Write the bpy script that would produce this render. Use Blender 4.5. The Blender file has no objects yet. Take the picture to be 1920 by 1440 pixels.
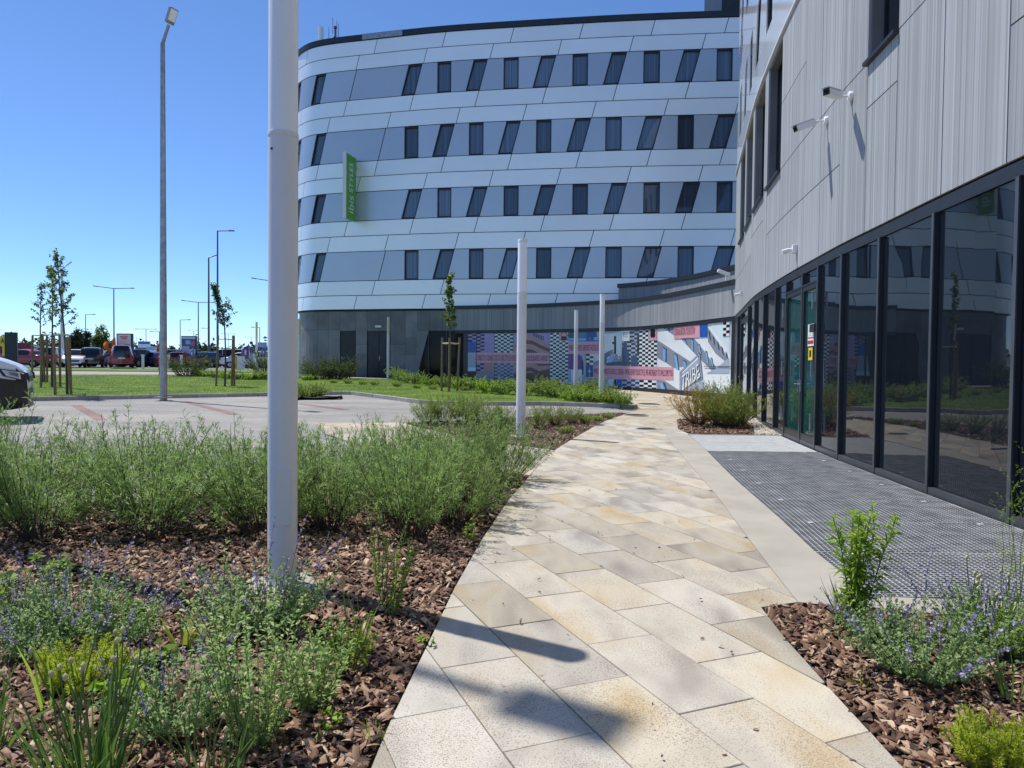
import bpy, bmesh, math, random
import numpy as np
from mathutils import Vector, Matrix
random.seed(7); rng = np.random.default_rng(7)
sc = bpy.context.scene
# ---------------------------------------------------------------- camera
F_PX, EYE = 1332.0, 1.45                      # focal length in photo pixels, eye height in metres
PITCH, ROLL = math.atan((720 - 685) / F_PX), 0.0105
fw = Vector((0, math.cos(PITCH), -math.sin(PITCH)))
up0 = Vector((0, math.sin(PITCH), math.cos(PITCH))); rt0 = Vector((1, 0, 0))
rt = rt0 * math.cos(ROLL) + up0 * math.sin(ROLL); upv = up0 * math.cos(ROLL) - rt0 * math.sin(ROLL)
cam = bpy.data.objects.new('camera', bpy.data.cameras.new('camera')); sc.collection.objects.link(cam)
cam.data.sensor_width = 36; cam.data.lens = 36 * F_PX / 1920
cam.data.clip_start = 0.05; cam.data.clip_end = 4000
m3 = Matrix((rt, upv, -fw)).transposed(); cam.matrix_world = Matrix.Translation((0, 0, EYE)) @ m3.to_4x4()
sc.camera = cam
# ---------------------------------------------------------------- sky, sun, exposure
SUN_EL = math.radians(62.5); SUN_AZ = math.atan2(-0.855, 0.52)     # azimuth clockwise from +Y
w = bpy.data.worlds.new('World'); sc.world = w; w.use_nodes = True
nt = w.node_tree; nt.nodes.clear()
sky = nt.nodes.new('ShaderNodeTexSky'); sky.sky_type = 'NISHITA'; sky.sun_disc = False
sky.sun_elevation = SUN_EL; sky.sun_rotation = SUN_AZ % (2 * math.pi)
sky.air_density = 1.0; sky.dust_density = 0.0; sky.ozone_density = 10.0; sky.altitude = 3000
bg = nt.nodes.new('ShaderNodeBackground'); bg.inputs[1].default_value = 0.128
wo = nt.nodes.new('ShaderNodeOutputWorld')
nt.links.new(sky.outputs[0], bg.inputs[0]); nt.links.new(bg.outputs[0], wo.inputs[0])
sun_d = bpy.data.lights.new('sun', 'SUN'); sun_d.energy = 3.6; sun_d.angle = math.radians(0.53); sun_d.color = (1.0, 0.95, 0.87)
sun = bpy.data.objects.new('sun', sun_d); sc.collection.objects.link(sun)
to_sun = Vector((math.sin(SUN_AZ) * math.cos(SUN_EL), math.cos(SUN_AZ) * math.cos(SUN_EL), math.sin(SUN_EL)))
sun.rotation_euler = (-to_sun).to_track_quat('-Z', 'Y').to_euler()
sc.view_settings.view_transform = 'Standard'; sc.view_settings.look = 'None'
sc.view_settings.exposure = 0.54; sc.view_settings.gamma = 1.0; sc.view_settings.use_curve_mapping = False
sc.render.engine = 'CYCLES'; sc.cycles.max_bounces = 10; sc.cycles.diffuse_bounces = 6; sc.cycles.glossy_bounces = 5; sc.cycles.transparent_max_bounces = 12
sc.cycles.use_denoising = True

# ---------------------------------------------------------------- helpers
COL = sc.collection
def link(o, parent=None):
    COL.objects.link(o)
    if parent is not None: o.parent = parent
    return o
def tag(o, label=None, cat=None, group=None, kind=None):
    if label: o['label'] = label
    if cat: o['category'] = cat
    if group: o['group'] = group
    if kind: o['kind'] = kind
    return o
def empty(name, loc=(0, 0, 0), rz=0.0, label=None, cat=None, group=None):
    o = bpy.data.objects.new(name, None); COL.objects.link(o); o.empty_display_size = 0.2
    o.location = loc; o.rotation_euler = (0, 0, rz)
    return tag(o, label, cat, group)
def copy_tree(o, parent=None):
    c = o.copy(); COL.objects.link(c); c.parent = parent
    for ch in o.children: copy_tree(ch, c)
    return c
def sm(a, b, x):
    t = min(1.0, max(0.0, (x - a) / (b - a))); return t * t * (3 - 2 * t)
def terr(x, y):
    """the ground rises gently from the path towards the car park and the hotel"""
    t = min(46.0, max(0.0, y - 14)); z = 0.02 * t * sm(0, 5, t)
    return z * (1 - 0.45 * sm(1, 7, x))
def ray(u, v): return fw + rt * ((u - 960) / F_PX) + upv * ((720 - v) / F_PX)
def G(u, v, dz=0.0):
    """ground point seen at a place in the survey photograph"""
    d = ray(u, v); f = lambda t: EYE + d.z * t - terr(d.x * t, d.y * t) - dz
    lo = t = 0.5; hi = None
    while t < 900:
        if f(t) < 0: hi = t; break
        lo = t; t *= 1.02
    if hi is None: hi = 300.0; lo = hi
    for _ in range(40):
        m = (lo + hi) / 2
        if f(m) < 0: hi = m
        else: lo = m
    return Vector((d.x * hi, d.y * hi, terr(d.x * hi, d.y * hi) + dz))
def AT(u, v, y):
    d = ray(u, v); t = y / d.y; return Vector((d.x * t, y, EYE + d.z * t))
def catmull(pts, n=24):
    P = [np.array(p, float) for p in pts]; P = [2 * P[0] - P[1]] + P + [2 * P[-1] - P[-2]]; out = []
    for i in range(1, len(P) - 2):
        for k in range(n):
            t = k / n; a, b, c, d = P[i - 1], P[i], P[i + 1], P[i + 2]
            out.append(0.5 * (2 * b + (c - a) * t + (2 * a - 5 * b + 4 * c - d) * t * t + (3 * b - a - 3 * c + d) * t ** 3))
    out.append(P[-2]); return np.array(out)
class Curve:
    """plan line of a wall; the outer side lies to the right hand of the direction given by side=-1"""
    def __init__(s, pts, side=1, n=24):
        s.p = catmull(pts, n); s.L = np.concatenate([[0], np.cumsum(np.linalg.norm(np.diff(s.p, axis=0), axis=1))]); s.side = side
        s.len = s.L[-1]
    def at(s, q, off=0.0):
        x = np.interp(q, s.L, s.p[:, 0]); y = np.interp(q, s.L, s.p[:, 1])
        if q < 0 or q > s.len:
            e = 0 if q < 0 else -1; d = (s.p[1] - s.p[0]) if q < 0 else (s.p[-1] - s.p[-2]); d = d / np.linalg.norm(d)
            x = s.p[e, 0] + d[0] * (q - s.L[e]); y = s.p[e, 1] + d[1] * (q - s.L[e])
        n = s.nrm(q); return x + n[0] * off, y + n[1] * off
    def nrm(s, q):
        q0 = min(max(q - 0.15, 0), s.len - 0.3); a = np.array([np.interp(q0, s.L, s.p[:, i]) for i in (0, 1)]); b = np.array([np.interp(q0 + 0.3, s.L, s.p[:, i]) for i in (0, 1)])
        d = b - a; d /= np.linalg.norm(d); return (d[1] * s.side, -d[0] * s.side)
    def sz(s, u, v):
        """place (s, z) on the wall that lies behind a place of the survey photograph"""
        d = ray(u, v); c = s.p[:, 0] * d.y - s.p[:, 1] * d.x
        k = [i for i in range(len(c) - 1) if c[i] * c[i + 1] <= 0 and s.p[i, 1] > 0]
        if not k:
            i = int(np.argmin(np.abs(c)))
            f = 0
        else:
            i = min(k, key=lambda i: s.p[i, 1]); f = c[i] / (c[i] - c[i + 1] + 1e-12)
        p = s.p[i] * (1 - f) + s.p[min(i + 1, len(c) - 1)] * f; t = p[1] / d.y
        return s.L[i] * (1 - f) + s.L[min(i + 1, len(c) - 1)] * f, EYE + d.z * t
def clip(subj, conv):
    out = list(subj); n = len(conv)
    for i in range(n):
        (ax, ay), (bx, by) = conv[i], conv[(i + 1) % n]; inp = out; out = []
        if not inp: break
        f = lambda p: (bx - ax) * (p[1] - ay) - (by - ay) * (p[0] - ax)
        for j in range(len(inp)):
            p, q = inp[j - 1], inp[j]; a, b = f(p), f(q)
            if (a >= 0) != (b >= 0):
                t = a / (a - b); out.append((p[0] + (q[0] - p[0]) * t, p[1] + (q[1] - p[1]) * t))
            if b >= 0: out.append(q)
    r = []
    for p in out:
        if not r or abs(p[0] - r[-1][0]) + abs(p[1] - r[-1][1]) > 1e-5: r.append(p)
    if len(r) > 1 and abs(r[0][0] - r[-1][0]) + abs(r[0][1] - r[-1][1]) < 1e-5: r.pop()
    return r
def area(p): return 0.5 * sum(p[i - 1][0] * p[i][1] - p[i][0] * p[i - 1][1] for i in range(len(p)))
def ccw(p): return p if area(p) > 0 else p[::-1]
def inside(p, poly):
    x, y = p; r = False
    for i in range(len(poly)):
        (x1, y1), (x2, y2) = poly[i - 1], poly[i]
        if (y1 > y) != (y2 > y) and x < (x2 - x1) * (y - y1) / (y2 - y1) + x1: r = not r
    return r

class MB:
    def __init__(s): s.v = []; s.f = []; s.m = []; s.uv = {}
    def add(s, vs, fs, mi=0):
        o = len(s.v); s.v += [tuple(map(float, p)) for p in vs]
        for f in fs: s.f.append(tuple(i + o for i in f)); s.m.append(mi)
        return s
    def box(s, c, d, rz=0.0, mi=0):
        x, y, z = (q / 2 for q in d); cs, sn = math.cos(rz), math.sin(rz)
        vs = [(c[0] + a * x * cs - b * y * sn, c[1] + a * x * sn + b * y * cs, c[2] + e * z) for a in (-1, 1) for b in (-1, 1) for e in (-1, 1)]
        return s.add(vs, [(0, 1, 3, 2), (4, 6, 7, 5), (0, 4, 5, 1), (2, 3, 7, 6), (0, 2, 6, 4), (1, 5, 7, 3)], mi)
    def obox(s, M, d, mi=0):
        x, y, z = (q / 2 for q in d)
        vs = [tuple(M @ Vector((a * x, b * y, e * z))) for a in (-1, 1) for b in (-1, 1) for e in (-1, 1)]
        return s.add(vs, [(0, 1, 3, 2), (4, 6, 7, 5), (0, 4, 5, 1), (2, 3, 7, 6), (0, 2, 6, 4), (1, 5, 7, 3)], mi)
    def tube(s, pts, rad, n=8, cap=True, mi=0):
        P = [Vector(p) for p in pts]; R = rad if hasattr(rad, '__len__') else [rad] * len(P); vs = []; fs = []
        up = Vector((0.31, 0.17, 0.93))
        for i, p in enumerate(P):
            d = (P[min(i + 1, len(P) - 1)] - P[max(i - 1, 0)]).normalized()
            a = d.cross(up if abs(d.dot(up)) < 0.95 else Vector((1, 0, 0))).normalized(); b = d.cross(a)
            vs += [tuple(p + (a * math.cos(2 * math.pi * k / n) + b * math.sin(2 * math.pi * k / n)) * R[i]) for k in range(n)]
        for i in range(len(P) - 1):
            fs += [(i * n + k, (i + 1) * n + k, (i + 1) * n + (k + 1) % n, i * n + (k + 1) % n) for k in range(n)]
        if cap: fs += [tuple(range(n)), tuple(range((len(P) - 1) * n + n - 1, (len(P) - 1) * n - 1, -1))]
        return s.add(vs, fs, mi)
    def lathe(s, prof, c=(0, 0, 0), n=24, mi=0):
        vs = []; fs = []
        for r, z in prof: vs += [(c[0] + r * math.cos(2 * math.pi * k / n), c[1] + r * math.sin(2 * math.pi * k / n), c[2] + z) for k in range(n)]
        for i in range(len(prof) - 1): fs += [(i * n + k, i * n + (k + 1) % n, (i + 1) * n + (k + 1) % n, (i + 1) * n + k) for k in range(n)]
        fs += [tuple(range(n - 1, -1, -1)), tuple(range((len(prof) - 1) * n, len(prof) * n))]
        return s.add(vs, fs, mi)
    def prism(s, poly, z0, z1, mi=0):
        p = ccw(poly); n = len(p)
        vs = [(x, y, z0) for x, y in p] + [(x, y, z1) for x, y in p]
        return s.add(vs, [tuple(range(n - 1, -1, -1)), tuple(range(n, 2 * n))] + [(i, (i + 1) % n, (i + 1) % n + n, i + n) for i in range(n)], mi)
    def wall(s, cv, q, z, off=0.0, th=0.03, step=0.6, mi=0):
        """a slab on a curved wall: q=(bottom s0, bottom s1, top s0, top s1), z=(bottom, top)"""
        b0, b1, t0, t1 = q; n = max(1, int(math.ceil((b1 - b0) / step))); vs = []; fs = []
        for k in range(n + 1):
            t = k / n
            for (sq, zz) in ((b0 + (b1 - b0) * t, z[0]), (t0 + (t1 - t0) * t, z[1])):
                for o in (off, off - th):
                    x, y = cv.at(sq, o); s.uv[len(s.v) + len(vs)] = (sq, zz); vs.append((x, y, zz))
        for k in range(n):
            a, b = 4 * k, 4 * k + 4
            fs += [(a, b, b + 2, a + 2), (a + 1, a + 3, b + 3, b + 1), (a, a + 1, b + 1, b), (a + 2, b + 2, b + 3, a + 3)]
        fs += [(0, 2, 3, 1), (4 * n, 4 * n + 1, 4 * n + 3, 4 * n + 2)]
        if cv.side < 0: fs = [f[::-1] for f in fs]
        return s.add(vs, fs, mi)
    def wpoly(s, cv, poly, off, mi=0, step=0.2):
        """flat print on a curved wall from a polygon of (s, z)"""
        p = ccw(poly); lo = min(a for a, b in p); hi = max(a for a, b in p); n = max(1, int((hi - lo) / step) + 1)
        for k in range(n):
            a = lo + (hi - lo) * k / n; b = lo + (hi - lo) * (k + 1) / n
            c = clip(p, [(a, -99), (b, -99), (b, 99), (a, 99)]) if n > 1 else p
            if len(c) < 3: continue
            vs = []
            for sq, zz in c: x, y = cv.at(sq, off); vs.append((x, y, zz))
            f = tuple(range(len(vs))); s.add(vs, [f if cv.side > 0 else f[::-1]], mi)
        return s
    def build(s, name, mat, parent=None, smooth=False, bevel=0.0):
        me = bpy.data.meshes.new(name); me.from_pydata(s.v, [], s.f)
        for m in (mat if isinstance(mat, (list, tuple)) else [mat]): me.materials.append(m)
        if isinstance(mat, (list, tuple)): me.polygons.foreach_set('material_index', s.m)
        if s.uv:
            ul = me.uv_layers.new(name='uv'); li = np.zeros(len(me.loops), int); me.loops.foreach_get('vertex_index', li)
            ul.data.foreach_set('uv', np.array([s.uv.get(i, (0, 0)) for i in li], float).ravel())
        if smooth: me.polygons.foreach_set('use_smooth', [True] * len(me.polygons)); me.set_sharp_from_angle(angle=math.radians(38))
        me.update()
        o = link(bpy.data.objects.new(name, me), parent)
        if bevel:
            b = o.modifiers.new('bevel', 'BEVEL'); b.width = bevel; b.segments = 2; b.limit_method = 'ANGLE'
        return o
def np_mesh(name, V, Fc, mat, parent=None, smooth=False):
    """fast mesh from numpy arrays; Fc is (n,3) or (n,4)"""
    me = bpy.data.meshes.new(name); k = Fc.shape[1]
    me.vertices.add(len(V)); me.vertices.foreach_set('co', np.ascontiguousarray(V, np.float32).ravel())
    me.loops.add(len(Fc) * k); me.loops.foreach_set('vertex_index', np.ascontiguousarray(Fc, np.int32).ravel())
    me.polygons.add(len(Fc)); me.polygons.foreach_set('loop_start', np.arange(0, len(Fc) * k, k, dtype=np.int32))
    if smooth: me.polygons.foreach_set('use_smooth', np.ones(len(Fc), bool))
    me.materials.append(mat); me.update(calc_edges=True); me.validate()
    return link(bpy.data.objects.new(name, me), parent)
def sheet(name, poly, dz, mat, step=1.0, parent=None, kind='structure', skirt=0.0):
    poly = ccw(poly); xs = [p[0] for p in poly]; ys = [p[1] for p in poly]; mb = MB()
    nx = int((max(xs) - min(xs)) / step) + 1; ny = int((max(ys) - min(ys)) / step) + 1
    for i in range(nx):
        for j in range(ny):
            a = min(xs) + i * step; b = min(ys) + j * step
            c = clip(poly, [(a, b), (a + step, b), (a + step, b + step), (a, b + step)])
            if len(c) < 3 or abs(area(c)) < 1e-6: continue
            mb.add([(x, y, terr(x, y) + dz) for x, y in c], [tuple(range(len(c)))])
    if skirt:
        for i in range(len(poly)):
            (x1, y1), (x2, y2) = poly[i - 1], poly[i]; n = max(1, int(math.hypot(x2 - x1, y2 - y1) / step))
            for k in range(n):
                a = (x1 + (x2 - x1) * k / n, y1 + (y2 - y1) * k / n); b = (x1 + (x2 - x1) * (k + 1) / n, y1 + (y2 - y1) * (k + 1) / n)
                za, zb = terr(*a) + dz, terr(*b) + dz
                mb.add([(*a, za - skirt), (*b, zb - skirt), (*b, zb), (*a, za)], [(0, 1, 2, 3)])
    o = mb.build(name, mat, parent)
    if kind: o['kind'] = kind
    return o
def text_mesh(txt):
    c = bpy.data.curves.new('lettering', 'FONT'); c.body = txt; c.resolution_u = 3
    o = bpy.data.objects.new('lettering', c); COL.objects.link(o)
    dg = bpy.context.evaluated_depsgraph_get(); me = bpy.data.meshes.new_from_object(o.evaluated_get(dg))
    V = np.array([v.co[:] for v in me.vertices]); Fs = [tuple(p.vertices) for p in me.polygons]
    bpy.data.objects.remove(o); bpy.data.curves.remove(c); bpy.data.meshes.remove(me)
    V[:, 0] -= V[:, 0].min(); V[:, 1] -= V[:, 1].min(); return V, Fs

# ---------------------------------------------------------------- materials
MATS = {}
def nodes(name):
    m = bpy.data.materials.new(name); m.use_nodes = True; n = m.node_tree; b = n.nodes['Principled BSDF']; MATS[name] = m
    return m, n, b
def N(n, t, **k):
    o = n.nodes.new(t)
    for a, v in k.items():
        if a in o.inputs.keys() if isinstance(a, str) else False: o.inputs[a].default_value = v
        else: setattr(o, a, v)
    return o
def rgb(c): return (c[0], c[1], c[2], 1.0)
def mat(name, col, rough=0.6, metal=0.0, var=0.12, scale=3.0, bump=0.0, bscale=None, spec=0.5, rnd=0.0, coat=0.0, col2=None, detail=4):
    """plain surface: colour broken up by noise, optional second colour, relief and per-object variation"""
    m, n, b = nodes(name); L = n.links.new
    tc = N(n, 'ShaderNodeTexCoord'); nz = N(n, 'ShaderNodeTexNoise'); nz.inputs['Scale'].default_value = scale; nz.inputs['Detail'].default_value = detail
    L(tc.outputs['Object'], nz.inputs['Vector'])
    ramp = N(n, 'ShaderNodeValToRGB'); L(nz.outputs['Fac'], ramp.inputs[0])
    c2 = col2 or [x * (1 + var) for x in col]; c1 = [x * (1 - var) for x in col]
    ramp.color_ramp.elements[0].position = 0.32; ramp.color_ramp.elements[1].position = 0.68
    ramp.color_ramp.elements[0].color = rgb(c1); ramp.color_ramp.elements[1].color = rgb([min(1, x) for x in c2])
    out = ramp.outputs[0]
    if rnd:
        oi = N(n, 'ShaderNodeObjectInfo'); mr = N(n, 'ShaderNodeMapRange'); mr.inputs['To Min'].default_value = 1 - rnd; mr.inputs['To Max'].default_value = 1 + rnd
        L(oi.outputs['Random'], mr.inputs['Value']); mx = N(n, 'ShaderNodeVectorMath'); mx.operation = 'SCALE'; L(out, mx.inputs[0]); L(mr.outputs[0], mx.inputs['Scale']); out = mx.outputs[0]
    L(out, b.inputs['Base Color'])
    b.inputs['Roughness'].default_value = rough; b.inputs['Metallic'].default_value = metal; b.inputs['Specular IOR Level'].default_value = spec; b.inputs['Coat Weight'].default_value = coat
    if bump:
        n2 = N(n, 'ShaderNodeTexNoise'); n2.inputs['Scale'].default_value = bscale or scale * 8; n2.inputs['Detail'].default_value = 5; L(tc.outputs['Object'], n2.inputs['Vector'])
        bp = N(n, 'ShaderNodeBump'); bp.inputs['Strength'].default_value = bump; bp.inputs['Distance'].default_value = 0.02; L(n2.outputs['Fac'], bp.inputs['Height']); L(bp.outputs[0], b.inputs['Normal'])
    return m
def leafmat(name, c1, c2, rough=0.5, trans=0.5, scale=9.0, rnd=0.15):
    m, n, b = nodes(name); L = n.links.new
    tc = N(n, 'ShaderNodeTexCoord'); nz = N(n, 'ShaderNodeTexNoise'); nz.inputs['Scale'].default_value = scale; L(tc.outputs['Object'], nz.inputs['Vector'])
    gi = N(n, 'ShaderNodeNewGeometry'); ad = N(n, 'ShaderNodeMath'); ad.operation = 'ADD'
    s2 = N(n, 'ShaderNodeMath'); s2.operation = 'MULTIPLY_ADD'; L(gi.outputs['Random Per Island'], s2.inputs[0]); s2.inputs[1].default_value = 0.7; s2.inputs[2].default_value = -0.35
    L(nz.outputs['Fac'], ad.inputs[0]); L(s2.outputs[0], ad.inputs[1])
    ramp = N(n, 'ShaderNodeValToRGB'); ramp.color_ramp.elements[0].position = 0.2; ramp.color_ramp.elements[1].position = 0.8
    ramp.color_ramp.elements[0].color = rgb(c1); ramp.color_ramp.elements[1].color = rgb(c2); L(ad.outputs[0], ramp.inputs[0])
    oi = N(n, 'ShaderNodeObjectInfo'); mr = N(n, 'ShaderNodeMapRange'); mr.inputs['To Min'].default_value = 1 - rnd; mr.inputs['To Max'].default_value = 1 + rnd; L(oi.outputs['Random'], mr.inputs['Value'])
    mx = N(n, 'ShaderNodeVectorMath'); mx.operation = 'SCALE'; L(ramp.outputs[0], mx.inputs[0]); L(mr.outputs[0], mx.inputs['Scale'])
    L(mx.outputs[0], b.inputs['Base Color']); b.inputs['Roughness'].default_value = rough; b.inputs['Specular IOR Level'].default_value = 0.35
    tr = N(n, 'ShaderNodeBsdfTranslucent'); L(mx.outputs[0], tr.inputs[0]); ms = N(n, 'ShaderNodeMixShader'); ms.inputs[0].default_value = trans
    L(b.outputs[0], ms.inputs[1]); L(tr.outputs[0], ms.inputs[2]); L(ms.outputs[0], n.nodes['Material Output'].inputs[0])
    return m
def slab_material():
    m, n, b = nodes('sandstone_slab'); L = n.links.new
    tc = N(n, 'ShaderNodeTexCoord'); oi = N(n, 'ShaderNodeObjectInfo')
    of = N(n, 'ShaderNodeVectorMath'); of.operation = 'SCALE'; cmb = N(n, 'ShaderNodeCombineXYZ')
    for i in range(3): L(oi.outputs['Random'], cmb.inputs[i])
    L(cmb.outputs[0], of.inputs[0]); of.inputs['Scale'].default_value = 57.0
    ad = N(n, 'ShaderNodeVectorMath'); L(tc.outputs['Object'], ad.inputs[0]); L(of.outputs[0], ad.inputs[1])
    mp = N(n, 'ShaderNodeMapping'); mp.inputs['Rotation'].default_value = (0, 0, math.radians(-22.6)); mp.inputs['Scale'].default_value = (2.6, 0.9, 1); L(ad.outputs[0], mp.inputs['Vector'])
    n1 = N(n, 'ShaderNodeTexNoise'); n1.inputs['Scale'].default_value = 1.15; n1.inputs['Detail'].default_value = 2.5; L(mp.outputs[0], n1.inputs['Vector'])
    r1 = N(n, 'ShaderNodeValToRGB'); e = r1.color_ramp.elements
    e[0].position = 0.32; e[0].color = rgb((0.30, 0.265, 0.215)); e[1].position = 0.70; e[1].color = rgb((0.42, 0.335, 0.215))
    for p, c in ((0.42, (0.395, 0.36, 0.295)), (0.52, (0.465, 0.425, 0.345)), (0.60, (0.45, 0.39, 0.29))):
        q = e.new(p); q.color = rgb(c)
    L(n1.outputs['Fac'], r1.inputs[0])
    # per slab tone
    hs = N(n, 'ShaderNodeHueSaturation'); mr = N(n, 'ShaderNodeMapRange'); mr.inputs['To Min'].default_value = 0.80; mr.inputs['To Max'].default_value = 1.16
    ml = N(n, 'ShaderNodeMath'); ml.operation = 'FRACT'; m2 = N(n, 'ShaderNodeMath'); m2.operation = 'MULTIPLY'; m2.inputs[1].default_value = 13.7; L(oi.outputs['Random'], m2.inputs[0]); L(m2.outputs[0], ml.inputs[0]); L(ml.outputs[0], mr.inputs['Value'])
    ms = N(n, 'ShaderNodeMapRange'); ms.inputs['To Min'].default_value = 0.6; ms.inputs['To Max'].default_value = 1.15; L(oi.outputs['Random'], ms.inputs['Value'])
    L(r1.outputs[0], hs.inputs['Color']); L(mr.outputs[0], hs.inputs['Value']); L(ms.outputs[0], hs.inputs['Saturation'])
    # exposed aggregate specks, denser in stained parts
    n2 = N(n, 'ShaderNodeTexNoise'); n2.inputs['Scale'].default_value = 170; n2.inputs['Detail'].default_value = 3; L(ad.outputs[0], n2.inputs['Vector'])
    n3 = N(n, 'ShaderNodeTexNoise'); n3.inputs['Scale'].default_value = 2.2; n3.inputs['Detail'].default_value = 2; L(ad.outputs[0], n3.inputs['Vector'])
    th = N(n, 'ShaderNodeMapRange'); th.inputs['From Min'].default_value = 0.35; th.inputs['From Max'].default_value = 0.7; th.inputs['To Min'].default_value = 0.605; th.inputs['To Max'].default_value = 0.50; L(n3.outputs['Fac'], th.inputs['Value'])
    sb = N(n, 'ShaderNodeMath'); sb.operation = 'SUBTRACT'; L(n2.outputs['Fac'], sb.inputs[0]); L(th.outputs[0], sb.inputs[1])
    sc_ = N(n, 'ShaderNodeMath'); sc_.operation = 'MULTIPLY'; sc_.use_clamp = True; sc_.inputs[1].default_value = 14; L(sb.outputs[0], sc_.inputs[0])
    mx = N(n, 'ShaderNodeMix'); mx.data_type = 'RGBA'; f2 = N(n, 'ShaderNodeMath'); f2.operation = 'MULTIPLY'; f2.inputs[1].default_value = 0.7; L(sc_.outputs[0], f2.inputs[0]); L(f2.outputs[0], mx.inputs['Factor'])
    L(hs.outputs[0], mx.inputs['A']); mx.inputs['B'].default_value = rgb((0.17, 0.13, 0.11)); L(mx.outputs['Result'], b.inputs['Base Color'])
    b.inputs['Roughness'].default_value = 0.78; b.inputs['Specular IOR Level'].default_value = 0.3
    bp = N(n, 'ShaderNodeBump'); bp.inputs['Strength'].default_value = 0.25; bp.inputs['Distance'].default_value = 0.003; L(n2.outputs['Fac'], bp.inputs['Height']); L(bp.outputs[0], b.inputs['Normal'])
    return m
def brick_material(name, c1, c2, mortar, scale, rot=0.0, bw=0.8, rh=0.4, ms=0.012, patch=None):
    m, n, b = nodes(name); L = n.links.new
    tc = N(n, 'ShaderNodeTexCoord'); mp = N(n, 'ShaderNodeMapping'); mp.inputs['Rotation'].default_value = (0, 0, rot); L(tc.outputs['Object'], mp.inputs['Vector'])
    bt = N(n, 'ShaderNodeTexBrick'); bt.inputs['Scale'].default_value = scale; bt.inputs['Brick Width'].default_value = bw; bt.inputs['Row Height'].default_value = rh; bt.inputs['Mortar Size'].default_value = ms
    bt.inputs['Color1'].default_value = rgb(c1); bt.inputs['Color2'].default_value = rgb(c2); bt.inputs['Mortar'].default_value = rgb(mortar); L(mp.outputs[0], bt.inputs['Vector'])
    nz = N(n, 'ShaderNodeTexNoise'); nz.inputs['Scale'].default_value = 0.35; nz.inputs['Detail'].default_value = 7; nz.inputs['Roughness'].default_value = 0.65
    mp2 = N(n, 'ShaderNodeMapping'); mp2.inputs['Scale'].default_value = (0.5, 1.6, 1); L(tc.outputs['Object'], mp2.inputs['Vector']); L(mp2.outputs[0], nz.inputs['Vector'])
    r = N(n, 'ShaderNodeValToRGB'); r.color_ramp.elements[0].position = 0.35; r.color_ramp.elements[1].position = 0.66
    p = patch or ((0.78, 0.78, 0.78), (1.2, 1.18, 1.13)); r.color_ramp.elements[0].color = rgb(p[0]); r.color_ramp.elements[1].color = rgb(p[1]); L(nz.outputs['Fac'], r.inputs[0])
    mx = N(n, 'ShaderNodeMix'); mx.data_type = 'RGBA'; mx.blend_type = 'MULTIPLY'; mx.inputs['Factor'].default_value = 1; L(bt.outputs['Color'], mx.inputs['A']); L(r.outputs[0], mx.inputs['B'])
    L(mx.outputs['Result'], b.inputs['Base Color']); b.inputs['Roughness'].default_value = 0.85; b.inputs['Specular IOR Level'].default_value = 0.25
    return m
def ribbed_material(name, base, amp=0.22, fine=38.0):
    """fibre-cement cladding with irregular vertical grooves; u of the uv map runs along the wall in metres"""
    m, n, b = nodes(name); L = n.links.new
    uv = N(n, 'ShaderNodeUVMap'); sp = N(n, 'ShaderNodeSeparateXYZ'); L(uv.outputs[0], sp.inputs[0])
    def band(scale, zz):
        cm = N(n, 'ShaderNodeCombineXYZ'); L(sp.outputs[0], cm.inputs[0]); mu = N(n, 'ShaderNodeMath'); mu.operation = 'MULTIPLY'; mu.inputs[1].default_value = zz; L(sp.outputs[1], mu.inputs[0]); L(mu.outputs[0], cm.inputs[1])
        t = N(n, 'ShaderNodeTexNoise'); t.inputs['Scale'].default_value = scale; t.inputs['Detail'].default_value = 2; L(cm.outputs[0], t.inputs['Vector']); return t.outputs['Fac']
    a = band(fine, 0.0006); c = band(5.5, 0.002); d = band(0.9, 0.5)
    s1 = N(n, 'ShaderNodeMath'); s1.operation = 'MULTIPLY_ADD'; L(a, s1.inputs[0]); s1.inputs[1].default_value = 0.75; mul = N(n, 'ShaderNodeMath'); mul.operation = 'MULTIPLY'; mul.inputs[1].default_value = 0.42; L(c, mul.inputs[0]); L(mul.outputs[0], s1.inputs[2])
    r = N(n, 'ShaderNodeValToRGB'); r.color_ramp.elements[0].position = 0.44; r.color_ramp.elements[1].position = 0.74
    r.color_ramp.elements[0].color = rgb([x * (1 - amp) for x in base]); r.color_ramp.elements[1].color = rgb([min(1, x * (1 + amp)) for x in base]); L(s1.outputs[0], r.inputs[0])
    mr = N(n, 'ShaderNodeMapRange'); mr.inputs['To Min'].default_value = 0.86; mr.inputs['To Max'].default_value = 1.14; L(d, mr.inputs['Value'])
    oi = N(n, 'ShaderNodeObjectInfo'); m2 = N(n, 'ShaderNodeMapRange'); m2.inputs['To Min'].default_value = 0.93; m2.inputs['To Max'].default_value = 1.07; L(oi.outputs['Random'], m2.inputs['Value'])
    mm = N(n, 'ShaderNodeMath'); mm.operation = 'MULTIPLY'; L(mr.outputs[0], mm.inputs[0]); L(m2.outputs[0], mm.inputs[1])
    v = N(n, 'ShaderNodeVectorMath'); v.operation = 'SCALE'; L(r.outputs[0], v.inputs[0]); L(mm.outputs[0], v.inputs['Scale']); L(v.outputs[0], b.inputs['Base Color'])
    b.inputs['Roughness'].default_value = 0.8; b.inputs['Specular IOR Level'].default_value = 0.3
    bp = N(n, 'ShaderNodeBump'); bp.inputs['Strength'].default_value = 0.5; bp.inputs['Distance'].default_value = 0.006; L(s1.outputs[0], bp.inputs['Height']); L(bp.outputs[0], b.inputs['Normal'])
    return m
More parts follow.
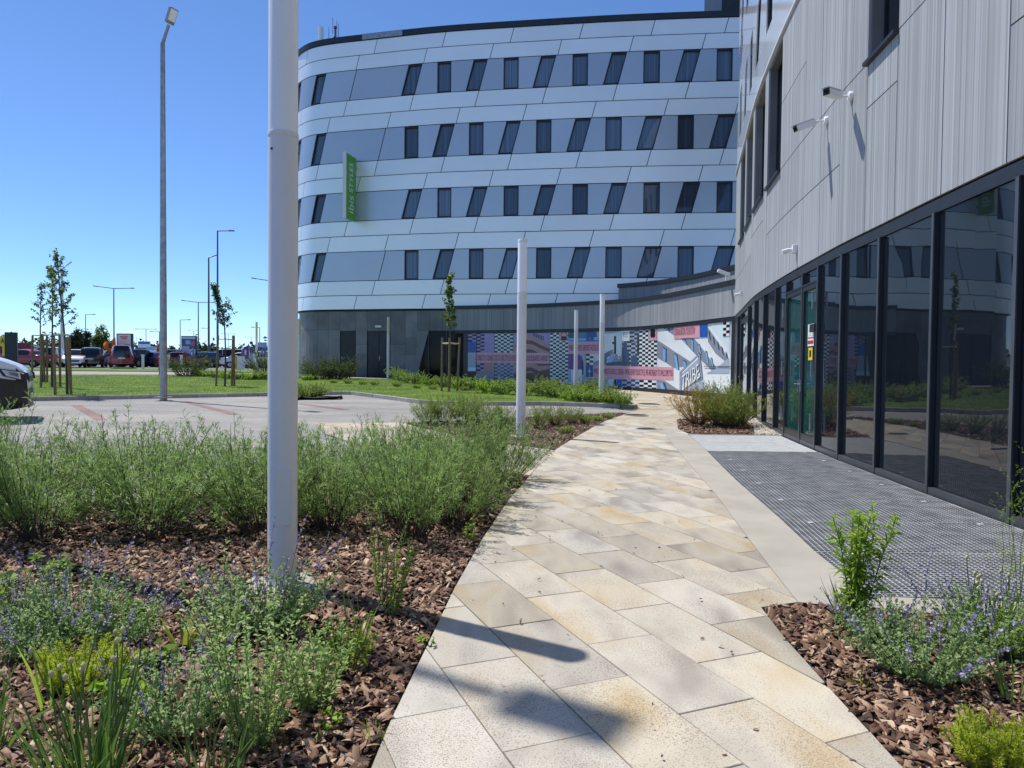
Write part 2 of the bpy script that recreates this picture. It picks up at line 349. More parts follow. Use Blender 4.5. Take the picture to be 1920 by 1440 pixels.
def glass_material(name, tint, rough=0.015, ior=1.75, warp=0.004):
    """dark coated glazing: deep body colour under a clear mirror-like skin that is never perfectly flat"""
    m, n, b = nodes(name); L = n.links.new
    b.inputs['Base Color'].default_value = rgb(tint); b.inputs['Roughness'].default_value = rough; b.inputs['IOR'].default_value = ior
    tc = N(n, 'ShaderNodeTexCoord'); nz = N(n, 'ShaderNodeTexNoise'); nz.inputs['Scale'].default_value = 0.8; nz.inputs['Detail'].default_value = 1; L(tc.outputs['Object'], nz.inputs['Vector'])
    bp = N(n, 'ShaderNodeBump'); bp.inputs['Strength'].default_value = 1.0; bp.inputs['Distance'].default_value = warp; L(nz.outputs['Fac'], bp.inputs['Height']); L(bp.outputs[0], b.inputs['Normal'])
    return m
def window_material(name):
    """hotel window: net curtain in folds seen dimly through dark glass"""
    m, n, b = nodes(name); L = n.links.new
    uv = N(n, 'ShaderNodeUVMap'); sp = N(n, 'ShaderNodeSeparateXYZ'); L(uv.outputs[0], sp.inputs[0]); oi = N(n, 'ShaderNodeObjectInfo')
    cm = N(n, 'ShaderNodeCombineXYZ'); L(sp.outputs[0], cm.inputs[0]); L(oi.outputs['Random'], cm.inputs[2])
    t = N(n, 'ShaderNodeTexNoise'); t.inputs['Scale'].default_value = 11; t.inputs['Detail'].default_value = 2; L(cm.outputs[0], t.inputs['Vector'])
    r = N(n, 'ShaderNodeValToRGB'); r.color_ramp.elements[0].position = 0.3; r.color_ramp.elements[1].position = 0.75
    r.color_ramp.elements[0].color = rgb((0.075, 0.115, 0.19)); r.color_ramp.elements[1].color = rgb((0.17, 0.235, 0.345)); L(t.outputs['Fac'], r.inputs[0])
    mr = N(n, 'ShaderNodeMapRange'); mr.inputs['To Min'].default_value = 0.3; mr.inputs['To Max'].default_value = 1.2; L(oi.outputs['Random'], mr.inputs['Value'])
    v = N(n, 'ShaderNodeVectorMath'); v.operation = 'SCALE'; L(r.outputs[0], v.inputs[0]); L(mr.outputs[0], v.inputs['Scale']); L(v.outputs[0], b.inputs['Base Color'])
    b.inputs['Roughness'].default_value = 0.03; b.inputs['IOR'].default_value = 1.6
    return m
M_SLAB = slab_material()
M_PATHFAR = brick_material('sandstone_paving', (0.45, 0.41, 0.33), (0.38, 0.325, 0.25), (0.25, 0.21, 0.165), 1.0, math.radians(-67.4), 0.776, 0.388, 0.008)
M_PARK = brick_material('grey_block_paving', (0.32, 0.31, 0.295), (0.275, 0.265, 0.255), (0.205, 0.20, 0.19), 1.0, math.radians(-30), 0.2, 0.1, 0.006)
M_REDBLOCK = brick_material('red_block_paving', (0.28, 0.17, 0.155), (0.245, 0.155, 0.145), (0.21, 0.165, 0.155), 1.0, math.radians(-30), 0.2, 0.1, 0.006)
M_ROADPAVE = brick_material('pale_road_paving', (0.40, 0.37, 0.345), (0.36, 0.335, 0.315), (0.30, 0.28, 0.26), 1.0, 0.3, 0.2, 0.1, 0.006)
M_SOIL = mat('dark_soil', (0.055, 0.035, 0.025), 0.95, var=0.4, scale=6, bump=0.6)
M_EARTH = mat('bare_ground', (0.17, 0.16, 0.12), 0.95, var=0.25, scale=0.6, bump=0.3)
M_ASPHALT = mat('car_park_asphalt', (0.17, 0.165, 0.16), 0.9, var=0.15, scale=1.2, bump=0.3)
M_BARK = mat('bark_chips', (0.105, 0.052, 0.033), 0.75, var=0.5, scale=30, col2=(0.20, 0.115, 0.078))
M_GRASS = mat('lawn_turf', (0.075, 0.15, 0.009), 0.9, var=0.3, scale=0.8, bump=0.8, bscale=45, detail=8, col2=(0.155, 0.235, 0.016))
M_BLADE = leafmat('grass_blades', (0.09, 0.18, 0.010), (0.21, 0.30, 0.022), 0.6, 0.4, 0.5)
M_KERB = mat('concrete_kerb', (0.33, 0.32, 0.30), 0.85, var=0.15, scale=9, bump=0.3, rnd=0.12)
M_CONC = mat('poured_concrete', (0.36, 0.335, 0.285), 0.8, var=0.12, scale=1.6, bump=0.15, detail=7)
M_PEBBLE = mat('pale_pebbles', (0.52, 0.47, 0.40), 0.8, var=0.35, scale=22)
M_STEEL = mat('galvanised_steel', (0.34, 0.35, 0.355), 0.42, 0.75, var=0.2, scale=7)
M_GRATE = mat('weathered_grating_steel', (0.50, 0.495, 0.475), 0.5, 0.15, var=0.25, scale=5)
M_GRATE_GLINT = mat('sun_glint_grating', (0.70, 0.71, 0.69), 0.5, 0.15, var=0.08, scale=5)  # same grating steel, lightened so the colour carries the sun glint
M_PIT = mat('drain_pit', (0.02, 0.02, 0.022), 0.9)
M_WHITEP = mat('white_aluminium_panel', (0.90, 0.90, 0.895), 0.36, 0.35, var=0.03, scale=0.35, spec=0.6, rnd=0.045, bump=0.12, bscale=0.7)
M_WHITEG = mat('glossy_white_panel', (0.80, 0.82, 0.84), 0.10, 0.3, var=0.02, scale=0.5, spec=0.7, rnd=0.02)
M_GREYP = mat('blue_grey_window_band_panel', (0.50, 0.53, 0.58), 0.30, 0.45, var=0.03, scale=0.35, spec=0.5, rnd=0.06, bump=0.12, bscale=0.7)
M_BACK = mat('dark_wall_backing', (0.012, 0.013, 0.016), 0.9)
M_DARKMET = mat('anthracite_aluminium', (0.035, 0.038, 0.044), 0.38, 0.4, var=0.1, spec=0.5)
M_MIDMET = mat('grey_aluminium_profile', (0.115, 0.12, 0.13), 0.38, 0.55, var=0.1, spec=0.5)
M_BASE = mat('dark_grey_stone_cladding', (0.19, 0.19, 0.192), 0.55, var=0.22, scale=1.1, bump=0.12, rnd=0.22, detail=8)
M_RIB = ribbed_material('ribbed_cladding', (0.325, 0.342, 0.36), 0.34, 27.0)
M_RIB2 = ribbed_material('fine_ribbed_fascia', (0.30, 0.31, 0.325), 0.3, 30)
M_GLASS = glass_material('dark_reflective_glazing', (0.008, 0.011, 0.017), ior=1.62)
M_GLASSG = glass_material('green_tinted_door_glass', (0.010, 0.055, 0.048), ior=1.65)
M_GLASSB = glass_material('black_glazing', (0.004, 0.005, 0.007), rough=0.06, ior=1.25)
M_WIN = window_material('curtained_window_glass')
M_LAMPG = mat('grey_lamp_column_paint', (0.70, 0.70, 0.70), 0.42, 0.0, var=0.03, scale=2, spec=0.5)
M_LAMPW = mat('opal_lamp_diffuser', (0.86, 0.87, 0.88), 0.30, 0.0, var=0.02, scale=2, spec=0.5)
M_LAMPY = mat('yellowed_lamp_diffuser', (0.62, 0.60, 0.36), 0.4, 0.0, var=0.05)
M_PAINTW = mat('white_paint', (0.78, 0.78, 0.77), 0.4, var=0.03)
M_BLACKP = mat('black_plastic', (0.012, 0.012, 0.013), 0.4, var=0.1)
M_RUBBER = mat('tyre_rubber', (0.02, 0.02, 0.02), 0.8)
M_WOOD = mat('weathered_timber', (0.23, 0.155, 0.085), 0.85, var=0.3, scale=14, bump=0.3)
M_STRAP = mat('pale_tree_strap', (0.62, 0.58, 0.48), 0.8)
M_TRUNK = mat('young_tree_bark', (0.085, 0.07, 0.055), 0.9, var=0.3, scale=20, bump=0.5)
M_TWIG = mat('woody_stems', (0.075, 0.050, 0.032), 0.85, var=0.3, scale=30)

# ================================================================ ground, paving, beds
def ground():
    xs = [-900, -300, -120, -60, -30, -15, -5, 0] + [1 + 0.5 * i for i in range(13)] + [9, 14, 30, 100, 900]
    ys = [-200, -40, 0, 7] + [14 + 0.5 * i for i in range(13)] + [24, 30, 40, 50, 60, 120, 300, 1800]
    mb = MB(); mb.add([(x, y, terr(x, y) - 0.09) for y in ys for x in xs], [(j * len(xs) + i, j * len(xs) + i + 1, (j + 1) * len(xs) + i + 1, (j + 1) * len(xs) + i) for j in range(len(ys) - 1) for i in range(len(xs) - 1)])
    o = mb.build('ground', M_EARTH); o['kind'] = 'structure'
ground()
LEFT = [(-0.50, -2), (-0.485, 2.3), (-0.48, 2.51), (-0.47, 2.79), (-0.42, 3.49), (-0.35, 4.51), (-0.23, 5.77), (-0.03, 7.42), (0.25, 9.18), (0.47, 10.5), (0.74, 11.96), (1.26, 14.09), (1.88, 16.33), (2.59, 18.42), (3.35, 20.2), (3.75, 21.3)]
RIGHT = [(3.36, 15.71), (2.95, 12.9), (2.64, 10.67), (2.3, 7.98), (2.08, 6.55), (1.93, 5.55), (1.85, 5.01), (1.75, 4.28), (1.49, 4.18), (1.45, 3.7), (1.43, 3.21), (1.41, 2.55), (1.40, 1.0), (1.4, -2)]
PATH = LEFT + [(4.05, 22.3), (4.15, 25), (4.35, 29), (5.1, 35.9), (5.75, 35.55), (6.82, 33.5), (7.36, 31.9), (7.92, 29.7), (8.42, 27.5), (8.25, 26.3), (7.78, 24.4), (6.72, 19.9), (6.12, 16.93), (5.74, 14.98), (3.73, 15.02)] + RIGHT
CROSS = [(0.24, 9.16), (0.47, 10.5), (0.735, 11.95), (-0.35, 13.0), (-2.6, 16.9), (-4.6, 16.6), (-3.75, 14.3), (-1.3, 10.2), (-0.45, 9.75)]
path = sheet('path', PATH, 0.020, M_PATHFAR, 1.0, skirt=0.08)
cross = sheet('side_path', CROSS, 0.018, M_PATHFAR, 1.0, skirt=0.08)
def lay_slabs(poly, parent, ymax, ymin=0.3, inset=0.003):
    A = np.array([-0.385, 0.923]); B = np.array([0.923, 0.385]); LN, WD = 0.776, 0.388
    for r in range(-30, 46):
        b0 = 0.971 + r * WD
        for k in range(-12, 34):
            a0 = 2.38 + k * LN + (LN / 2 if r % 2 else 0); g = inset
            rc = [A * (a0 + g) + B * (b0 + g), A * (a0 + LN - g) + B * (b0 + g), A * (a0 + LN - g) + B * (b0 + WD - g), A * (a0 + g) + B * (b0 + WD - g)]
            cy = sum(p[1] for p in rc) / 4; cx = sum(p[0] for p in rc) / 4
            if cy > ymax or cy < ymin or abs(cx) > 9: continue
            c = clip(ccw(poly), ccw([tuple(p) for p in rc]))
            if len(c) < 3 or abs(area(c)) < 0.004: continue
            c = ccw(c); n = len(c); j = random.uniform(-0.0015, 0.0015); mb = MB()
            top = [(x, y, terr(x, y) + 0.031 + j) for x, y in c]; e = 0.0025; mx, my = sum(p[0] for p in c) / n, sum(p[1] for p in c) / n
            tin = [(x + (mx - x) * e / max(0.05, math.hypot(mx - x, my - y)), y + (my - y) * e / max(0.05, math.hypot(mx - x, my - y)), z) for x, y, z in top]
            mid = [(x, y, z - 0.0025) for x, y, z in top]; low = [(x, y, z - 0.03) for x, y, z in top]
            mb.add(tin + mid + low, [tuple(range(n))] + [(n + i, n + (i + 1) % n, (i + 1) % n, i) for i in range(n)] + [(2 * n + i, 2 * n + (i + 1) % n, n + (i + 1) % n, n + i) for i in range(n)])
            mb.build('slab', M_SLAB, parent)
lay_slabs(PATH, path, 17.5); lay_slabs(CROSS, cross, 15.0)
# car park bay: grey block paving with red bay lines
PARK = [(-60, -8), (-9, -8), (-9, 5.4), (-4.2, 7.1), (-1.5, 9.3), (0.3, 9.3), (2.2, 15.5), (4.0, 21.9), (3.0, 24), (-8, 29), (-60, 20)]
sheet('parking_bay_paving', PARK, 0.0, M_PARK, 1.0)
def strip(name, a, b, wd, dz, m, parent=None):
    a = Vector(a[:2]); b = Vector(b[:2]); d = (b - a).normalized(); n = Vector((-d.y, d.x)) * wd / 2
    return sheet(name, [tuple(a + n), tuple(a - n), tuple(b - n), tuple(b + n)], dz, m, 0.5, parent)
bays = [(G(142, 760), G(191, 788)), (G(345, 752.5), G(440, 777)), (G(560, 757), G(650, 768.5))]
for a, b in bays: strip('red_bay_line', a, b, 0.26, 0.004, M_REDBLOCK)
# lawn with kerb
KERB = [(-33, 12.4), (-14.4, 22.75), (-11.85, 24.2), (-6.5, 27.15), (-6.1, 27.1), (-4.4, 24.9), (-2.9, 22.85), (-1.6, 22.3), (0.9, 22.75), (2.4, 22.55), (3.4, 22.15), (3.75, 22.1), (3.92, 22.4)]
LAWN = KERB + [(4.02, 25), (4.2, 29), (4.95, 35.6), (2.5, 37.3), (-3, 40), (-12, 42), (-14.5, 44.2), (-20, 43.2), (-28, 40.4), (-60, 36)]
sheet('lawn', LAWN, 0.10, M_GRASS, 1.0, skirt=0.12)
def kerb_run(name, pts, label, h=0.13, wd=0.12, L=1.0):
    root = empty(name, (pts[0][0], pts[0][1], terr(*pts[0]))); root['kind'] = 'structure'; inv = root.location
    for i in range(len(pts) - 1):
        a = Vector(pts[i]); b = Vector(pts[i + 1]); d = b - a; n = max(1, round(d.length / L)); ang = math.atan2(d.y, d.x)
        for k in range(n):
            p = a + d * ((k + 0.5) / n); ln = d.length / n; x, y = p.x - inv.x, p.y - inv.y
            z0, z1 = (terr(*(a + d * ((k + q) / n))) for q in (0.02, 0.98)); mb = MB()
            M = Matrix.Translation((x, y, (z0 + z1) / 2 + h / 2 - 0.05 - inv.z)) @ Matrix.Rotation(ang, 4, 'Z') @ Matrix.Rotation(-math.atan2(z1 - z0, ln), 4, 'Y')
            mb.obox(M, (ln - 0.012, wd, h + 0.1)); mb.build('kerb_stone', M_KERB, root, bevel=0.012)
    return root
kerb_run('lawn_kerb', KERB, 'kerb')
# planting beds
BED1 = [(-12, -3), (-0.52, -3), (-0.505, 2.3), (-0.50, 2.51), (-0.49, 2.79), (-0.44, 3.49), (-0.37, 4.51), (-0.25, 5.77), (-0.05, 7.42), (0.225, 9.17), (-0.45, 9.72), (-1.3, 10.1), (-1.9, 9.2), (-4.2, 7.0), (-9, 5.4), (-12, 4.6)]
BED2 = [(0.76, 12.05), (1.24, 14.09), (1.86, 16.33), (2.57, 18.42), (3.3, 20.1), (2.7, 20.0), (-0.6, 17.7), (-2.55, 16.9), (-0.3, 13.1)]
BED3 = [(1.43, -3), (1.43, 2.55), (1.45, 3.21), (1.47, 3.7), (1.51, 4.16), (1.76, 4.26), (2.3, 4.10), (4.5, 3.95), (4.5, -3)]
BED4 = [(4.05, 17.3), (3.80, 16.2), (3.76, 15.06), (5.15, 15.04), (5.6, 16.4), (6.0, 18.2), (5.6, 19.2), (4.8, 18.9), (4.25, 18.2)]
BED5 = [(2.0, 24.4), (3.98, 23.0), (4.02, 25), (4.2, 29), (4.95, 35.6), (1.0, 37.6), (-3.5, 39.8), (-7.0, 40.6), (-7.0, 39.7), (-2, 37.7), (1.5, 34), (1.0, 28)]
for nm, p, dz in (('front_bed', BED1, 0.012), ('lamp_bed', BED2, 0.024), ('side_bed', BED3, 0.012), ('shrub_bed', BED4, 0.036), ('perennial_bed', BED5, 0.118)): sheet(nm, p, dz, M_SOIL, 0.8)
GRAVEL = [(5.17, 15.04), (5.66, 15.04), (6.02, 16.9), (6.6, 19.6), (6.1, 19.4), (6.02, 18.2), (5.62, 16.4)]
sheet('pebble_strip', GRAVEL, 0.034, M_CONC, 0.8)
def chips(name, poly, n, dz, smin, smax, m, flat=0.28, dens=None, parent=None):
    xs = [p[0] for p in poly]; ys = [p[1] for p in poly]; pts = []
    while len(pts) < n:
        x = random.uniform(min(xs), max(xs)); y = random.uniform(min(ys), max(ys))
        if dens and random.random() > dens(x, y): continue
        if inside((x, y), poly): pts.append((x, y, terr(x, y) + dz))
    P = np.array(pts); k = len(P); S = rng.uniform(smin, smax, k) ; a = rng.uniform(0, 6.283, k); L = S; W = S * rng.uniform(0.28, 0.62, k); T = S * rng.uniform(0.10, 0.24, k) * flat * 2
    base = np.array([[-1, -.6, 0], [.2, -1, 0], [1, -.3, 0], [.7, .8, 0], [-.6, .9, 0], [-.6, -.4, 1], [.5, -.6, 1], [.6, .4, 1], [-.4, .5, 1]], float)
    V = np.repeat(base[None], k, 0) + rng.normal(0, 0.22, (k, 9, 3)) * [1, 1, .5]
    V = V * np.stack([L / 2, W / 2, T], 1)[:, None, :]
    tx = rng.normal(0, 0.4, k); ty = rng.normal(0, 0.5, k)
    V[:, :, 2] += V[:, :, 0] * np.tan(np.clip(tx, -.7, .7))[:, None] + V[:, :, 1] * np.tan(np.clip(ty, -.7, .7))[:, None]
    c, s_ = np.cos(a)[:, None], np.sin(a)[:, None]; X = V[:, :, 0] * c - V[:, :, 1] * s_; Y = V[:, :, 0] * s_ + V[:, :, 1] * c
    V[:, :, 0] = X + P[:, 0:1]; V[:, :, 1] = Y + P[:, 1:2]; V[:, :, 2] += (P[:, 2] + rng.uniform(0, 0.02, k))[:, None]
    f = np.array([[0, 1, 6], [0, 6, 5], [1, 2, 6], [2, 7, 6], [2, 3, 7], [3, 8, 7], [3, 4, 8], [4, 5, 8], [4, 0, 5], [5, 6, 7], [5, 7, 8]])
    Fc = (f[None] + (np.arange(k) * 9)[:, None, None]).reshape(-1, 3)
    o = np_mesh(name, V.reshape(-1, 3), Fc, m, parent); o['kind'] = 'stuff'; return o
def bark_material():
    m, n, b = nodes('loose_bark'); L = n.links.new; gi = N(n, 'ShaderNodeNewGeometry'); r = N(n, 'ShaderNodeValToRGB'); e = r.color_ramp.elements
    e[0].position = 0; e[0].color = rgb((0.03, 0.017, 0.011)); e[1].position = 1; e[1].color = rgb((0.56, 0.42, 0.29))
    for p, c in ((0.25, (0.11, 0.055, 0.033)), (0.55, (0.21, 0.115, 0.074)), (0.82, (0.31, 0.20, 0.135)), (0.93, (0.42, 0.29, 0.195))): e.new(p).color = rgb(c)
    L(gi.outputs['Random Per Island'], r.inputs[0]); L(r.outputs[0], b.inputs['Base Color']); b.inputs['Roughness'].default_value = 0.7; b.inputs['Specular IOR Level'].default_value = 0.35
    tc = N(n, 'ShaderNodeTexCoord'); nz = N(n, 'ShaderNodeTexNoise'); nz.inputs['Scale'].default_value = 90; L(tc.outputs['Object'], nz.inputs['Vector'])
    bp = N(n, 'ShaderNodeBump'); bp.inputs['Strength'].default_value = 0.6; bp.inputs['Distance'].default_value = 0.004; L(nz.outputs['Fac'], bp.inputs['Height']); L(bp.outputs[0], b.inputs['Normal'])
    return m
M_LOOSE = bark_material()
near = lambda x, y: min(1, (4.2 / max(2.0, math.hypot(x, y))) ** 1.6) if abs(x) < 0.85 * max(y, 0) + 0.8 and y > 1.2 else 0.02
tag(chips('bark_mulch', BED1, 44000, 0.014, 0.008, 0.078, M_LOOSE, dens=near), 'reddish brown bark chips covering the front bed', 'mulch')
tag(chips('bark_mulch', BED2, 3500, 0.028, 0.025, 0.07, M_LOOSE), 'reddish brown bark chips around the second lamp column', 'mulch')
tag(chips('bark_mulch', BED3, 16000, 0.014, 0.008, 0.078, M_LOOSE, dens=near), 'reddish brown bark chips in the right foreground bed', 'mulch')
tag(chips('bark_mulch', BED4, 2500, 0.040, 0.03, 0.08, M_LOOSE), 'reddish brown bark chips under the round bushes by the door', 'mulch')
tag(chips('pebbles', GRAVEL, 2200, 0.038, 0.03, 0.06, M_PEBBLE, flat=0.8), 'pale pebble strip along the glass wall', 'pebbles')
tag(chips('loose_bark_bits', [(-0.4, 2.2), (1.4, 2.2), (1.8, 5), (2.2, 9), (0.5, 9), (-0.2, 5)], 80, 0.033, 0.012, 0.03, M_LOOSE), 'stray bark crumbs scattered over the sandstone path', 'mulch')
# concrete strip round the grating
GL = [(3.73, 14.98), (3.36, 12.26), (2.86, 9.05), (2.55, 6.7), (2.37, 5.5), (2.26, 4.41)]
sheet('concrete_strip', [(3.36, 15.70), (2.955, 12.9), (2.645, 10.67), (2.305, 7.98), (2.085, 6.55), (1.935, 5.55), (1.855, 5.01), (1.755, 4.285), (2.3, 4.12), (4.52, 3.97), (4.52, 4.2)] + [(2.26, 4.41)] + GL[::-1][1:] + [(5.7, 14.98), (5.72, 15.03), (3.74, 15.03)], 0.030, M_CONC, 1.5, skirt=0.06)
# lawn blades (only where the eye can resolve them)
def blades(name, poly, n, dz, hmin, hmax, wd, label):
    xs = [p[0] for p in poly]; ys = [p[1] for p in poly]; pts = []
    while len(pts) < n:
        x = random.uniform(max(-26, min(xs)), max(xs)); y = random.uniform(min(ys), min(42, max(ys)))
        if random.random() < (24 / max(24, y)) ** 1.0 and inside((x, y), poly): pts.append((x, y, terr(x, y) + dz))
    P = np.array(pts); k = len(P); a = rng.uniform(0, 6.283, k); h = rng.uniform(hmin, hmax, k); ln = rng.normal(0, 0.5, (k, 2)) * h[:, None]
    sx, sy = np.cos(a) * wd, np.sin(a) * wd
    V = np.stack([P + np.stack([sx, sy, 0 * sx], 1), P - np.stack([sx, sy, 0 * sx], 1), P + np.concatenate([ln, h[:, None]], 1)], 1).reshape(-1, 3)
    o = np_mesh(name, V, np.arange(3 * k).reshape(-1, 3), M_BLADE); return tag(o, label, 'grass', kind='stuff')
blades('lawn_grass', LAWN, 110000, 0.09, 0.03, 0.07, 0.006, 'short green lawn grass between the parking bay and the hotel')
# ground beyond the lawn: service road, verge and far car park
sheet('service_road', [(-75, 37), (-28, 40.9), (-20, 43.8), (-14.6, 45), (-13.6, 47.5), (-18, 50.5), (-30, 50), (-80, 46)], 0.0, M_ROADPAVE, 3)
sheet('grass_verge', [(-80, 46.2), (-30, 50.2), (-18, 50.7), (-14, 51), (-14, 55.5), (-40, 55.5), (-90, 53)], 0.04, M_GRASS, 3)
sheet('car_park', [(-160, 53), (-90, 53.2), (-40, 55.7), (-14, 55.7), (20, 60), (20, 230), (-260, 230)], 0.0, M_ASPHALT, 12)
sheet('door_path', [(-16, 44.6), (-12.6, 42.45), (-7.0, 40.65), (-3.2, 39.2), (-3.3, 38.3), (-7.0, 39.6), (-12.5, 41.3), (-15, 43.6)], 0.115, M_CONC, 1)
# gratings in front of the glass wall
def xl(y): return float(np.interp(y, [p[1] for p in GL[::-1]], [p[0] for p in GL[::-1]]))
HOTEL = Curve([(-11.6, 51), (-13.2, 48.8), (-13.85, 46.8), (-13.8, 45.3), (-13.1, 44.0), (-11.6, 42.9), (-8, 41.9), (-4, 40.95), (1, 40.15), (6, 39.45), (11.5, 38.9), (16, 38.6)])
LOW = Curve([(-3.3, 40.72), (-2.5, 40.5), (0, 39.55), (1.3, 38.9), (3.5, 37.4), (5.73, 35.5), (6.79, 33.5), (7.34, 31.9), (7.9, 29.7), (8.42, 27.5), (8.58, 26.7)])
WING = Curve([(8.58, 27.6), (8.3, 26.5), (7.8, 24.4), (6.7, 19.9), (6.1, 16.93), (5.68, 14.54), (5.43, 12.93), (5.19, 11.33), (5.02, 9.83), (4.83, 8.17), (4.67, 6.48), (4.58, 4.5), (4.53, 2), (4.5, -1), (4.5, -6)])
def grating():
    ys = [4.42, 5.5, 6.6, 7.7, 8.8, 9.9, 11.0, 12.1, 13.55, 14.96]
    sheet('drain_pit', [(x, y) for x, y in GL] + [(4.5, 4.2), (4.68, 8), (5.0, 11), (5.66, 14.98)], -0.02, M_PIT, 2)
    def xr(y): return float(np.interp(y, [4, 6.48, 8.17, 9.83, 11.33, 12.93, 14.54, 15.1], [4.5, 4.62, 4.78, 4.97, 5.14, 5.38, 5.63, 5.72])) - 0.03
    for i in range(len(ys) - 1):
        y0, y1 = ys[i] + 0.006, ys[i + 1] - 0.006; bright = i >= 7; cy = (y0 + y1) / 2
        root = empty('floor_grating', (xl(cy), cy, 0.0)); o = root.location
        root['group'] = 'steel floor gratings along the glass wall'; root['category'] = 'grating'
        root['label'] = ['steel floor grating nearest the camera, behind the purple flowers', 'second dark floor grating from the right foreground bed', 'third dark floor grating from the right foreground bed', 'fourth dark floor grating from the right foreground bed', 'fifth dark floor grating from the right foreground bed', 'sixth dark floor grating, next but one to the pale panels', 'seventh dark floor grating, bordering the pale panels', 'floor grating with painted sun glint next to the dark ones by the door', 'floor grating with painted sun glint farthest from camera, beside the round bushes'][i]
        fr = MB(); br = MB(); cr = MB(); tz = 0.026; h = 0.03
        # edge frame
        for (a, b) in (((xl(y0), y0), (xr(y0), y0)), ((xl(y1), y1), (xr(y1), y1)), ((xl(y0), y0), (xl(y1), y1)), ((xr(y0), y0), (xr(y1), y1))):
            d = Vector(b) - Vector(a); c = (Vector(a) + Vector(b)) / 2
            fr.box((c.x - o.x, c.y - o.y, tz - h / 2), (d.length, 0.005, h), math.atan2(d.y, d.x))
        fr.build('edge_frame', M_GRATE_GLINT if bright else M_GRATE, root)
        sp = 0.046 if not bright else 0.03
        y = y0 + sp
        while y < y1:                                        # bars from the strip to the glass
            br.box(((xl(y) + xr(y)) / 2 - o.x, y - o.y, tz - (h / 2 if not bright else 0.006)), (xr(y) - xl(y), 0.006 if not bright else 0.004, h if not bright else 0.01)); y += sp if not bright else 0.1
        x = min(xl(y0), xl(y1)); sl = (xl(y1) - xl(y0)) / (y1 - y0)
        x = xl(y0) + sp
        while x < xr(y0) + 0.6:                               # bars following the strip
            n = 3
            ya, yb = y0, y1
            if x > xr(y0): 
                ya = y0 + (x - xr(y0)) / 1e9
            xe = x + sl * (y1 - y0)
            q = []
            for t in np.linspace(0, 1, 25):
                yy = y0 + (y1 - y0) * t; xx = x + sl * (yy - y0)
                if xx < xr(yy): q.append((xx, yy))
            if len(q) > 1:
                a, b = Vector(q[0]), Vector(q[-1]); d = b - a; c = (a + b) / 2
                cr.box((c.x - o.x, c.y - o.y, tz - (0.007 if not bright else h / 2) - 0.001), (d.length, 0.006 if not bright else 0.013, 0.012 if not bright else h), math.atan2(d.y, d.x))
            x += sp
        b1 = br.build('bearing_bars', M_GRATE_GLINT if bright else M_GRATE, root); b2 = cr.build('cross_bars', M_GRATE_GLINT if bright else M_GRATE, root); b1['kind'] = 'stuff'; b2['kind'] = 'stuff'
        for sx in (0.12, 0.88):
            xx = xl(y1 - 0.06) + (xr(y1 - 0.06) - xl(y1 - 0.06)) * sx; MB().box((xx - o.x, y1 - 0.06 - o.y, tz + 0.002), (0.05, 0.035, 0.004)).build('fixing_clip', M_GRATE_GLINT, root)
grating()

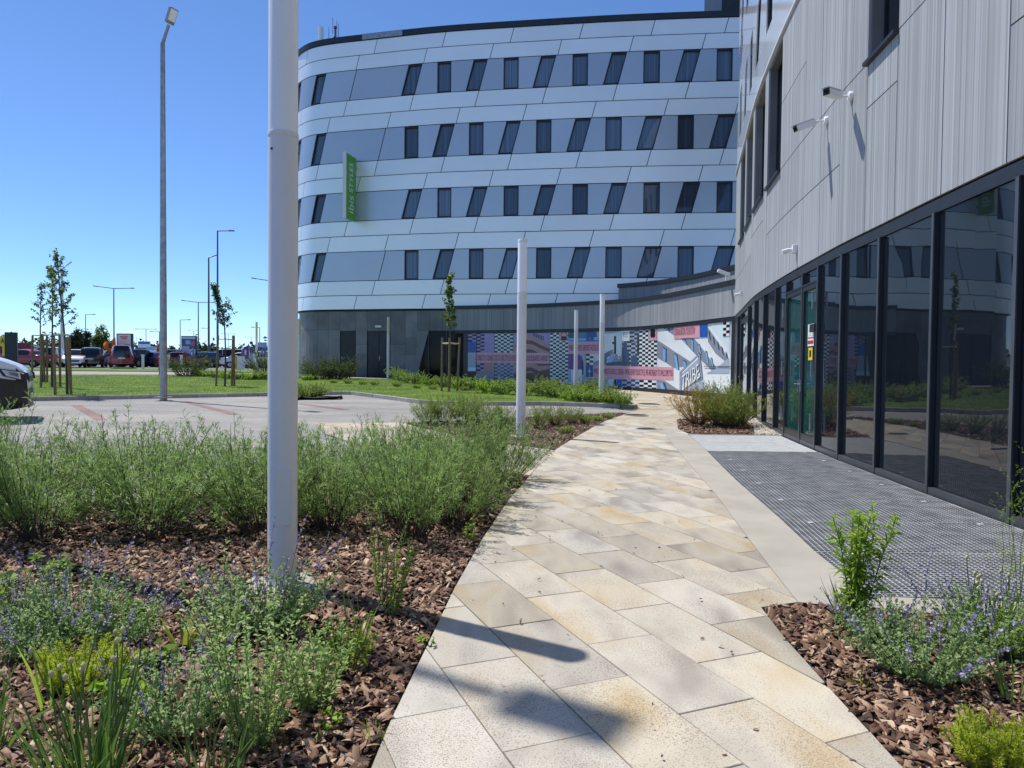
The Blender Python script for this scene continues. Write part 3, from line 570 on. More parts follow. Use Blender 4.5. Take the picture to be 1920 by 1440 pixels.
# ================================================================ hotel block
def u2(zx): return 540 + 0.448 * zx
SL = 0.26                                                    # slant of joints, metres along the wall per metre of height
def hotel():
    root = empty('hotel_building', (-4, 41, terr(-4, 41)), label='white four-storey hotel block with slanted window strips and rounded left end', cat='building')
    off = root.location
    inv = Matrix.Translation(-off)
    def put(mb, name, m, parent=root, **k):
        o = mb.build(name, m, parent, **k)
        if parent is root: o.matrix_parent_inverse = inv
        return o
    S0, S1 = 0.0, HOTEL.len
    bands = {'E2': (4.66, 5.49), 'E1': (5.49, 6.35), 'D2': (8.07, 8.99), 'D1': (8.99, 9.88), 'C2': (11.57, 12.46), 'C1': (12.46, 13.35), 'B2': (15.19, 16.08), 'B1': (16.08, 16.97), 'T2': (18.72, 19.55), 'T1': (19.55, 20.38)}
    joints = {'T1': (180, [80, 367, 653, 937, 1227, 1527, 1835]), 'T2': (240, [30, 292, 575, 852, 1137, 1437, 1740]),
              'B1': (450, [240, 517, 790, 1072, 1368, 1670]), 'B2': (510, [170, 423, 712, 990, 1280, 1582, 1880]),
              'C1': (700, [122, 368, 648, 927, 1213, 1510, 1815]), 'C2': (755, [65, 295, 575, 850, 1133, 1427, 1727]),
              'D1': (950, [242, 517, 787, 1065, 1355, 1655]), 'D2': (1015, [170, 412, 706, 985, 1270, 1565, 1862]),
              'E1': (1205, [122, 358, 645, 917, 1202, 1495, 1790]), 'E2': (1265, [62, 282, 568, 840, 1120, 1410, 1700])}
    g = 0.020
    for k, (z0, z1) in bands.items():
        zy, xs = joints[k]; js = [HOTEL.sz(u2(x), 0.448 * zy)[0] for x in xs]
        while js[0] > 4: js.insert(0, js[0] - 3.6)
        js = [q for q in js if q > 1]; e = [(S0, S0)] + [(q - SL * (z1 - z0) / 2, q + SL * (z1 - z0) / 2) for q in js] + [(S1, S1)]
        for a, b in zip(e, e[1:]):
            put(MB().wall(HOTEL, (a[0] + g, b[0] - g, a[1] + g, b[1] - g), (z0 + g, z1 - g), 0.0, 0.035, 0.35), 'white_panel', M_WHITEP, smooth=True)
    rowA = [('sl', 20, 50), ('sl', 106, 147), ('j', 272, 0), ('sl', 489, 547), ('st', 625, 683), ('sl', 760, 819), ('st', 902, 965), ('sl', 1041, 1105), ('st', 1190, 1255), ('sl', 1336, 1401), ('st', 1487, 1556), ('sl', 1637, 1708), ('st', 1793, 1860)]
    rowB = [('sl', 20, 50), ('sl', 106, 147), ('j', 393, 0), ('st', 487, 546), ('sl', 620, 681), ('st', 757, 818), ('sl', 896, 956), ('st', 1038, 1102), ('sl', 1183, 1250), ('st', 1328, 1396), ('sl', 1476, 1547), ('st', 1630, 1698), ('sl', 1780, 1853)]
    rows = [((16.97, 18.72), rowA, 320), ((13.35, 15.19), rowB, 590), ((9.88, 11.57), rowA, 850), ((6.35, 8.07), rowB, 1105)]
    for (z0, z1), row, zy in rows:
        e = [(S0, S0)]; h = z1 - z0
        for kind, a, b in row:
            sa = HOTEL.sz(u2(a), 0.448 * zy)[0]
            if kind == 'j': e += [(sa - SL * h / 2 - g, sa + SL * h / 2 - g), (sa - SL * h / 2 + g, sa + SL * h / 2 + g)]; continue
            sb = HOTEL.sz(u2(b), 0.448 * zy)[0]
            if sb - sa < 0.55: sa, sb = (sa + sb) / 2 - 0.42, (sa + sb) / 2 + 0.42
            d = SL * h / 2 if kind == 'sl' else 0.0
            e += [(sa - d, sa + d), (sb - d, sb + d)]
            wz0, wz1 = z0 + 0.03, z1 - 0.03
            win = MB(); f = 0.055                              # frame: two jambs, sill, head
            q = (sa - d, sb - d, sa + d, sb + d)
            win.wall(HOTEL, (q[0], q[0] + f, q[2], q[2] + f), (wz0, wz1), -0.012, 0.17); win.wall(HOTEL, (q[1] - f, q[1], q[3] - f, q[3]), (wz0, wz1), -0.012, 0.17)
            win.wall(HOTEL, (q[0] + f, q[1] - f, q[0] + f, q[1] - f), (wz0, wz0 + 0.05), -0.004, 0.17); win.wall(HOTEL, (q[2] + f, q[3] - f, q[2] + f, q[3] - f), (wz1 - 0.07, wz1), -0.014, 0.17)
            wo_ = put(win, 'window', M_DARKMET)
            pn = MB().wall(HOTEL, (q[0] + f, q[1] - f, q[2] + f, q[3] - f), (wz0 + 0.05, wz1 - 0.07), -0.12, 0.02).build('pane', M_WIN, wo_)
        e.append((S1, S1))
        for i in range(0, len(e), 2):
            a, b = e[i], e[i + 1]
            if b[0] - a[0] > 0.05: put(MB().wall(HOTEL, (a[0] + 0.004, b[0] - 0.004, a[1] + 0.004, b[1] - 0.004), (z0 + g, z1 - g), -0.004, 0.035, 0.35), 'window_band_panel', M_GREYP, smooth=True)
    put(MB().wall(HOTEL, (S0, S1, S0, S1), (4.62, 20.4), -0.19, 0.25, 0.5), 'inner_wall', M_BACK)
    put(MB().wall(HOTEL, (S0, S1, S0, S1), (20.39, 20.72), 0.06, 0.4, 0.4), 'parapet_cap', M_DARKMET)
    glint = HOTEL.sz(680, 70)[0], HOTEL.sz(755, 70)[0]
    put(MB().wall(HOTEL, (glint[0], glint[1], glint[0], glint[1]), (20.40, 20.735), 0.072, 0.43, 0.4), 'sun_glint_capping', M_STEEL)  # pale strip laid over the dark cap to paint in its sun glint
    pl = [tuple(HOTEL.at(q, -0.2)) for q in np.linspace(S0, S1, 60)] + [(16, 60), (-11, 60)]
    put(MB().prism(pl, 20.2, 20.3), 'roof', M_DARKMET); put(MB().prism(pl, 4.56, 4.63), 'soffit', M_DARKMET)
    put(MB().box((13.0, 41.0, 22.4), (3.6, 3.6, 4.6)), 'roof_plant_room', M_DARKMET)
    # ground floor cladding
    R = -0.22
    def su(u, v=650): return HOTEL.sz(u, v)[0]
    zb = 0.3; zt = 4.6; zd = HOTEL.sz(707, 620)[1]
    cols = [500, 525, 546, 568, 590, 612, 634, 664, 685, 707, 729, 757, 780, 803, 828, 852, 870]
    for a, b in zip(cols, cols[1:]):
        s0, s1 = su(a) + 0.006, su(b) - 0.006; r = random.Random(a)
        if 634 <= a < 664 or 685 <= a < 729 or a >= 780: put(MB().wall(HOTEL, (s0, s1, s0, s1), (zd + 0.01, zt), R, 0.05, 0.4), 'cladding_tile', M_BASE); continue
        cuts = sorted([r.choice((3.5, 3.0, 2.6)), r.choice((1.5, 1.2, 2.0))]); zz = [zb] + cuts + [zt]
        for c, d in zip(zz, zz[1:]):
            if a == 757 and d < 3.45: d2 = d
            put(MB().wall(HOTEL, (s0, s1, s0, s1), (c + 0.006, d - 0.006), R, 0.05, 0.4), 'cladding_tile', M_BASE)
    # slanted end of the cladding against the black glazing
    put(MB().wall(HOTEL, (su(780) - 0.19, su(776), su(780) - 0.002, su(801)), (zb, zd), R + 0.004, 0.05), 'slanted_cladding_tile', M_BASE)
    gl = MB().wall(HOTEL, (su(770), su(872), su(770), su(872)), (zb, zd), R - 0.06, 0.05); put(gl, 'black_glazing', M_GLASSB)
    for u in (801, 835, 866): put(MB().wall(HOTEL, (su(u) - 0.04, su(u) + 0.04) * 2, (zb, zd), R - 0.02, 0.06), 'glazing_bar', M_DARKMET)
    put(MB().wall(HOTEL, (S0, su(868), S0, su(868)), (0.0, 4.62), R - 0.14, 0.2, 0.5), 'inner_wall', M_BACK)
    put(MB().wall(HOTEL, (S0, su(505), S0, su(505)), (0.2, 4.6), R, 0.05, 0.5), 'cladding_tile', M_BASE)
    # louvre and door
    lo = MB().wall(HOTEL, (su(634) + 0.02, su(664) - 0.02) * 2, (0.5, zd), R - 0.08, 0.04); L = put(lo, 'louvre_grille', M_DARKMET)
    z = 0.6
    while z < zd - 0.05:
        MB().wall(HOTEL, (su(634) + 0.04, su(664) - 0.04) * 2, (z, z + 0.07), R - 0.03, 0.05).build('louvre_blade', M_DARKMET, L); z += 0.13
    dz0 = terr(-8, 41.5) + 0.12
    put(MB().wall(HOTEL, (su(685) + 0.01, su(729) - 0.01) * 2, (zd - 0.10, zd), R - 0.02, 0.08), 'door_frame', M_DARKMET)
    for i, (a, b) in enumerate(((686, 706.6), (707.4, 728))):
        d = put(MB().wall(HOTEL, (su(a), su(b)) * 2, (dz0, zd - 0.11), R - 0.05, 0.05), 'door', M_DARKMET)
        if i == 1:
            s_ = su(709); x, y = HOTEL.at(s_, R + 0.02); MB().box((x, y, dz0 + 1.12), (0.06, 0.03, 0.26)).tube([(x, y - 0.02, dz0 + 1.15), (x, y - 0.07, dz0 + 1.15), (x + 0.16, y - 0.07, dz0 + 1.15)], 0.012, 6).build('handle', M_STEEL, d)
    x, y = HOTEL.at(su(707), R + 0.06); put(MB().box((x, y, 3.66), (0.36, 0.12, 0.12)), 'door_lamp', M_PAINTW)
    return root
hotel()

# blade sign on the facade
def blade_sign():
    s_, z1 = HOTEL.sz(668, 300); z0 = HOTEL.sz(668, 418)[1]; z1 = z0 + 3.75; x, y = HOTEL.at(s_, 0); n = HOTEL.nrm(s_)
    root = empty('blade_sign', (x, y, z0), math.atan2(n[1], n[0]), 'green vertical hotel sign projecting from the white facade', 'sign')
    g = mat('sign_green', (0.10, 0.36, 0.02), 0.35, var=0.04); D = 1.35
    MB().box((0.12 + D / 2, 0, 3.75 / 2), (D - 0.05, 0.16, 3.7)).build('sign_box', g, root, bevel=0.01)
    MB().box((0.12 + D - 0.02, 0, 3.75 / 2), (0.05, 0.21, 3.76)).build('edge_trim', M_MIDMET if False else M_LAMPG, root, bevel=0.008)
    for z in (0.5, 3.2): MB().box((0.06, 0, z), (0.16, 0.08, 0.12)).build('bracket', M_MIDMET, root)
    for txt, zz, size, wd in (('ibis', 0.42, 1.0, 0.62), ('STYLES', 1.6, 1.7, 0.42)):
        V, Fs = text_mesh(txt); sx = size / V[:, 0].max(); sy = wd / V[:, 1].max()
        for side in (1, -1):                                 # both faces carry the lettering, running upwards
            P = [((0.12 + D * 0.5 - side * (b * sy - wd / 2) * -1 if False else 0.12 + D * 0.5 + (1 if side > 0 else -1) * (b * sy - wd / 2)), side * 0.0825, zz + a * sx) for a, b, c in V]
            MB().add(P, [f if side > 0 else f[::-1] for f in Fs]).build('lettering', M_PAINTW, root)
blade_sign()
def roof_antenna():
    p = AT(618, 78, 45.2); root = empty('roof_antenna', (p.x, p.y, 20.28), label='phone mast with white panel antenna and whips on the hotel roof', cat='antenna')
    s = 45.2 / 1332; h = (78 - 45) * s + 0.8
    MB().tube([(-0.55, 0, 0), (-0.55, 0, h + 0.35)], 0.17, 8).build('panel_antenna', M_PAINTW, root, smooth=True)
    for x, z in ((-0.1, 1.5), (0.35, 2.2), (0.5, 1.6)): MB().tube([(x, 0, 0), (x, 0, z)], 0.05, 6).build('mast', M_DARKMET, root)
    MB().tube([(-0.1, 0, 1.3), (0.35, 0, 1.75)], 0.03, 6).build('brace', M_DARKMET, root)
    for x, z0, z1 in ((-0.05, 1.4, 2.3), (0.2, 1.9, 2.9), (0.45, 1.6, 2.7), (0.56, 1.5, 2.5)): MB().tube([(x, 0, z0), (x, 0, z1)], [0.018, 0.012], 5).build('whip', M_DARKMET, root)
    MB().lathe([(0.0, 0), (0.09, 0), (0.09, 0.14), (0.0, 0.2)], (0.35, 0, 2.2), 8).build('warning_lamp', mat('red_lens', (0.5, 0.02, 0.02), 0.3), root)
roof_antenna()

# ================================================================ low link building with printed glazing
PR = {}
def pm(name, c, rough=0.2):
    if name not in PR: c = tuple(min(0.85, q * 1.35) for q in c); PR[name] = mat('print_' + name, c, rough, var=0.05, scale=2, spec=0.5)
    return PR[name]
def low_building():
    root = empty('link_building', (3.5, 37.4, terr(3.5, 37.4)), label='low curved grey link building with printed window graphics', cat='building'); inv = Matrix.Translation(-root.location)
    def put(mb, name, m, parent=root, **k):
        o = mb.build(name, m, parent, **k)
        if parent is root: o.matrix_parent_inverse = inv
        return o
    SZ = LOW.sz; L = LOW.len; zs = 3.42; zt = 4.62
    s0 = 0.0; q = s0; r = random.Random(3)
    while q < L - 0.05:
        w_ = min(0.74, L - q); put(MB().wall(LOW, (q + 0.005, q + w_ - 0.005) * 2, (zs, zt), 0.02, 0.05, 0.4), 'fascia_panel', M_RIB2); q += w_
    put(MB().wall(LOW, (s0 - 0.05, L, s0 - 0.05, L), (zt + 0.005, zt + 0.20), 0.09, 0.4, 0.4), 'roof_coping', M_DARKMET)
    put(MB().wall(LOW, (s0, L, s0, L), (3.24, 3.415), 0.005, 0.2, 0.3), 'head_rail', M_DARKMET)
    put(MB().wall(LOW, (s0, L, s0, L), (-0.1, zt), -0.12, 0.3, 0.5), 'inner_wall', M_BACK)
    put(MB().wall(LOW, (s0, L, s0, L), (0.1, 0.42), 0.005, 0.1, 0.3), 'plinth', M_DARKMET)
    edge = [tuple(LOW.at(t, -0.1)) for t in np.linspace(0, L, 40)] + [(11, 27), (11, 38.5), (6, 39.2), (1, 39.9)]
    put(MB().prism(edge, 4.5, 4.58), 'roof', M_DARKMET)
    # upper roof upstand behind
    a = SZ(1128, 560)[0]
    put(MB().wall(LOW, (a, L + 1.0) * 2, (4.5, 5.62), -1.7, 0.2, 0.4), 'upstand_wall', M_RIB2); put(MB().wall(LOW, (a - 0.04, L + 1.0) * 2, (5.63, 5.84), -1.62, 0.4, 0.4), 'upstand_coping', M_DARKMET)
    # panes
    us = [868, 893, 926.7, 961.6, 996, 1030.8, 1064.4, 1098, 1131.5, 1165.3, 1197.5, 1230.7, 1262.6, 1294, 1325.5, 1353, 1370]
    ss = [SZ(u, 660)[0] for u in us]
    base = pm('pale_grey', (0.50, 0.50, 0.54)); dk = pm('black', (0.012, 0.012, 0.014)); wh = pm('white', (0.72, 0.72, 0.70)); pk = pm('pink', (0.55, 0.27, 0.32)); bl = pm('blue', (0.012, 0.085, 0.36)); pu = pm('purple', (0.10, 0.04, 0.20)); lil = pm('lilac', (0.29, 0.22, 0.42))
    navy = pm('navy', (0.03, 0.06, 0.12)); sky_ = pm('sky', (0.16, 0.36, 0.62)); gr = pm('mid_grey', (0.20, 0.215, 0.25)); brick = pm('rose_brick', (0.36, 0.20, 0.20)); brown = pm('brown', (0.10, 0.055, 0.05)); lb = pm('ice_blue', (0.50, 0.60, 0.70)); ochre = pm('sand', (0.42, 0.30, 0.13)); ink = pm('ink', (0.10, 0.05, 0.06)); teal = pm('petrol', (0.07, 0.15, 0.21)); slate = pm('slate', (0.30, 0.34, 0.42)); bwhite = pm('bluish_white', (0.60, 0.64, 0.70))
    for i, (a, b) in enumerate(zip(ss, ss[1:])):
        put(MB().wall(LOW, (a + 0.008, b - 0.008) * 2, (0.40, 3.25), -0.045, 0.03, 0.2), 'printed_pane', dk if i == 0 else (gr if i < 3 else base))
    put(MB().wall(LOW, (ss[-1] + 0.01, L) * 2, (0.3, 3.25), -0.01, 0.05, 0.4), 'corner_post', M_DARKMET)
    cnt = [0]
    def pr(name, polys, layer=1):
        """polys: list of (material, [(u, v), ...]) in survey coordinates, printed one over the other"""
        ms = []; mb = MB()
        for k, (m, p) in enumerate(polys):
            if m not in ms: ms.append(m)
            p = [SZ(*c) for c in p]; mb.wpoly(LOW, [(a, max(b, 0.42)) for a, b in p], -0.045 + 0.008 * layer + 0.0004 * k, ms.index(m))
        return put(mb, name, ms)
    def rect(u0, v0, u1, v1, u0b=None): return [(u0, v0), (u1, v0), (u1, v1), (u0, v1)]
    def checker(u0, v0, u1, v1, bg, fg, layer=1, cw=0.40, ch=0.105):
        (a, zt_), (b, zb_) = SZ(u0, v0), SZ(u1, v1); mb = MB(); mb.wpoly(LOW, [(a, zb_), (b, zb_), (b, zt_), (a, zt_)], -0.045 + 0.008 * layer, 0); ny = max(2, round((zt_ - zb_) / ch)); nx = max(2, round((b - a) / cw) * 2)
        for j in range(ny):
            z0 = zb_ + (zt_ - zb_) * j / ny; z1 = zb_ + (zt_ - zb_) * (j + 1) / ny
            for i in range(nx):
                if (i + j) % 2: continue
                x0 = a + (b - a) * i / nx; x1 = a + (b - a) * (i + 1) / nx; mb.wpoly(LOW, [(x0, z0), (x1, z0), (x1, z1), (x0, z1)], -0.045 + 0.008 * layer + 0.0015, 1)
        return put(mb, 'checker_print', [bg, fg])
    def words(txt, u0, v0, u1, v1, m, layer=3, shear=None):
        V, Fs = text_mesh(txt); V[:, 0] /= V[:, 0].max(); V[:, 1] /= V[:, 1].max(); vs = []
        for a, b, c in V:
            if shear: (p0, p1, p2, p3) = shear; P = [(p0[i] * (1 - a) + p1[i] * a) * (1 - b) + (p3[i] * (1 - a) + p2[i] * a) * b for i in (0, 1)]; s_, z = SZ(*P)
            else: s_, z = SZ(u0 + (u1 - u0) * a, (v1[0] if a < 0 else v1[0] * (1 - a) + v1[1] * a) * (1 - b) + (v0[0] * (1 - a) + v0[1] * a) * b)
            x, y = LOW.at(s_, -0.045 + 0.008 * layer); vs.append((x, y, z))
        put(MB().add(vs, Fs), 'lettering', m)
    # left group
    checker(877.7, 623.5, 892.4, 640.5, lil, dk); pr('blue_block', [(bl, rect(876.8, 641, 892.4, 660.7))] + [(navy, rect(880, 645 + 4 * i, 889, 646 + 4 * i)) for i in range(4)]); pr('grey_block', [(slate, rect(876.8, 661, 891.5, 696)), (lb, rect(876.8, 689, 891.5, 696))])
    checker(893.6, 623.5, 907.7, 660.7, lil, dk); pr('lilac_block', [(lil, rect(907.7, 623, 926.4, 662))]); checker(927.4, 622.4, 961.0, 661.3, lb, dk)
    pr('pink_band', [(pk, [(893, 661), (961, 661), (1029.5, 661.8), (1029.5, 682), (961, 681), (893, 680.6)])], 2); checker(893.5, 681, 906.6, 696, lil, dk); pr('sand_block', [(brick, rect(906.6, 681, 926.2, 696))])
    checker(927, 681.5, 961, 712, slate, navy)
    # printed street picture
    v0 = 621
    pic = [(lil, rect(962.2, v0, 1030.4, 715)), (brick, [(962.2, 650), (984, 629), (996, 630), (1008, 634), (1030.4, 646), (1030.4, 715), (962.2, 715)])]
    for k in range(4):
        t = 12 + 17 * k; pic.append((brown, [(985, 630 + t - 4), (996, 630 + t - 4), (1010, 634 + t - 1), (1030.4, 646 + t * 0.72), (1030.4, 652 + t * 0.72), (1010, 641 + t - 1), (996, 637 + t - 4), (985, 637 + t - 4)]))
        pic.append((ochre, [(962.2, 650 + t * 0.8), (980, 637 + t), (980, 641 + t), (962.2, 653 + t * 0.8)]))
    pic.append((brown, [(962.2, 700), (1030.4, 698), (1030.4, 715), (962.2, 715)]))
    for i in range(7): pic.append((dk, rect(999 + 3 * i, 624.5 + 0.9 * i, 1000.4 + 3 * i, 631 + 1.2 * i)))
    pr('street_picture', pic)
    words('DIRECTLY CONNECTED TO IBIS STYLES HOTEL', 895, (665.8, 665.8), 969, (676, 676.4), ink); words('YOUR BUDAPEST AIRPORT', 984, (666.2, 666.4), 1028, (676.6, 677), ink)
    checker(1031.3, 620.5, 1064, 715, bwhite, dk, cw=0.42); pr('pink_motif', [(pk, rect(1049.8, 620.6, 1063.8, 639.4)), (dk, rect(1051.5, 630.5, 1062.5, 638)), (dk, [(1051.5, 629), (1051.5, 626), (1053.5, 622.5), (1051.5, 622), (1062.5, 622), (1060.5, 622.5), (1062.5, 626), (1062.5, 629)]), (pk, [(1052.5, 629.2), (1053.2, 625), (1057, 622.6), (1060.8, 625), (1061.5, 629.2)])], 3)
    # middle group
    pr('lounge_picture', [(slate, rect(1064.8, 617.5, 1131.3, 641)), (navy, rect(1064.8, 622, 1098, 634)), (teal, rect(1084, 622, 1098, 633)), (sky_, rect(1064.8, 634, 1131.3, 641)), (navy, rect(1098, 622.5, 1118, 632))] + [(bl, rect(1066 + 2.6 * i, 638, 1067.6 + 2.6 * i, 640.2)) for i in range(24)])
    pr('blue_motif', [(bl, rect(1098.3, 616.8, 1112.4, 639.6)), (navy, [(1105.3, 620), (1108.6, 628), (1105.3, 637), (1102, 628)]), (navy, [(1099.5, 620), (1105.3, 628), (1111, 620), (1108, 630), (1111, 637), (1105.3, 629), (1099.5, 637), (1102.5, 628)]), (brick, [(1105.3, 631), (1106.3, 634.5), (1105.3, 638), (1104.3, 634.5)])], 3)
    pr('pink_band', [(pk, [(1064.8, 641), (1131.5, 640), (1131.5, 663), (1064.8, 663)])], 2); words('TRIBE BUDAPEST AIRPORT HOTEL IS OPEN', 1066, (646.8, 646), 1130, (657.6, 657.4), ink)
    pr('purple_picture', [(slate, rect(1064.8, 663.5, 1097.6, 716)), (pu, [(1064.8, 663.5), (1083, 663.5), (1090, 668), (1091, 692), (1064.8, 692)]), (dk, [(1090, 671), (1093, 678), (1094, 700), (1091, 704), (1090.5, 690)]), (bwhite, rect(1070, 694, 1090, 716))])
    checker(1098.3, 663.6, 1111.6, 684, bwhite, dk, cw=0.3); pr('blue_motif', [(bl, rect(1098.3, 684.2, 1111.4, 707)), (navy, rect(1099.6, 686.5, 1110.2, 704.5)), (sky_, [(1104.9, 688), (1106.3, 694), (1109, 696), (1106.3, 698), (1104.9, 703.5), (1103.5, 698), (1101, 696), (1103.5, 694)])], 3)
    pr('grey_block', [(base, rect(1112, 663.6, 1131.2, 685)), (gr, [(1112, 679), (1131, 672), (1131, 685), (1112, 685)])])
    room = [(lb, rect(1131.8, 615, 1165, 686)), (bwhite, [(1131.8, 625), (1150, 624), (1150, 668), (1131.8, 680)]), (slate, [(1131.8, 615), (1165, 614.5), (1165, 620), (1150, 625), (1131.8, 626)]), (dk, rect(1150.5, 630, 1154.5, 664)), (bwhite, rect(1155, 629, 1164.6, 668)), (dk, rect(1147, 641, 1151, 645)), (gr, [(1140, 686), (1155, 664), (1165, 664), (1165, 686)]), (teal, [(1132, 663), (1148, 655), (1150, 662), (1138, 670), (1137, 684), (1132, 684)]), (sky_, [(1138, 673), (1149, 663), (1154, 664), (1149, 676), (1140, 680)]), (ochre, [(1145.5, 658), (1148, 657), (1148.5, 666), (1146.5, 667)]), (brick, [(1142, 661), (1144, 660), (1145, 669), (1143, 671)]), (bwhite, [(1157, 664), (1163, 662), (1164, 670), (1158, 673)]), (brick, [(1158, 668), (1163, 667), (1163, 670), (1159, 671)]), (navy, [(1138, 680), (1165, 677), (1165, 686), (1134, 686)])]
    pr('room_picture', room)
    pr('pink_band', [(pk, [(1112.5, 685.2), (1165, 685.6), (1230.7, 688), (1261.8, 688.6), (1261.8, 713), (1230.7, 712), (1165, 709.8), (1112.5, 708)])], 2)
    words('MODERN COMFORT OR BOLD DESIGN - WHICHEVER YOUR STYLE, WE ARE READY TO WELCOME YOU', 1113.8, (690.5, 693.6), 1260.5, (702.2, 707.6), ink)
    pr('lounge_picture', [(slate, rect(1131.8, 709.5, 1165, 731)), (lb, [(1134, 724), (1141, 711), (1150, 711), (1147, 730), (1134, 730)]), (dk, [(1151, 712), (1155, 711), (1154, 728), (1149, 729)]), (bl, [(1156, 711), (1165, 711), (1165, 730), (1154, 730)])]); pr('lounge_picture', [(gr, rect(1098.3, 709, 1131.3, 727)), (brick, rect(1114, 709, 1124, 715))])
    checker(1165.8, 711, 1197, 733, slate, navy, cw=0.5); checker(1198, 712.5, 1228.5, 735.4, bwhite, dk, cw=0.55)
    checker(1165.8, 639.5, 1197, 687, slate, dk, cw=0.5); checker(1180, 614.3, 1197, 640, slate, dk, cw=0.5, layer=2); pr('wall_picture', [(bwhite, rect(1165.9, 616, 1179.8, 639.4)), (dk, rect(1168.2, 623, 1176.6, 632)), (bwhite, rect(1168.9, 623.8, 1175.9, 631.2))], 3); words('TRIBE', 1169.8, (626.4, 626.4), 1175, (628.8, 628.8), ink, 5)
    pr('dark_figures', [(navy, [(1166, 655), (1170, 640), (1173, 640), (1174, 655), (1178, 660), (1180, 686), (1166, 686)]), (navy, [(1183, 672), (1187, 665), (1193, 668), (1196, 686), (1182, 686)]), (dk, rect(1194, 628, 1196.8, 664))], 3)
    checker(1198, 612.3, 1230, 687.6, bwhite, dk, cw=0.5); cx, cy = 1223.3, 624.6
    quat = [(cx + 5.6 * math.cos(t) * (0.74 + 0.26 * abs(math.cos(2 * t + math.pi / 2))), cy + 10.4 * math.sin(t) * (0.74 + 0.26 * abs(math.cos(2 * t + math.pi / 2)))) for t in np.linspace(0, 2 * math.pi, 40)[:-1]]
    pr('quatrefoil_motif', [(pk, rect(1216.2, 611.6, 1230.5, 638)), (dk, quat)], 3)
    # right group: picture of the hotel with its own sign
    big = [(bwhite, [(1231.2, 609.5), (1368, 594.5), (1368, 752), (1231.2, 737)])]
    big += [(gr, [(1231.2, 609.5), (1262, 606.5), (1262, 629)]), (navy, [(1245, 609), (1252, 608.5), (1255, 622), (1249, 618)]), (sky_, [(1246, 610), (1249.5, 609.6), (1252, 619), (1249, 617)])]
    big += [(gr, [(1231.2, 638), (1262, 658), (1290, 676), (1302, 685), (1262, 690), (1231.2, 671)]), (gr, [(1274, 634), (1300, 634), (1318, 657), (1350, 700), (1335, 697), (1300, 662)])]
    for (a, b, w1, h1, sl_) in ((1241, 650, 8, 29, 0), (1262, 662, 7, 33, 4), (1279, 674, 6.5, 20, 2), (1280, 634.5, 5, 12, 3), (1294, 634, 5, 25, 1), (1307, 644, 4.5, 22, 3), (1321, 657, 4, 26, 3), (1331, 670, 3.6, 22, 3)):
        big += [(navy, [(a, b), (a + w1, b + w1 * 0.5), (a + w1 + sl_, b + h1), (a + sl_, b + h1 - w1 * 0.45)]), (sky_, [(a + 0.5, b + 2), (a + w1 * 0.72, b + 3 + w1 * 0.3), (a + w1 * 0.72 + sl_, b + h1 - 1.5), (a + sl_ + 0.4, b + h1 - w1 * 0.45)])]
    big += [(gr, [(1326, 614), (1354, 655), (1366, 676), (1357, 676), (1340, 662), (1326, 640)]), (lb, [(1326, 603), (1354, 599), (1366, 598), (1366, 664), (1354, 641), (1340, 622)])]
    for i in range(5): big.append((navy, [(1327 + 8 * i, 619 + 10 * i), (1330 + 8 * i, 622 + 10 * i), (1332.5 + 8 * i, 640 + 9 * i), (1329.5 + 8 * i, 636 + 9 * i)]))
    big += [(gr, [(1231.2, 713), (1245, 714), (1272, 732), (1270, 741), (1231.2, 737)]), (sky_, [(1236, 718), (1242, 718), (1246, 735), (1239, 735)]), (navy, [(1242, 717), (1246, 718), (1250, 736), (1246, 735)]), (slate, [(1340, 692), (1366, 670), (1366, 700), (1322, 700)]), (slate, [(1275, 742), (1318, 714), (1318, 752), (1275, 748)])]
    pr('hotel_picture', big)
    fr = [(1273.5, 697.5), (1311.5, 660.5), (1317, 711), (1273.5, 739)]
    def inset(k): cxx = sum(p[0] for p in fr) / 4; cyy = sum(p[1] for p in fr) / 4; return [(cxx + (p[0] - cxx) * k, cyy + (p[1] - cyy) * k) for p in fr]
    pr('sign_picture', [(navy, fr), (slate, inset(0.95)), (navy, inset(0.86)), (bwhite, inset(0.80)), (slate, [(1278, 700), (1309, 672), (1311, 694), (1278, 722)])], 3)
    words('TRIBE', 0, 0, 0, 0, navy, 5, shear=[(1278.5, 734), (1312.8, 708.5), (1310.6, 681.5), (1278.8, 706)]); words('TRIBE', 0, 0, 0, 0, bwhite, 6, shear=[(1277.9, 733), (1312.0, 707.8), (1309.8, 681.0), (1278.2, 705.2)])
    pr('pink_band', [(pk, [(1263, 608.2), (1311.5, 603.2), (1311.5, 632.5), (1263, 635.2)])], 4); words('SCAN & BOOK YOUR STAY', 1264.5, (615.8, 612.2), 1303, (628.6, 626.6), ink, 6)
    pr('blue_motif', [(bl, [(1312, 603.2), (1325.2, 601.6), (1325.2, 631.6), (1312, 632.4)]), (navy, [(1313, 606), (1316, 605.5), (1314, 609), (1313, 613)]), (navy, [(1324.4, 605), (1321.5, 605.2), (1323.4, 608.4), (1324.4, 612)]), (navy, [(1313, 629), (1316, 630), (1314, 626), (1313, 622)]), (navy, [(1324.4, 628.5), (1321.5, 629.5), (1323.4, 625.4), (1324.4, 621)])], 4)
    checker(1355.6, 598.5, 1366.8, 630, bwhite, dk, 4, cw=0.45)
    # door rail across the last panes
    a = SZ(1319, 690)[0]; put(MB().wall(LOW, (a, ss[-1]) * 2, (SZ(1340, 687)[1] - 0.012, SZ(1340, 687)[1] + 0.012), 0.0, 0.012), 'rail', M_MIDMET)
low_building()
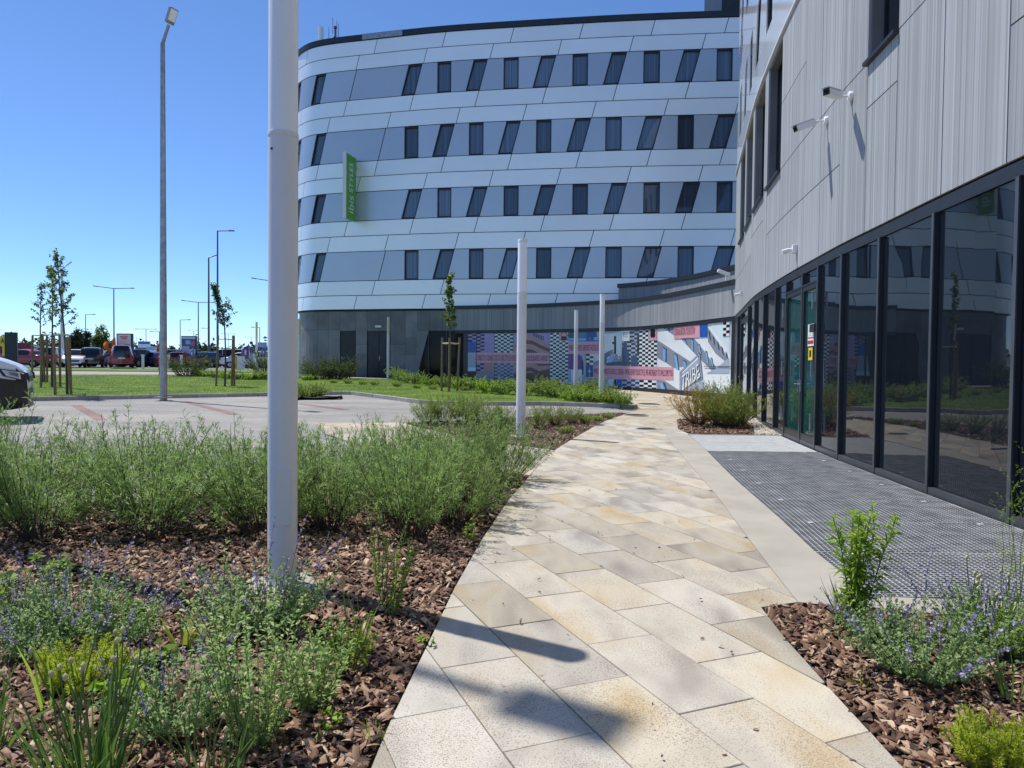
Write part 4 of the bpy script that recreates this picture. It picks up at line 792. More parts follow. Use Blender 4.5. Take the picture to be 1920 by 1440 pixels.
def black_bin():
    p = G(1344, 742); root = empty('black_bin', (p.x, p.y, p.z + 0.03), math.radians(-18), 'black rectangular planter box with pale logo before the mural', 'planter')
    MB().box((0, 0, 0.56), (1.06, 0.5, 1.12)).build('bin_body', M_BLACKP, root, bevel=0.02); MB().box((0, 0, 1.135), (1.1, 0.54, 0.03)).build('rim', M_BLACKP, root, bevel=0.008)
    t = []; [t.append((0.09 * math.cos(a) * (1 + 0.3 * math.cos(3 * a)), -0.254, 0.82 + 0.1 * math.sin(a))) for a in np.linspace(0, 6.28, 14)]
    MB().tube(t, 0.012, 4).build('logo', M_LAMPG, root)
black_bin()
# ================================================================ right-hand wing with glass wall
def wing():
    root = empty('hotel_wing', (5.0, 10.0, 0.0), label='grey ribbed hotel wing with long dark glass wall on the right', cat='building'); inv = Matrix.Translation(-root.location)
    def put(mb, name, m, parent=root, **k):
        o = mb.build(name, m, parent, **k)
        if parent is root: o.matrix_parent_inverse = inv
        return o
    SZ = WING.sz; L = WING.len; ZG, ZR = 3.42, 8.85
    # --- ribbed cladding with tall windows
    wins = [(1386.5, 1394.5, 480), (1397.5, 1408.5, 440), (1413, 1431, 390), (1438.5, 1463, 330), (1628, 1684, 95)]
    W = [(SZ(a, v)[0], SZ(b, v)[0]) for a, b, v in wins]; W = [(a, max(b, a + 0.85)) for a, b in W]
    W += [(W[-1][1] + 1.35 + 2.4 * k, W[-1][1] + 2.4 + 2.4 * k) for k in range(1, 5)]
    e = [0.0]
    marks = sorted([q for w_ in W for q in w_]); marks = [0.0] + marks + [L]
    cols = []
    for a, b in zip(marks, marks[1:]):
        if b - a < 0.02: continue
        if any(abs(a - w_[0]) < 1e-6 for w_ in W): cols.append((a, b, True)); continue
        n = max(1, round((b - a) / 1.08)); cols += [(a + (b - a) * k / n, a + (b - a) * (k + 1) / n, False) for k in range(n)]
    zs, zh = 5.85, 8.76; g = 0.010; r = random.Random(11)
    for i, (a, b, isw) in enumerate(cols):
        cut = [ZG]
        if r.random() < 0.55 or isw: cut.append(4.72 if r.random() < 0.7 else 5.2)
        cut.append(zs)
        if not isw:
            if i % 3 == 0 and a > W[4][1]: cut.remove(zs)
            if r.random() < 0.25: cut.append(7.3)
            cut.append(ZR)
        for c, d in zip(cut, cut[1:]): put(MB().wall(WING, (a + g, b - g) * 2, (c + g, d - g), 0.0, 0.04, 0.4), 'cladding_panel', M_RIB)
        if isw:
            put(MB().wall(WING, (a + g, b - g) * 2, (zh + g, ZR - g), 0.0, 0.04, 0.4), 'cladding_panel', M_RIB)
            wn = MB(); f = 0.05
            wn.wall(WING, (a, a + f) * 2, (zs, zh), -0.20, 0.08); wn.wall(WING, (b - f, b) * 2, (zs, zh), -0.20, 0.08); wn.wall(WING, (a + f, b - f) * 2, (zs, zs + f), -0.20, 0.08); wn.wall(WING, (a + f, b - f) * 2, (zh - f, zh), -0.20, 0.08)
            w_ = put(wn, 'window', M_DARKMET); MB().wall(WING, (a + f, b - f) * 2, (zs + f, zh - f), -0.23, 0.02).build('pane', M_GLASS, w_)
            MB().wall(WING, (a - 0.015, b + 0.015) * 2, (zs - 0.045, zs + 0.006), 0.075, 0.28).build('sill', M_DARKMET, w_)
            rv = MB(); rv.wall(WING, (a - 0.002, a + 0.012) * 2, (zs + 0.01, zh), -0.041, 0.16); rv.wall(WING, (b - 0.012, b + 0.002) * 2, (zs + 0.01, zh), -0.041, 0.16); rv.wall(WING, (a, b) * 2, (zh - 0.012, zh + 0.004), -0.041, 0.16); rv.build('reveal', M_BASE, w_)
    put(MB().wall(WING, (0, L) * 2, (ZG, 20.3), -0.30, 0.3, 0.6), 'inner_wall', M_BACK)
    put(MB().wall(WING, (0, L) * 2, (ZR, ZR + 0.05), 0.05, 0.2, 0.4), 'drip_flashing', M_LAMPG)
    # --- white upper storeys
    bands = [(8.92, 9.88), (11.57, 12.46), (12.46, 13.35), (15.19, 16.08), (16.08, 16.97), (18.72, 19.55), (19.55, 20.38)]
    for bi, (z0, z1) in enumerate(bands):
        q = -0.6 + (bi * 1.3) % 3.6
        while q < L:
            d = SL * (z1 - z0) / 2; a, b = max(0, q), min(L, q + 3.6); put(MB().wall(WING, (max(0, a - d) + g, min(L, b - d) - g, max(0, a + d) + g, min(L, b + d) - g), (z0 + g, z1 - g), 0.0, 0.035, 0.4), 'white_panel', M_WHITEG, smooth=True); q += 3.6
    for bi, (z0, z1) in enumerate(((9.88, 11.57), (13.35, 15.19), (16.97, 18.72))):
        q = 0.0; k = 0
        while q < L:
            d = SL * (z1 - z0) / 2 if (k + bi) % 2 else 0.0; b = min(L, q + 1.25); w1 = min(L, q + 2.1)
            d0 = SL * (z1 - z0) / 2 - d if q > 0 else 0.0
            put(MB().wall(WING, (max(0, q - d0) + g, b - d - g, q + d0 + g, b + d - g), (z0 + g, z1 - g), 0.0, 0.035, 0.4), 'window_band_panel', M_WHITEG, smooth=True)
            if w1 > b + 0.1:
                w_ = put(MB().wall(WING, (b - d, b - d + 0.05, b + d, b + d + 0.05), (z0, z1), -0.05, 0.15).wall(WING, (w1 - d - 0.05, w1 - d, w1 + d - 0.05, w1 + d), (z0, z1), -0.05, 0.15), 'window', M_DARKMET); MB().wall(WING, (b - d + 0.05, w1 - d - 0.05, b + d + 0.05, w1 + d - 0.05), (z0, z1), -0.14, 0.02).build('pane', M_WIN, w_)
            q += 2.1; k += 1
    put(MB().wall(WING, (0, L) * 2, (20.39, 20.72), 0.06, 0.4, 0.5), 'parapet_cap', M_DARKMET)
    edge = [tuple(WING.at(q, -0.3)) for q in np.linspace(0, L, 40)] + [(16, -6), (16, 28)]
    put(MB().prism(edge, 20.1, 20.25), 'roof', M_DARKMET); put(MB().prism(edge, 3.40, 3.47), 'soffit', M_DARKMET)
    # --- glass wall
    mu = [1383.5, 1389.5, 1403, 1415, 1432, 1454, 1474, 1504, 1533, 1577, 1647, 1748, 1905]; sm_ = [SZ(u, 660)[0] for u in mu]; last = sm_[-1]
    while last < L - 1.2: last += 1.55; sm_.append(last)
    doors = {6: 'l', 7: 'r', 1: 's'}; zh = 3.24
    put(MB().wall(WING, (0, L) * 2, (3.25, 3.40), -0.01, 0.16, 0.4), 'head_rail', M_DARKMET)
    put(MB().wall(WING, (0, L) * 2, (-0.1, 3.42), -0.22, 0.1, 0.6), 'inner_wall', M_BACK)
    for i, s_ in enumerate(sm_):
        x, y = WING.at(s_); zb = terr(x, y); mb = MB().wall(WING, (s_ - 0.024, s_ + 0.024) * 2, (zb, zh + 0.01), 0.018, 0.12); m = put(mb, 'mullion', M_DARKMET)
        MB().wall(WING, (s_ - 0.026, s_ + 0.026) * 2, (zb + 0.002, zh + 0.005), 0.034, 0.015).build('cover_cap', M_MIDMET, m)
    for i, (a, b) in enumerate(zip(sm_, sm_[1:])):
        x, y = WING.at((a + b) / 2); zb = terr(x, y); a += 0.029; b -= 0.029
        rail = put(MB().wall(WING, (a, b) * 2, (zb + 0.0, zb + 0.10), 0.025, 0.12), 'bottom_rail', M_MIDMET)
        if i in doors:
            d = MB(); f = 0.085; z0, z1 = zb + 0.105, 2.98
            d.wall(WING, (a, a + f) * 2, (z0, z1), 0.02, 0.06); d.wall(WING, (b - f, b) * 2, (z0, z1), 0.02, 0.06); d.wall(WING, (a + f, b - f) * 2, (z0, z0 + 0.12), 0.02, 0.06); d.wall(WING, (a + f, b - f) * 2, (z1 - f, z1), 0.02, 0.06)
            D = put(d, 'door', M_DARKMET); MB().wall(WING, (a + f, b - f) * 2, (z0 + 0.12, z1 - f), -0.02, 0.02).build('pane', M_GLASSG if doors[i] != 's' else M_GLASS, D)
            put(MB().wall(WING, (a, b) * 2, (3.0, zh), -0.04, 0.03), 'transom_pane', M_GLASS); put(MB().wall(WING, (a, b) * 2, (2.985, 3.02), 0.03, 0.06), 'transom_bar', M_DARKMET)
            hs = b - 0.05 if doors[i] == 'l' else a + 0.05; hx, hy = WING.at(hs, 0.02); nx, ny = WING.nrm(hs); tx, ty = -ny, nx; sg = -1 if doors[i] == 'l' else 1
            tx, ty = (WING.at(hs + 0.1)[0] - WING.at(hs)[0]) * 10, (WING.at(hs + 0.1)[1] - WING.at(hs)[1]) * 10
            MB().tube([(hx, hy, 1.15), (hx + nx * 0.06, hy + ny * 0.06, 1.15), (hx + nx * 0.06 + sg * tx * 0.15, hy + ny * 0.06 + sg * ty * 0.15, 1.15)], 0.011, 6).box((hx + nx * 0.01, hy + ny * 0.01, 1.12), (0.03, 0.03, 0.22)).build('handle', M_STEEL, D)
            hg = a + 0.02 if doors[i] == 'l' else b - 0.02
            for zz in (0.5, 1.45, 2.65): MB().wall(WING, (hg - 0.02, hg + 0.02) * 2, (zz - 0.15, zz + 0.15), 0.10, 0.03).build('hinge', M_STEEL, D)
            if doors[i] == 'r':
                MB().wall(WING, (b - 0.32, b + 0.0) * 2, (2.10, 2.24), 0.06, 0.04).build('door_closer', M_DARKMET, D)
                st = MB(); st.wall(WING, (a + 0.36, a + 0.78) * 2, (1.86, 2.26), 0.0, 0.004); st.build('notice', M_PAINTW, D)
                rd = mat('notice_red', (0.55, 0.03, 0.03), 0.4); MB().wall(WING, (a + 0.38, a + 0.76) * 2, (1.90, 1.96), 0.004, 0.003).wall(WING, (a + 0.38, a + 0.76) * 2, (2.0, 2.02), 0.004, 0.003).build('notice_print', rd, D)
                MB().wall(WING, (a + 0.42, a + 0.55) * 2, (2.05, 2.2), 0.004, 0.003).wall(WING, (a + 0.6, a + 0.73) * 2, (2.05, 2.2), 0.004, 0.003).build('notice_print', M_LAMPG, D)
                MB().wall(WING, (a + 0.42, a + 0.70) * 2, (1.60, 1.83), 0.0, 0.004).build('notice', mat('notice_yellow', (0.85, 0.55, 0.01), 0.4), D); MB().wall(WING, (a + 0.50, a + 0.62) * 2, (1.66, 1.78), 0.004, 0.003).build('notice_print', M_BLACKP, D)
        else:
            put(MB().wall(WING, (a, b) * 2, (zb + 0.102, zh), -0.03, 0.03, 0.5), 'pane', M_GLASS)
    put(MB().wall(WING, (0, sm_[0] - 0.03) * 2, (0, zh), -0.02, 0.05), 'end_panel', M_DARKMET)
wing()
def cctv(u, v, fwd, size, label):
    s_, z = WING.sz(u, v); x, y = WING.at(s_, 0.0); n = WING.nrm(s_); root = empty('security_camera', (x, y, z), label=label, cat='camera', group='security cameras on the ribbed wall')
    N3 = Vector((n[0], n[1], 0)); d = Vector(fwd).normalized(); k = size
    q = N3.to_track_quat('Z', 'Y').to_matrix().to_4x4()
    b = MB(); b.lathe([(0.0, 0), (0.062 * k, 0), (0.062 * k, 0.03 * k), (0.052 * k, 0.045 * k), (0.0, 0.05 * k)], n=18); b.v = [tuple(q @ Vector(p)) for p in b.v]; b.build('wall_mount', M_PAINTW, root, smooth=True)
    j = N3 * 0.13 * k; MB().tube([N3 * 0.04 * k, j, j + d * 0.05 * k + Vector((0, 0, 0.0))], 0.016 * k, 8).build('arm', M_PAINTW, root, smooth=True)
    bc = j + d * 0.22 * k; qq = d.to_track_quat('Y', 'Z').to_matrix().to_4x4(); T = Matrix.Translation(bc) @ qq
    MB().obox(T, (0.105 * k, 0.34 * k, 0.095 * k)).build('body', M_PAINTW, root, bevel=0.018 * k)
    MB().obox(Matrix.Translation(bc + d * 0.02 * k) @ qq @ Matrix.Translation((0, 0.02 * k, 0.052 * k)), (0.112 * k, 0.37 * k, 0.008 * k)).build('sun_hood', M_PAINTW, root)
    MB().obox(T @ Matrix.Translation((0, 0.176 * k, 0)), (0.094 * k, 0.014 * k, 0.085 * k)).build('front_glass', M_BLACKP, root, bevel=0.01 * k)
    le = MB(); le.lathe([(0.0, 0), (0.026 * k, 0), (0.026 * k, 0.01 * k), (0.0, 0.012 * k)], n=14); R_ = T @ Matrix.Translation((0, 0.183 * k, 0)) @ Matrix.Rotation(-math.pi / 2, 4, 'X'); le.v = [tuple(R_ @ Vector(p)) for p in le.v]; le.build('lens', M_GLASSB, root)
cctv(1597, 180, (-0.80, -0.60, -0.08), 1.12, 'upper white security camera with its black lens turned to the viewer')
cctv(1551, 226, (-0.93, -0.12, -0.36), 1.12, 'lower white security camera tilted down over the path')
def detector(u, v, label, k=1.0):
    s_, z = WING.sz(u, v); x, y = WING.at(s_, 0.0); n = WING.nrm(s_); root = empty('wall_sensor', (x, y, z), math.atan2(n[1], n[0]), label, 'sensor', 'small white wall sensors')
    MB().box((0.04 * k, 0, 0), (0.08 * k, 0.11 * k, 0.16 * k)).build('housing', M_PAINTW, root, bevel=0.012); MB().tube([(0.07 * k, 0, -0.01), (0.15 * k, 0.0, -0.03), (0.26 * k, 0.03, -0.06 * k)], [0.03 * k, 0.045 * k, 0.045 * k], 8).build('head', M_PAINTW, root, smooth=True)
detector(1494, 467, 'white wall sensor above the green-tinted double door', 1.1); detector(1392, 550, 'white wall sensor at the far inner corner of the glass wall', 1.0)
def fascia_cam():
    s_, z = LOW.sz(1366, 500); x, y = LOW.at(s_, 0.1); root = empty('wall_sensor', (x, y, 4.82), label='white camera on the link roof coping beside the wing', cat='sensor', group='small white wall sensors')
    MB().tube([(0, 0, 0), (0, 0, 0.28)], 0.025, 6).build('post', M_PAINTW, root); MB().obox(Matrix.Translation((-0.12, -0.1, 0.3)) @ Matrix.Rotation(0.35, 4, 'Y'), (0.5, 0.14, 0.13)).build('housing', M_PAINTW, root, bevel=0.02)
fascia_cam()

# ================================================================ lamps and poles
def column_lamp(u, vb, vt, vj, label, top=None, lean=(0, 0), wpx=None, head=None):
    p = G(u, vb); y = p.y; zt = AT(u, vt, y).z - p.z; zj = AT(u, vj, y).z - p.z; r = wpx * y / F_PX / 2
    root = empty('column_lamp', tuple(p), label=label, cat='lamp', group='white light columns'); root.rotation_euler = (0, lean[0], 0)
    col = MB().lathe([(r * 0.99, -0.05), (r * 0.99, zj - 0.03), (r * 0.985, zj)], n=40).build('post', M_LAMPG, root, smooth=True)
    MB().lathe([(r * 1.0, zj - 0.012), (r * 1.015, zj - 0.008), (r * 1.015, zj + 0.012), (r, zj + 0.018)], n=40).build('joint_ring', M_LAMPG, root, smooth=True)
    MB().lathe([(r * 0.97, zj + 0.018), (r * 0.97, zt - 0.04), (r * 0.9, zt)], n=40).build('diffuser', top or M_LAMPW, root, smooth=True)
    MB().lathe([(r * 1.0, zt - 0.05), (r * 1.0, zt - 0.005), (r * 0.92, zt + 0.012)], n=40).build('top_cap', M_LAMPG, root, smooth=True)
    for a in (0.2, 1.3, 2.8, 4.2): MB().box(((r) * math.cos(a), r * math.sin(a), zj - 0.10), (0.012, 0.012, 0.012), a).build('screw', M_DARKMET, root)
    MB().box((r * math.cos(-1.2) * 0.985, r * math.sin(-1.2) * 0.985, 0.6), (0.014, 0.09 if r > 0.08 else 0.06, 0.34), -1.2).build('service_door', M_LAMPG, root)
    MB().box((0.0, 0, 0.012), (r * 4.4, r * 4.4, 0.05), 0.4).build('footing', M_CONC, root, bevel=0.01)
    return root
column_lamp(529.5, 1104, -78, 256, 'tall light column nearest the camera, rising from the front bed', wpx=54.5)
column_lamp(976, 820, 450, 549, 'light column in the small mulch bed beside the path', lean=(0.0,), wpx=17.8)
column_lamp(1127, 757, 552, 606, 'light column amid perennials at the bend of the path', wpx=9.6)
column_lamp(1079, 728, 582, 618, 'farthest white light column, close before the mural', wpx=7.4)
column_lamp(727.5, 713, 595, 628, 'light column with yellowed top beside the dark door', top=M_LAMPY, wpx=5.4)
column_lamp(561, 712, 598, 628, 'light column with yellowed top half hidden behind the nearest column', top=M_LAMPY, wpx=5.0)
column_lamp(481, 700, 604, 631, 'light column with yellowed top at the edge of the service road', top=M_LAMPY, wpx=4.2)
def street_lamp(loc, h, label, r=0.11, arms=((0.9, 0.55, 35),), group='grey street lamps', heads=True, col=None):
    """arms: (reach along x, rise, compass rotation)"""
    root = empty('street_lamp', loc, label=label, cat='street lamp', group=group); m = col or M_STEEL
    MB().lathe([(r, -0.1), (r * 0.9, h * 0.3), (r * 0.6, h)], n=14).build('pole', m, root, smooth=True)
    MB().box((0, 0, 0.015), (r * 4, r * 4, 0.03)).build('base_plate', m, root)
    for reach, rise, rot in arms:
        c, s_ = math.cos(math.radians(rot)), math.sin(math.radians(rot)); e = (reach * c, reach * s_, h + rise)
        a = MB().tube([(0, 0, h - 0.15), (0, 0, h), e], [r * 0.55, r * 0.5, r * 0.42], 8).build('arm', m, root, smooth=True)
        d = Vector((e[0], e[1], rise)).normalized(); T = Matrix.Translation(Vector(e) + d * 0.28) @ d.to_track_quat('Y', 'Z').to_matrix().to_4x4()
        MB().obox(T, (0.30, 0.50, 0.10)).build('luminaire', m, root, bevel=0.02)
        MB().obox(T @ Matrix.Translation((0, 0.03, -0.055)), (0.24, 0.36, 0.012)).build('lens_panel', M_LAMPW, root)
    return root
p = G(306.5, 745.5, 0.1); street_lamp(tuple(p), AT(309, 82, p.y).z - p.z, 'tall galvanised street lamp on the lawn edge, head angled up', 0.115, ((0.28, 0.55, -25),))
street_lamp((-6.25, 6.8, 0.0), 12.6, 'tall street lamp left of view, its head shadow on the path', 0.12, ((0.5, 0.45, -32),))  # added out of view to throw the soft blob shadow on the path
for (u, vt, y, lb, arms, rr) in (
    (408, 433, 66, 'street lamp with one arm behind the staked tree near the column', ((1.0, 0.02, 0),), 0.11),
    (391.5, 483, 78, 'slender single street lamp left of the single-arm lamp', ((0.35, 0.15, 40),), 0.13),
    (117, 505, 66, 'pale street lamp behind the three staked trees', ((0.4, 0.4, 30),), 0.17),
    (214, 541, 92, 'double-armed street lamp left of the nearest tall lamp', ((2.1, 0.06, 0), (2.1, 0.25, 180)), 0.10),
    (372, 567, 100, 'double-armed street lamp between the tall lamp and staked tree', ((1.8, 0.02, 0), (1.8, 0.2, 180)), 0.10),
    (503, 526, 82, 'double-armed street lamp mostly hidden behind the nearest column', ((1.4, 0.0, 0), (1.4, 0.2, 180)), 0.10),
    (338, 600, 118, 'small single-arm street lamp above the blue billboard', ((1.2, 0.05, 0),), 0.09),
    (161, 590, 120, 'small single-arm street lamp above the dark tree', ((1.1, 0.05, 0),), 0.09),
    (274, 617, 140, 'small double-armed street lamp right of the red van', ((1.6, 0.0, 0), (1.6, 0.0, 180)), 0.09),
    (299, 622, 128, 'small street lamp just left of the nearest tall lamp', ((1.2, 0.03, 180),), 0.09),
    (363, 621, 190, 'tiny twin-head street lamp over the blue billboard', ((0.9, 0.1, 0), (0.9, 0.1, 180)), 0.08),
    (393, 616, 135, 'small street lamp right of the slender lamp', ((1.0, 0.05, 180),), 0.09),
    (487, 614, 120, 'small street lamp right of the yellow-topped column', ((0.9, 0.03, 180),), 0.09),
    (471, 632, 210, 'tiny double-armed street lamp between purple flag and yellow-topped column', ((1.4, 0.0, 0), (1.4, 0.0, 180)), 0.08),
    (428, 626, 190, 'tiny double-armed street lamp behind the trailer', ((1.4, 0.0, 0), (1.4, 0.0, 180)), 0.08),
    (256, 632, 240, 'tiny far street lamp right of the red billboard', ((1.6, 0.0, 0),), 0.08)):
    b = AT(u, 700, y); zt = AT(u, vt, y).z; z0 = terr(b.x, y); street_lamp((b.x, y, z0), zt - z0, lb, rr, arms, col=M_LAMPG if u == 117 else M_DARKMET if y > 100 else M_MIDMET)

# ================================================================ covers in the paving
M_LID = mat('worn_iron_lid', (0.17, 0.155, 0.14), 0.7, 0.1, var=0.2, scale=8)
def cover(u, v, ru, label):
    p = G(u, v, 0.034); r = ru * p.y / F_PX; root = empty('manhole_cover', tuple(p), label=label, cat='manhole cover', group='round covers in the paving')
    MB().lathe([(r, -0.03), (r, 0.0), (r * 0.93, 0.003)], n=32).build('rim', M_KERB, root); MB().lathe([(r * 0.91, -0.02), (r * 0.91, 0.005), (0.0, 0.006)], n=32).build('lid', M_LID, root)
    k = MB(); [k.box((0, r * 0.9 * t, 0.0085), (2 * r * 0.8 * math.sqrt(1 - t * t), 0.012, 0.004)) for t in np.linspace(-0.8, 0.8, 7)]; k.build('tread_ribs', M_LID, root)
for a in ((1212, 804, 22, 'round manhole cover in the middle of the path before the round bushes'), (1120, 797, 15, 'small round cover at the edge of the lamp bed'), (980, 828, 26, 'round grey cover at the foot of the second light column'), (1215, 757, 22, 'round cover far up the path towards the mural'), (1192, 778, 24, 'round cover where the parking bay meets the path')): cover(*a)

# ================================================================ tarpaulin with clippings, hydrant, totem
def tarp():
    c = G(572, 748); root = empty('tarpaulin', (c.x, c.y, c.z + 0.02), 0.3, 'black tarpaulin spread on the parking bay under green clippings', 'tarpaulin'); n = 14; V = []; r = random.Random(5)
    for j in range(n):
        for i in range(n):
            x = -1.15 + 2.3 * i / (n - 1); y = -0.6 + 1.2 * j / (n - 1); e = max(abs(x) / 1.15, abs(y) / 0.6); V.append((x + r.uniform(-.08, .08), y + r.uniform(-.06, .06), 0.02 + r.uniform(0, .05) + (0.02 if e > 0.93 else 0)))
    mb = MB(); mb.add(V, [(j * n + i, j * n + i + 1, (j + 1) * n + i + 1, (j + 1) * n + i) for j in range(n - 1) for i in range(n - 1)]); mb.build('sheet', M_BLACKP, root, smooth=True)
    MB().tube([(1.0, -0.45, 0.05), (1.2, -0.2, 0.05), (1.22, 0.3, 0.05)], [0.04, 0.06, 0.04], 8).build('rolled_edge', M_BLACKP, root, smooth=True)
tarp()
def hydrant():
    p = G(302, 703.5, 0.1); k = (AT(302, 657, p.y).z - p.z) / 1.5; root = empty('fire_hydrant', tuple(p), label='red and black fire hydrant post on the lawn', cat='hydrant'); rd = mat('hydrant_red', (0.30, 0.025, 0.02), 0.45, var=0.15)
    MB().lathe([(0.16 * k, 0), (0.16 * k, 0.05 * k), (0.12 * k, 0.08 * k), (0.13 * k, 0.32 * k), (0.17 * k, 0.36 * k), (0.15 * k, 0.42 * k)], n=14).build('base', M_BLACKP, root, smooth=True)
    MB().lathe([(0.13 * k, 0.42 * k), (0.12 * k, 0.95 * k), (0.10 * k, 1.0 * k), (0.09 * k, 1.2 * k)], n=14).build('barrel', rd, root, smooth=True)
    MB().lathe([(0.14 * k, 1.2 * k), (0.15 * k, 1.35 * k), (0.09 * k, 1.45 * k), (0.04 * k, 1.5 * k)], n=14).build('bonnet', rd, root, smooth=True)
    for s_ in (-1, 1): MB().tube([(0, 0, 1.32 * k), (s_ * 0.26 * k, 0, 1.32 * k)], 0.055 * k, 8).build('outlet', rd, root, smooth=True)
    MB().tube([(0, -0.05 * k, 1.12 * k), (0, -0.19 * k, 1.12 * k)], 0.06 * k, 8).build('outlet', M_PAINTW, root, smooth=True)
hydrant()
def totem():
    b = AT(21.5, 690, 34); z0 = terr(b.x, 34); zt = AT(21, 623, 34).z; root = empty('totem_sign', (b.x, 34, z0), 0.45, 'dark grey totem pylon standing behind the white car', 'totem')
    MB().box((0, 0, (zt - z0) / 2), (0.5, 0.22, zt - z0)).build('pylon', M_DARKMET, root, bevel=0.01); MB().box((0, 0, 0.05), (0.62, 0.34, 0.1)).build('foot', M_MIDMET, root)
totem()
# ================================================================ plants
def unit(v): return v / np.maximum(1e-9, np.linalg.norm(v, axis=-1, keepdims=True))
def leaf_arrays(P, D, L, W, droop=0.1, pos=0.45, cup=0.12):
    P, D = np.asarray(P, float), unit(np.asarray(D, float)); k = len(P); L = np.broadcast_to(L, k)[:, None]; W = np.broadcast_to(W, k)[:, None]
    S = unit(np.cross(D, np.array([0, 0, 1.0]) + rng.normal(0, 0.5, (k, 3)))); U = unit(np.cross(S, D)); U = U * np.sign(U[:, 2:3] + 1e-6)
    mid = P + D * L * pos + U * L * 0.03; tip = P + D * L - np.array([0, 0, 1.0]) * L * droop
    V = np.stack([P, mid + S * W / 2 + U * W * cup, tip, mid - S * W / 2 + U * W * cup], 1).reshape(-1, 3)
    return V, np.arange(4 * k).reshape(-1, 4)
def grow(n, h, spread, base_r=0.06, bend=0.4, pts=7, hvar=0.25, up=1.0, lean=None):
    out = []
    for i in range(n):
        az = rng.uniform(0, 6.283); th = spread * math.sqrt(rng.uniform(0, 1)); L = h * (1 + rng.uniform(-hvar, hvar * 0.6)) ; d = np.array([math.cos(az) * math.sin(th), math.sin(az) * math.sin(th), math.cos(th)])
        p = np.array([math.cos(az), math.sin(az), 0]) * base_r * math.sqrt(rng.uniform(0, 1)); line = [p.copy()]
        for k in range(pts - 1):
            d = unit(d + np.array([0, 0, 1]) * bend / pts * up + rng.normal(0, 0.07, 3)); p = p + d * L / (pts - 1); line.append(p.copy())
        out.append(np.array(line))
    return out
def along(line, t):
    n = len(line) - 1; f = np.clip(t, 0, 0.9999) * n; i = f.astype(int); r = (f - i)[:, None]
    return line[i] * (1 - r) + line[i + 1] * r, unit(line[i + 1] - line[i])
def leaves_on(lines, per, t0, t1, L, W, ang, jitter=0.25, droop=0.1, **k):
    PP, DD, LL = [], [], []
    for ln in lines:
        n = max(1, int(per * rng.uniform(0.75, 1.2))); t = np.sort(rng.uniform(t0, t1, n)); p, d = along(ln, t); az = rng.uniform(0, 6.283) + np.arange(n) * 2.4
        a = unit(np.cross(d, rng.normal(0, 1, (n, 3)))); b = np.cross(d, a); rad = a * np.cos(az)[:, None] + b * np.sin(az)[:, None]
        an = ang + rng.normal(0, jitter, n); DD.append(d * np.cos(an)[:, None] + rad * np.sin(an)[:, None]); PP.append(p); LL.append(L * rng.uniform(0.65, 1.2, n) * (1 - 0.35 * np.maximum(0, (t - 0.75)) / 0.25))
    P, D, Ls = np.concatenate(PP), np.concatenate(DD), np.concatenate(LL)
    return leaf_arrays(P, D, Ls, W * rng.uniform(0.7, 1.25, len(P)), droop, **k)
def stems_mesh(lines, r0, r1, name, m, parent, n=4):
    mb = MB()
    for ln in lines: mb.tube(ln, list(np.linspace(r0, r1, len(ln))), n, cap=False)
    return mb.build(name, m, parent, smooth=True)
def twigs(lines, per, t0, t1, L, ang=0.6, pts=4):
    out = []
    for ln in lines:
        n = max(1, int(per * rng.uniform(0.6, 1.4))); p, d = along(ln, rng.uniform(t0, t1, n))
        for i in range(n):
            a = unit(np.cross(d[i], rng.normal(0, 1, 3))); v = unit(d[i] * math.cos(ang) + a * math.sin(ang)); q = [p[i]]; l_ = L * rng.uniform(0.5, 1.2)
            for k in range(pts - 1): v = unit(v + np.array([0, 0, 0.12]) + rng.normal(0, 0.06, 3)); q.append(q[-1] + v * l_ / (pts - 1))
            out.append(np.array(q))
    return out
LM = dict(
    willow=leafmat('willow_leaves', (0.16, 0.275, 0.06), (0.35, 0.48, 0.165), trans=0.5),
    catmint=leafmat('catmint_leaves', (0.19, 0.31, 0.11), (0.42, 0.55, 0.25)),
    purple=leafmat('purple_florets', (0.20, 0.17, 0.36), (0.42, 0.37, 0.58), trans=0.3),
    sage=leafmat('sage_leaves', (0.25, 0.39, 0.12), (0.48, 0.60, 0.24)),
    lime=leafmat('lime_needles', (0.32, 0.43, 0.03), (0.62, 0.68, 0.08)),
    fresh=leafmat('fresh_green_leaves', (0.16, 0.30, 0.02), (0.38, 0.52, 0.06)),
    strap=leafmat('strap_leaves', (0.08, 0.17, 0.03), (0.22, 0.36, 0.08)),
    iris=leafmat('iris_blades', (0.16, 0.25, 0.04), (0.42, 0.45, 0.07)),
    tree=leafmat('young_tree_leaves', (0.08, 0.14, 0.03), (0.21, 0.29, 0.075), trans=0.45),
    pear=leafmat('pale_tree_leaves', (0.10, 0.15, 0.025), (0.26, 0.32, 0.07), trans=0.35),
    hedge=leafmat('dark_shrub_leaves', (0.05, 0.09, 0.025), (0.13, 0.19, 0.055)),
    peren=leafmat('perennial_leaves', (0.14, 0.25, 0.035), (0.34, 0.46, 0.11)),
    rust=leafmat('rusty_leaves', (0.28, 0.17, 0.03), (0.50, 0.32, 0.07)),
    olive=leafmat('olive_green_leaves', (0.14, 0.21, 0.035), (0.32, 0.40, 0.09)),
    far=leafmat('distant_foliage', (0.03, 0.055, 0.022), (0.08, 0.11, 0.045), trans=0.2, scale=0.8))
M_BULB = mat('allium_seedheads', (0.50, 0.46, 0.24), 0.6, var=0.2, scale=40)
M_GSTEM = mat('green_stems', (0.10, 0.17, 0.04), 0.6, var=0.2, scale=30)

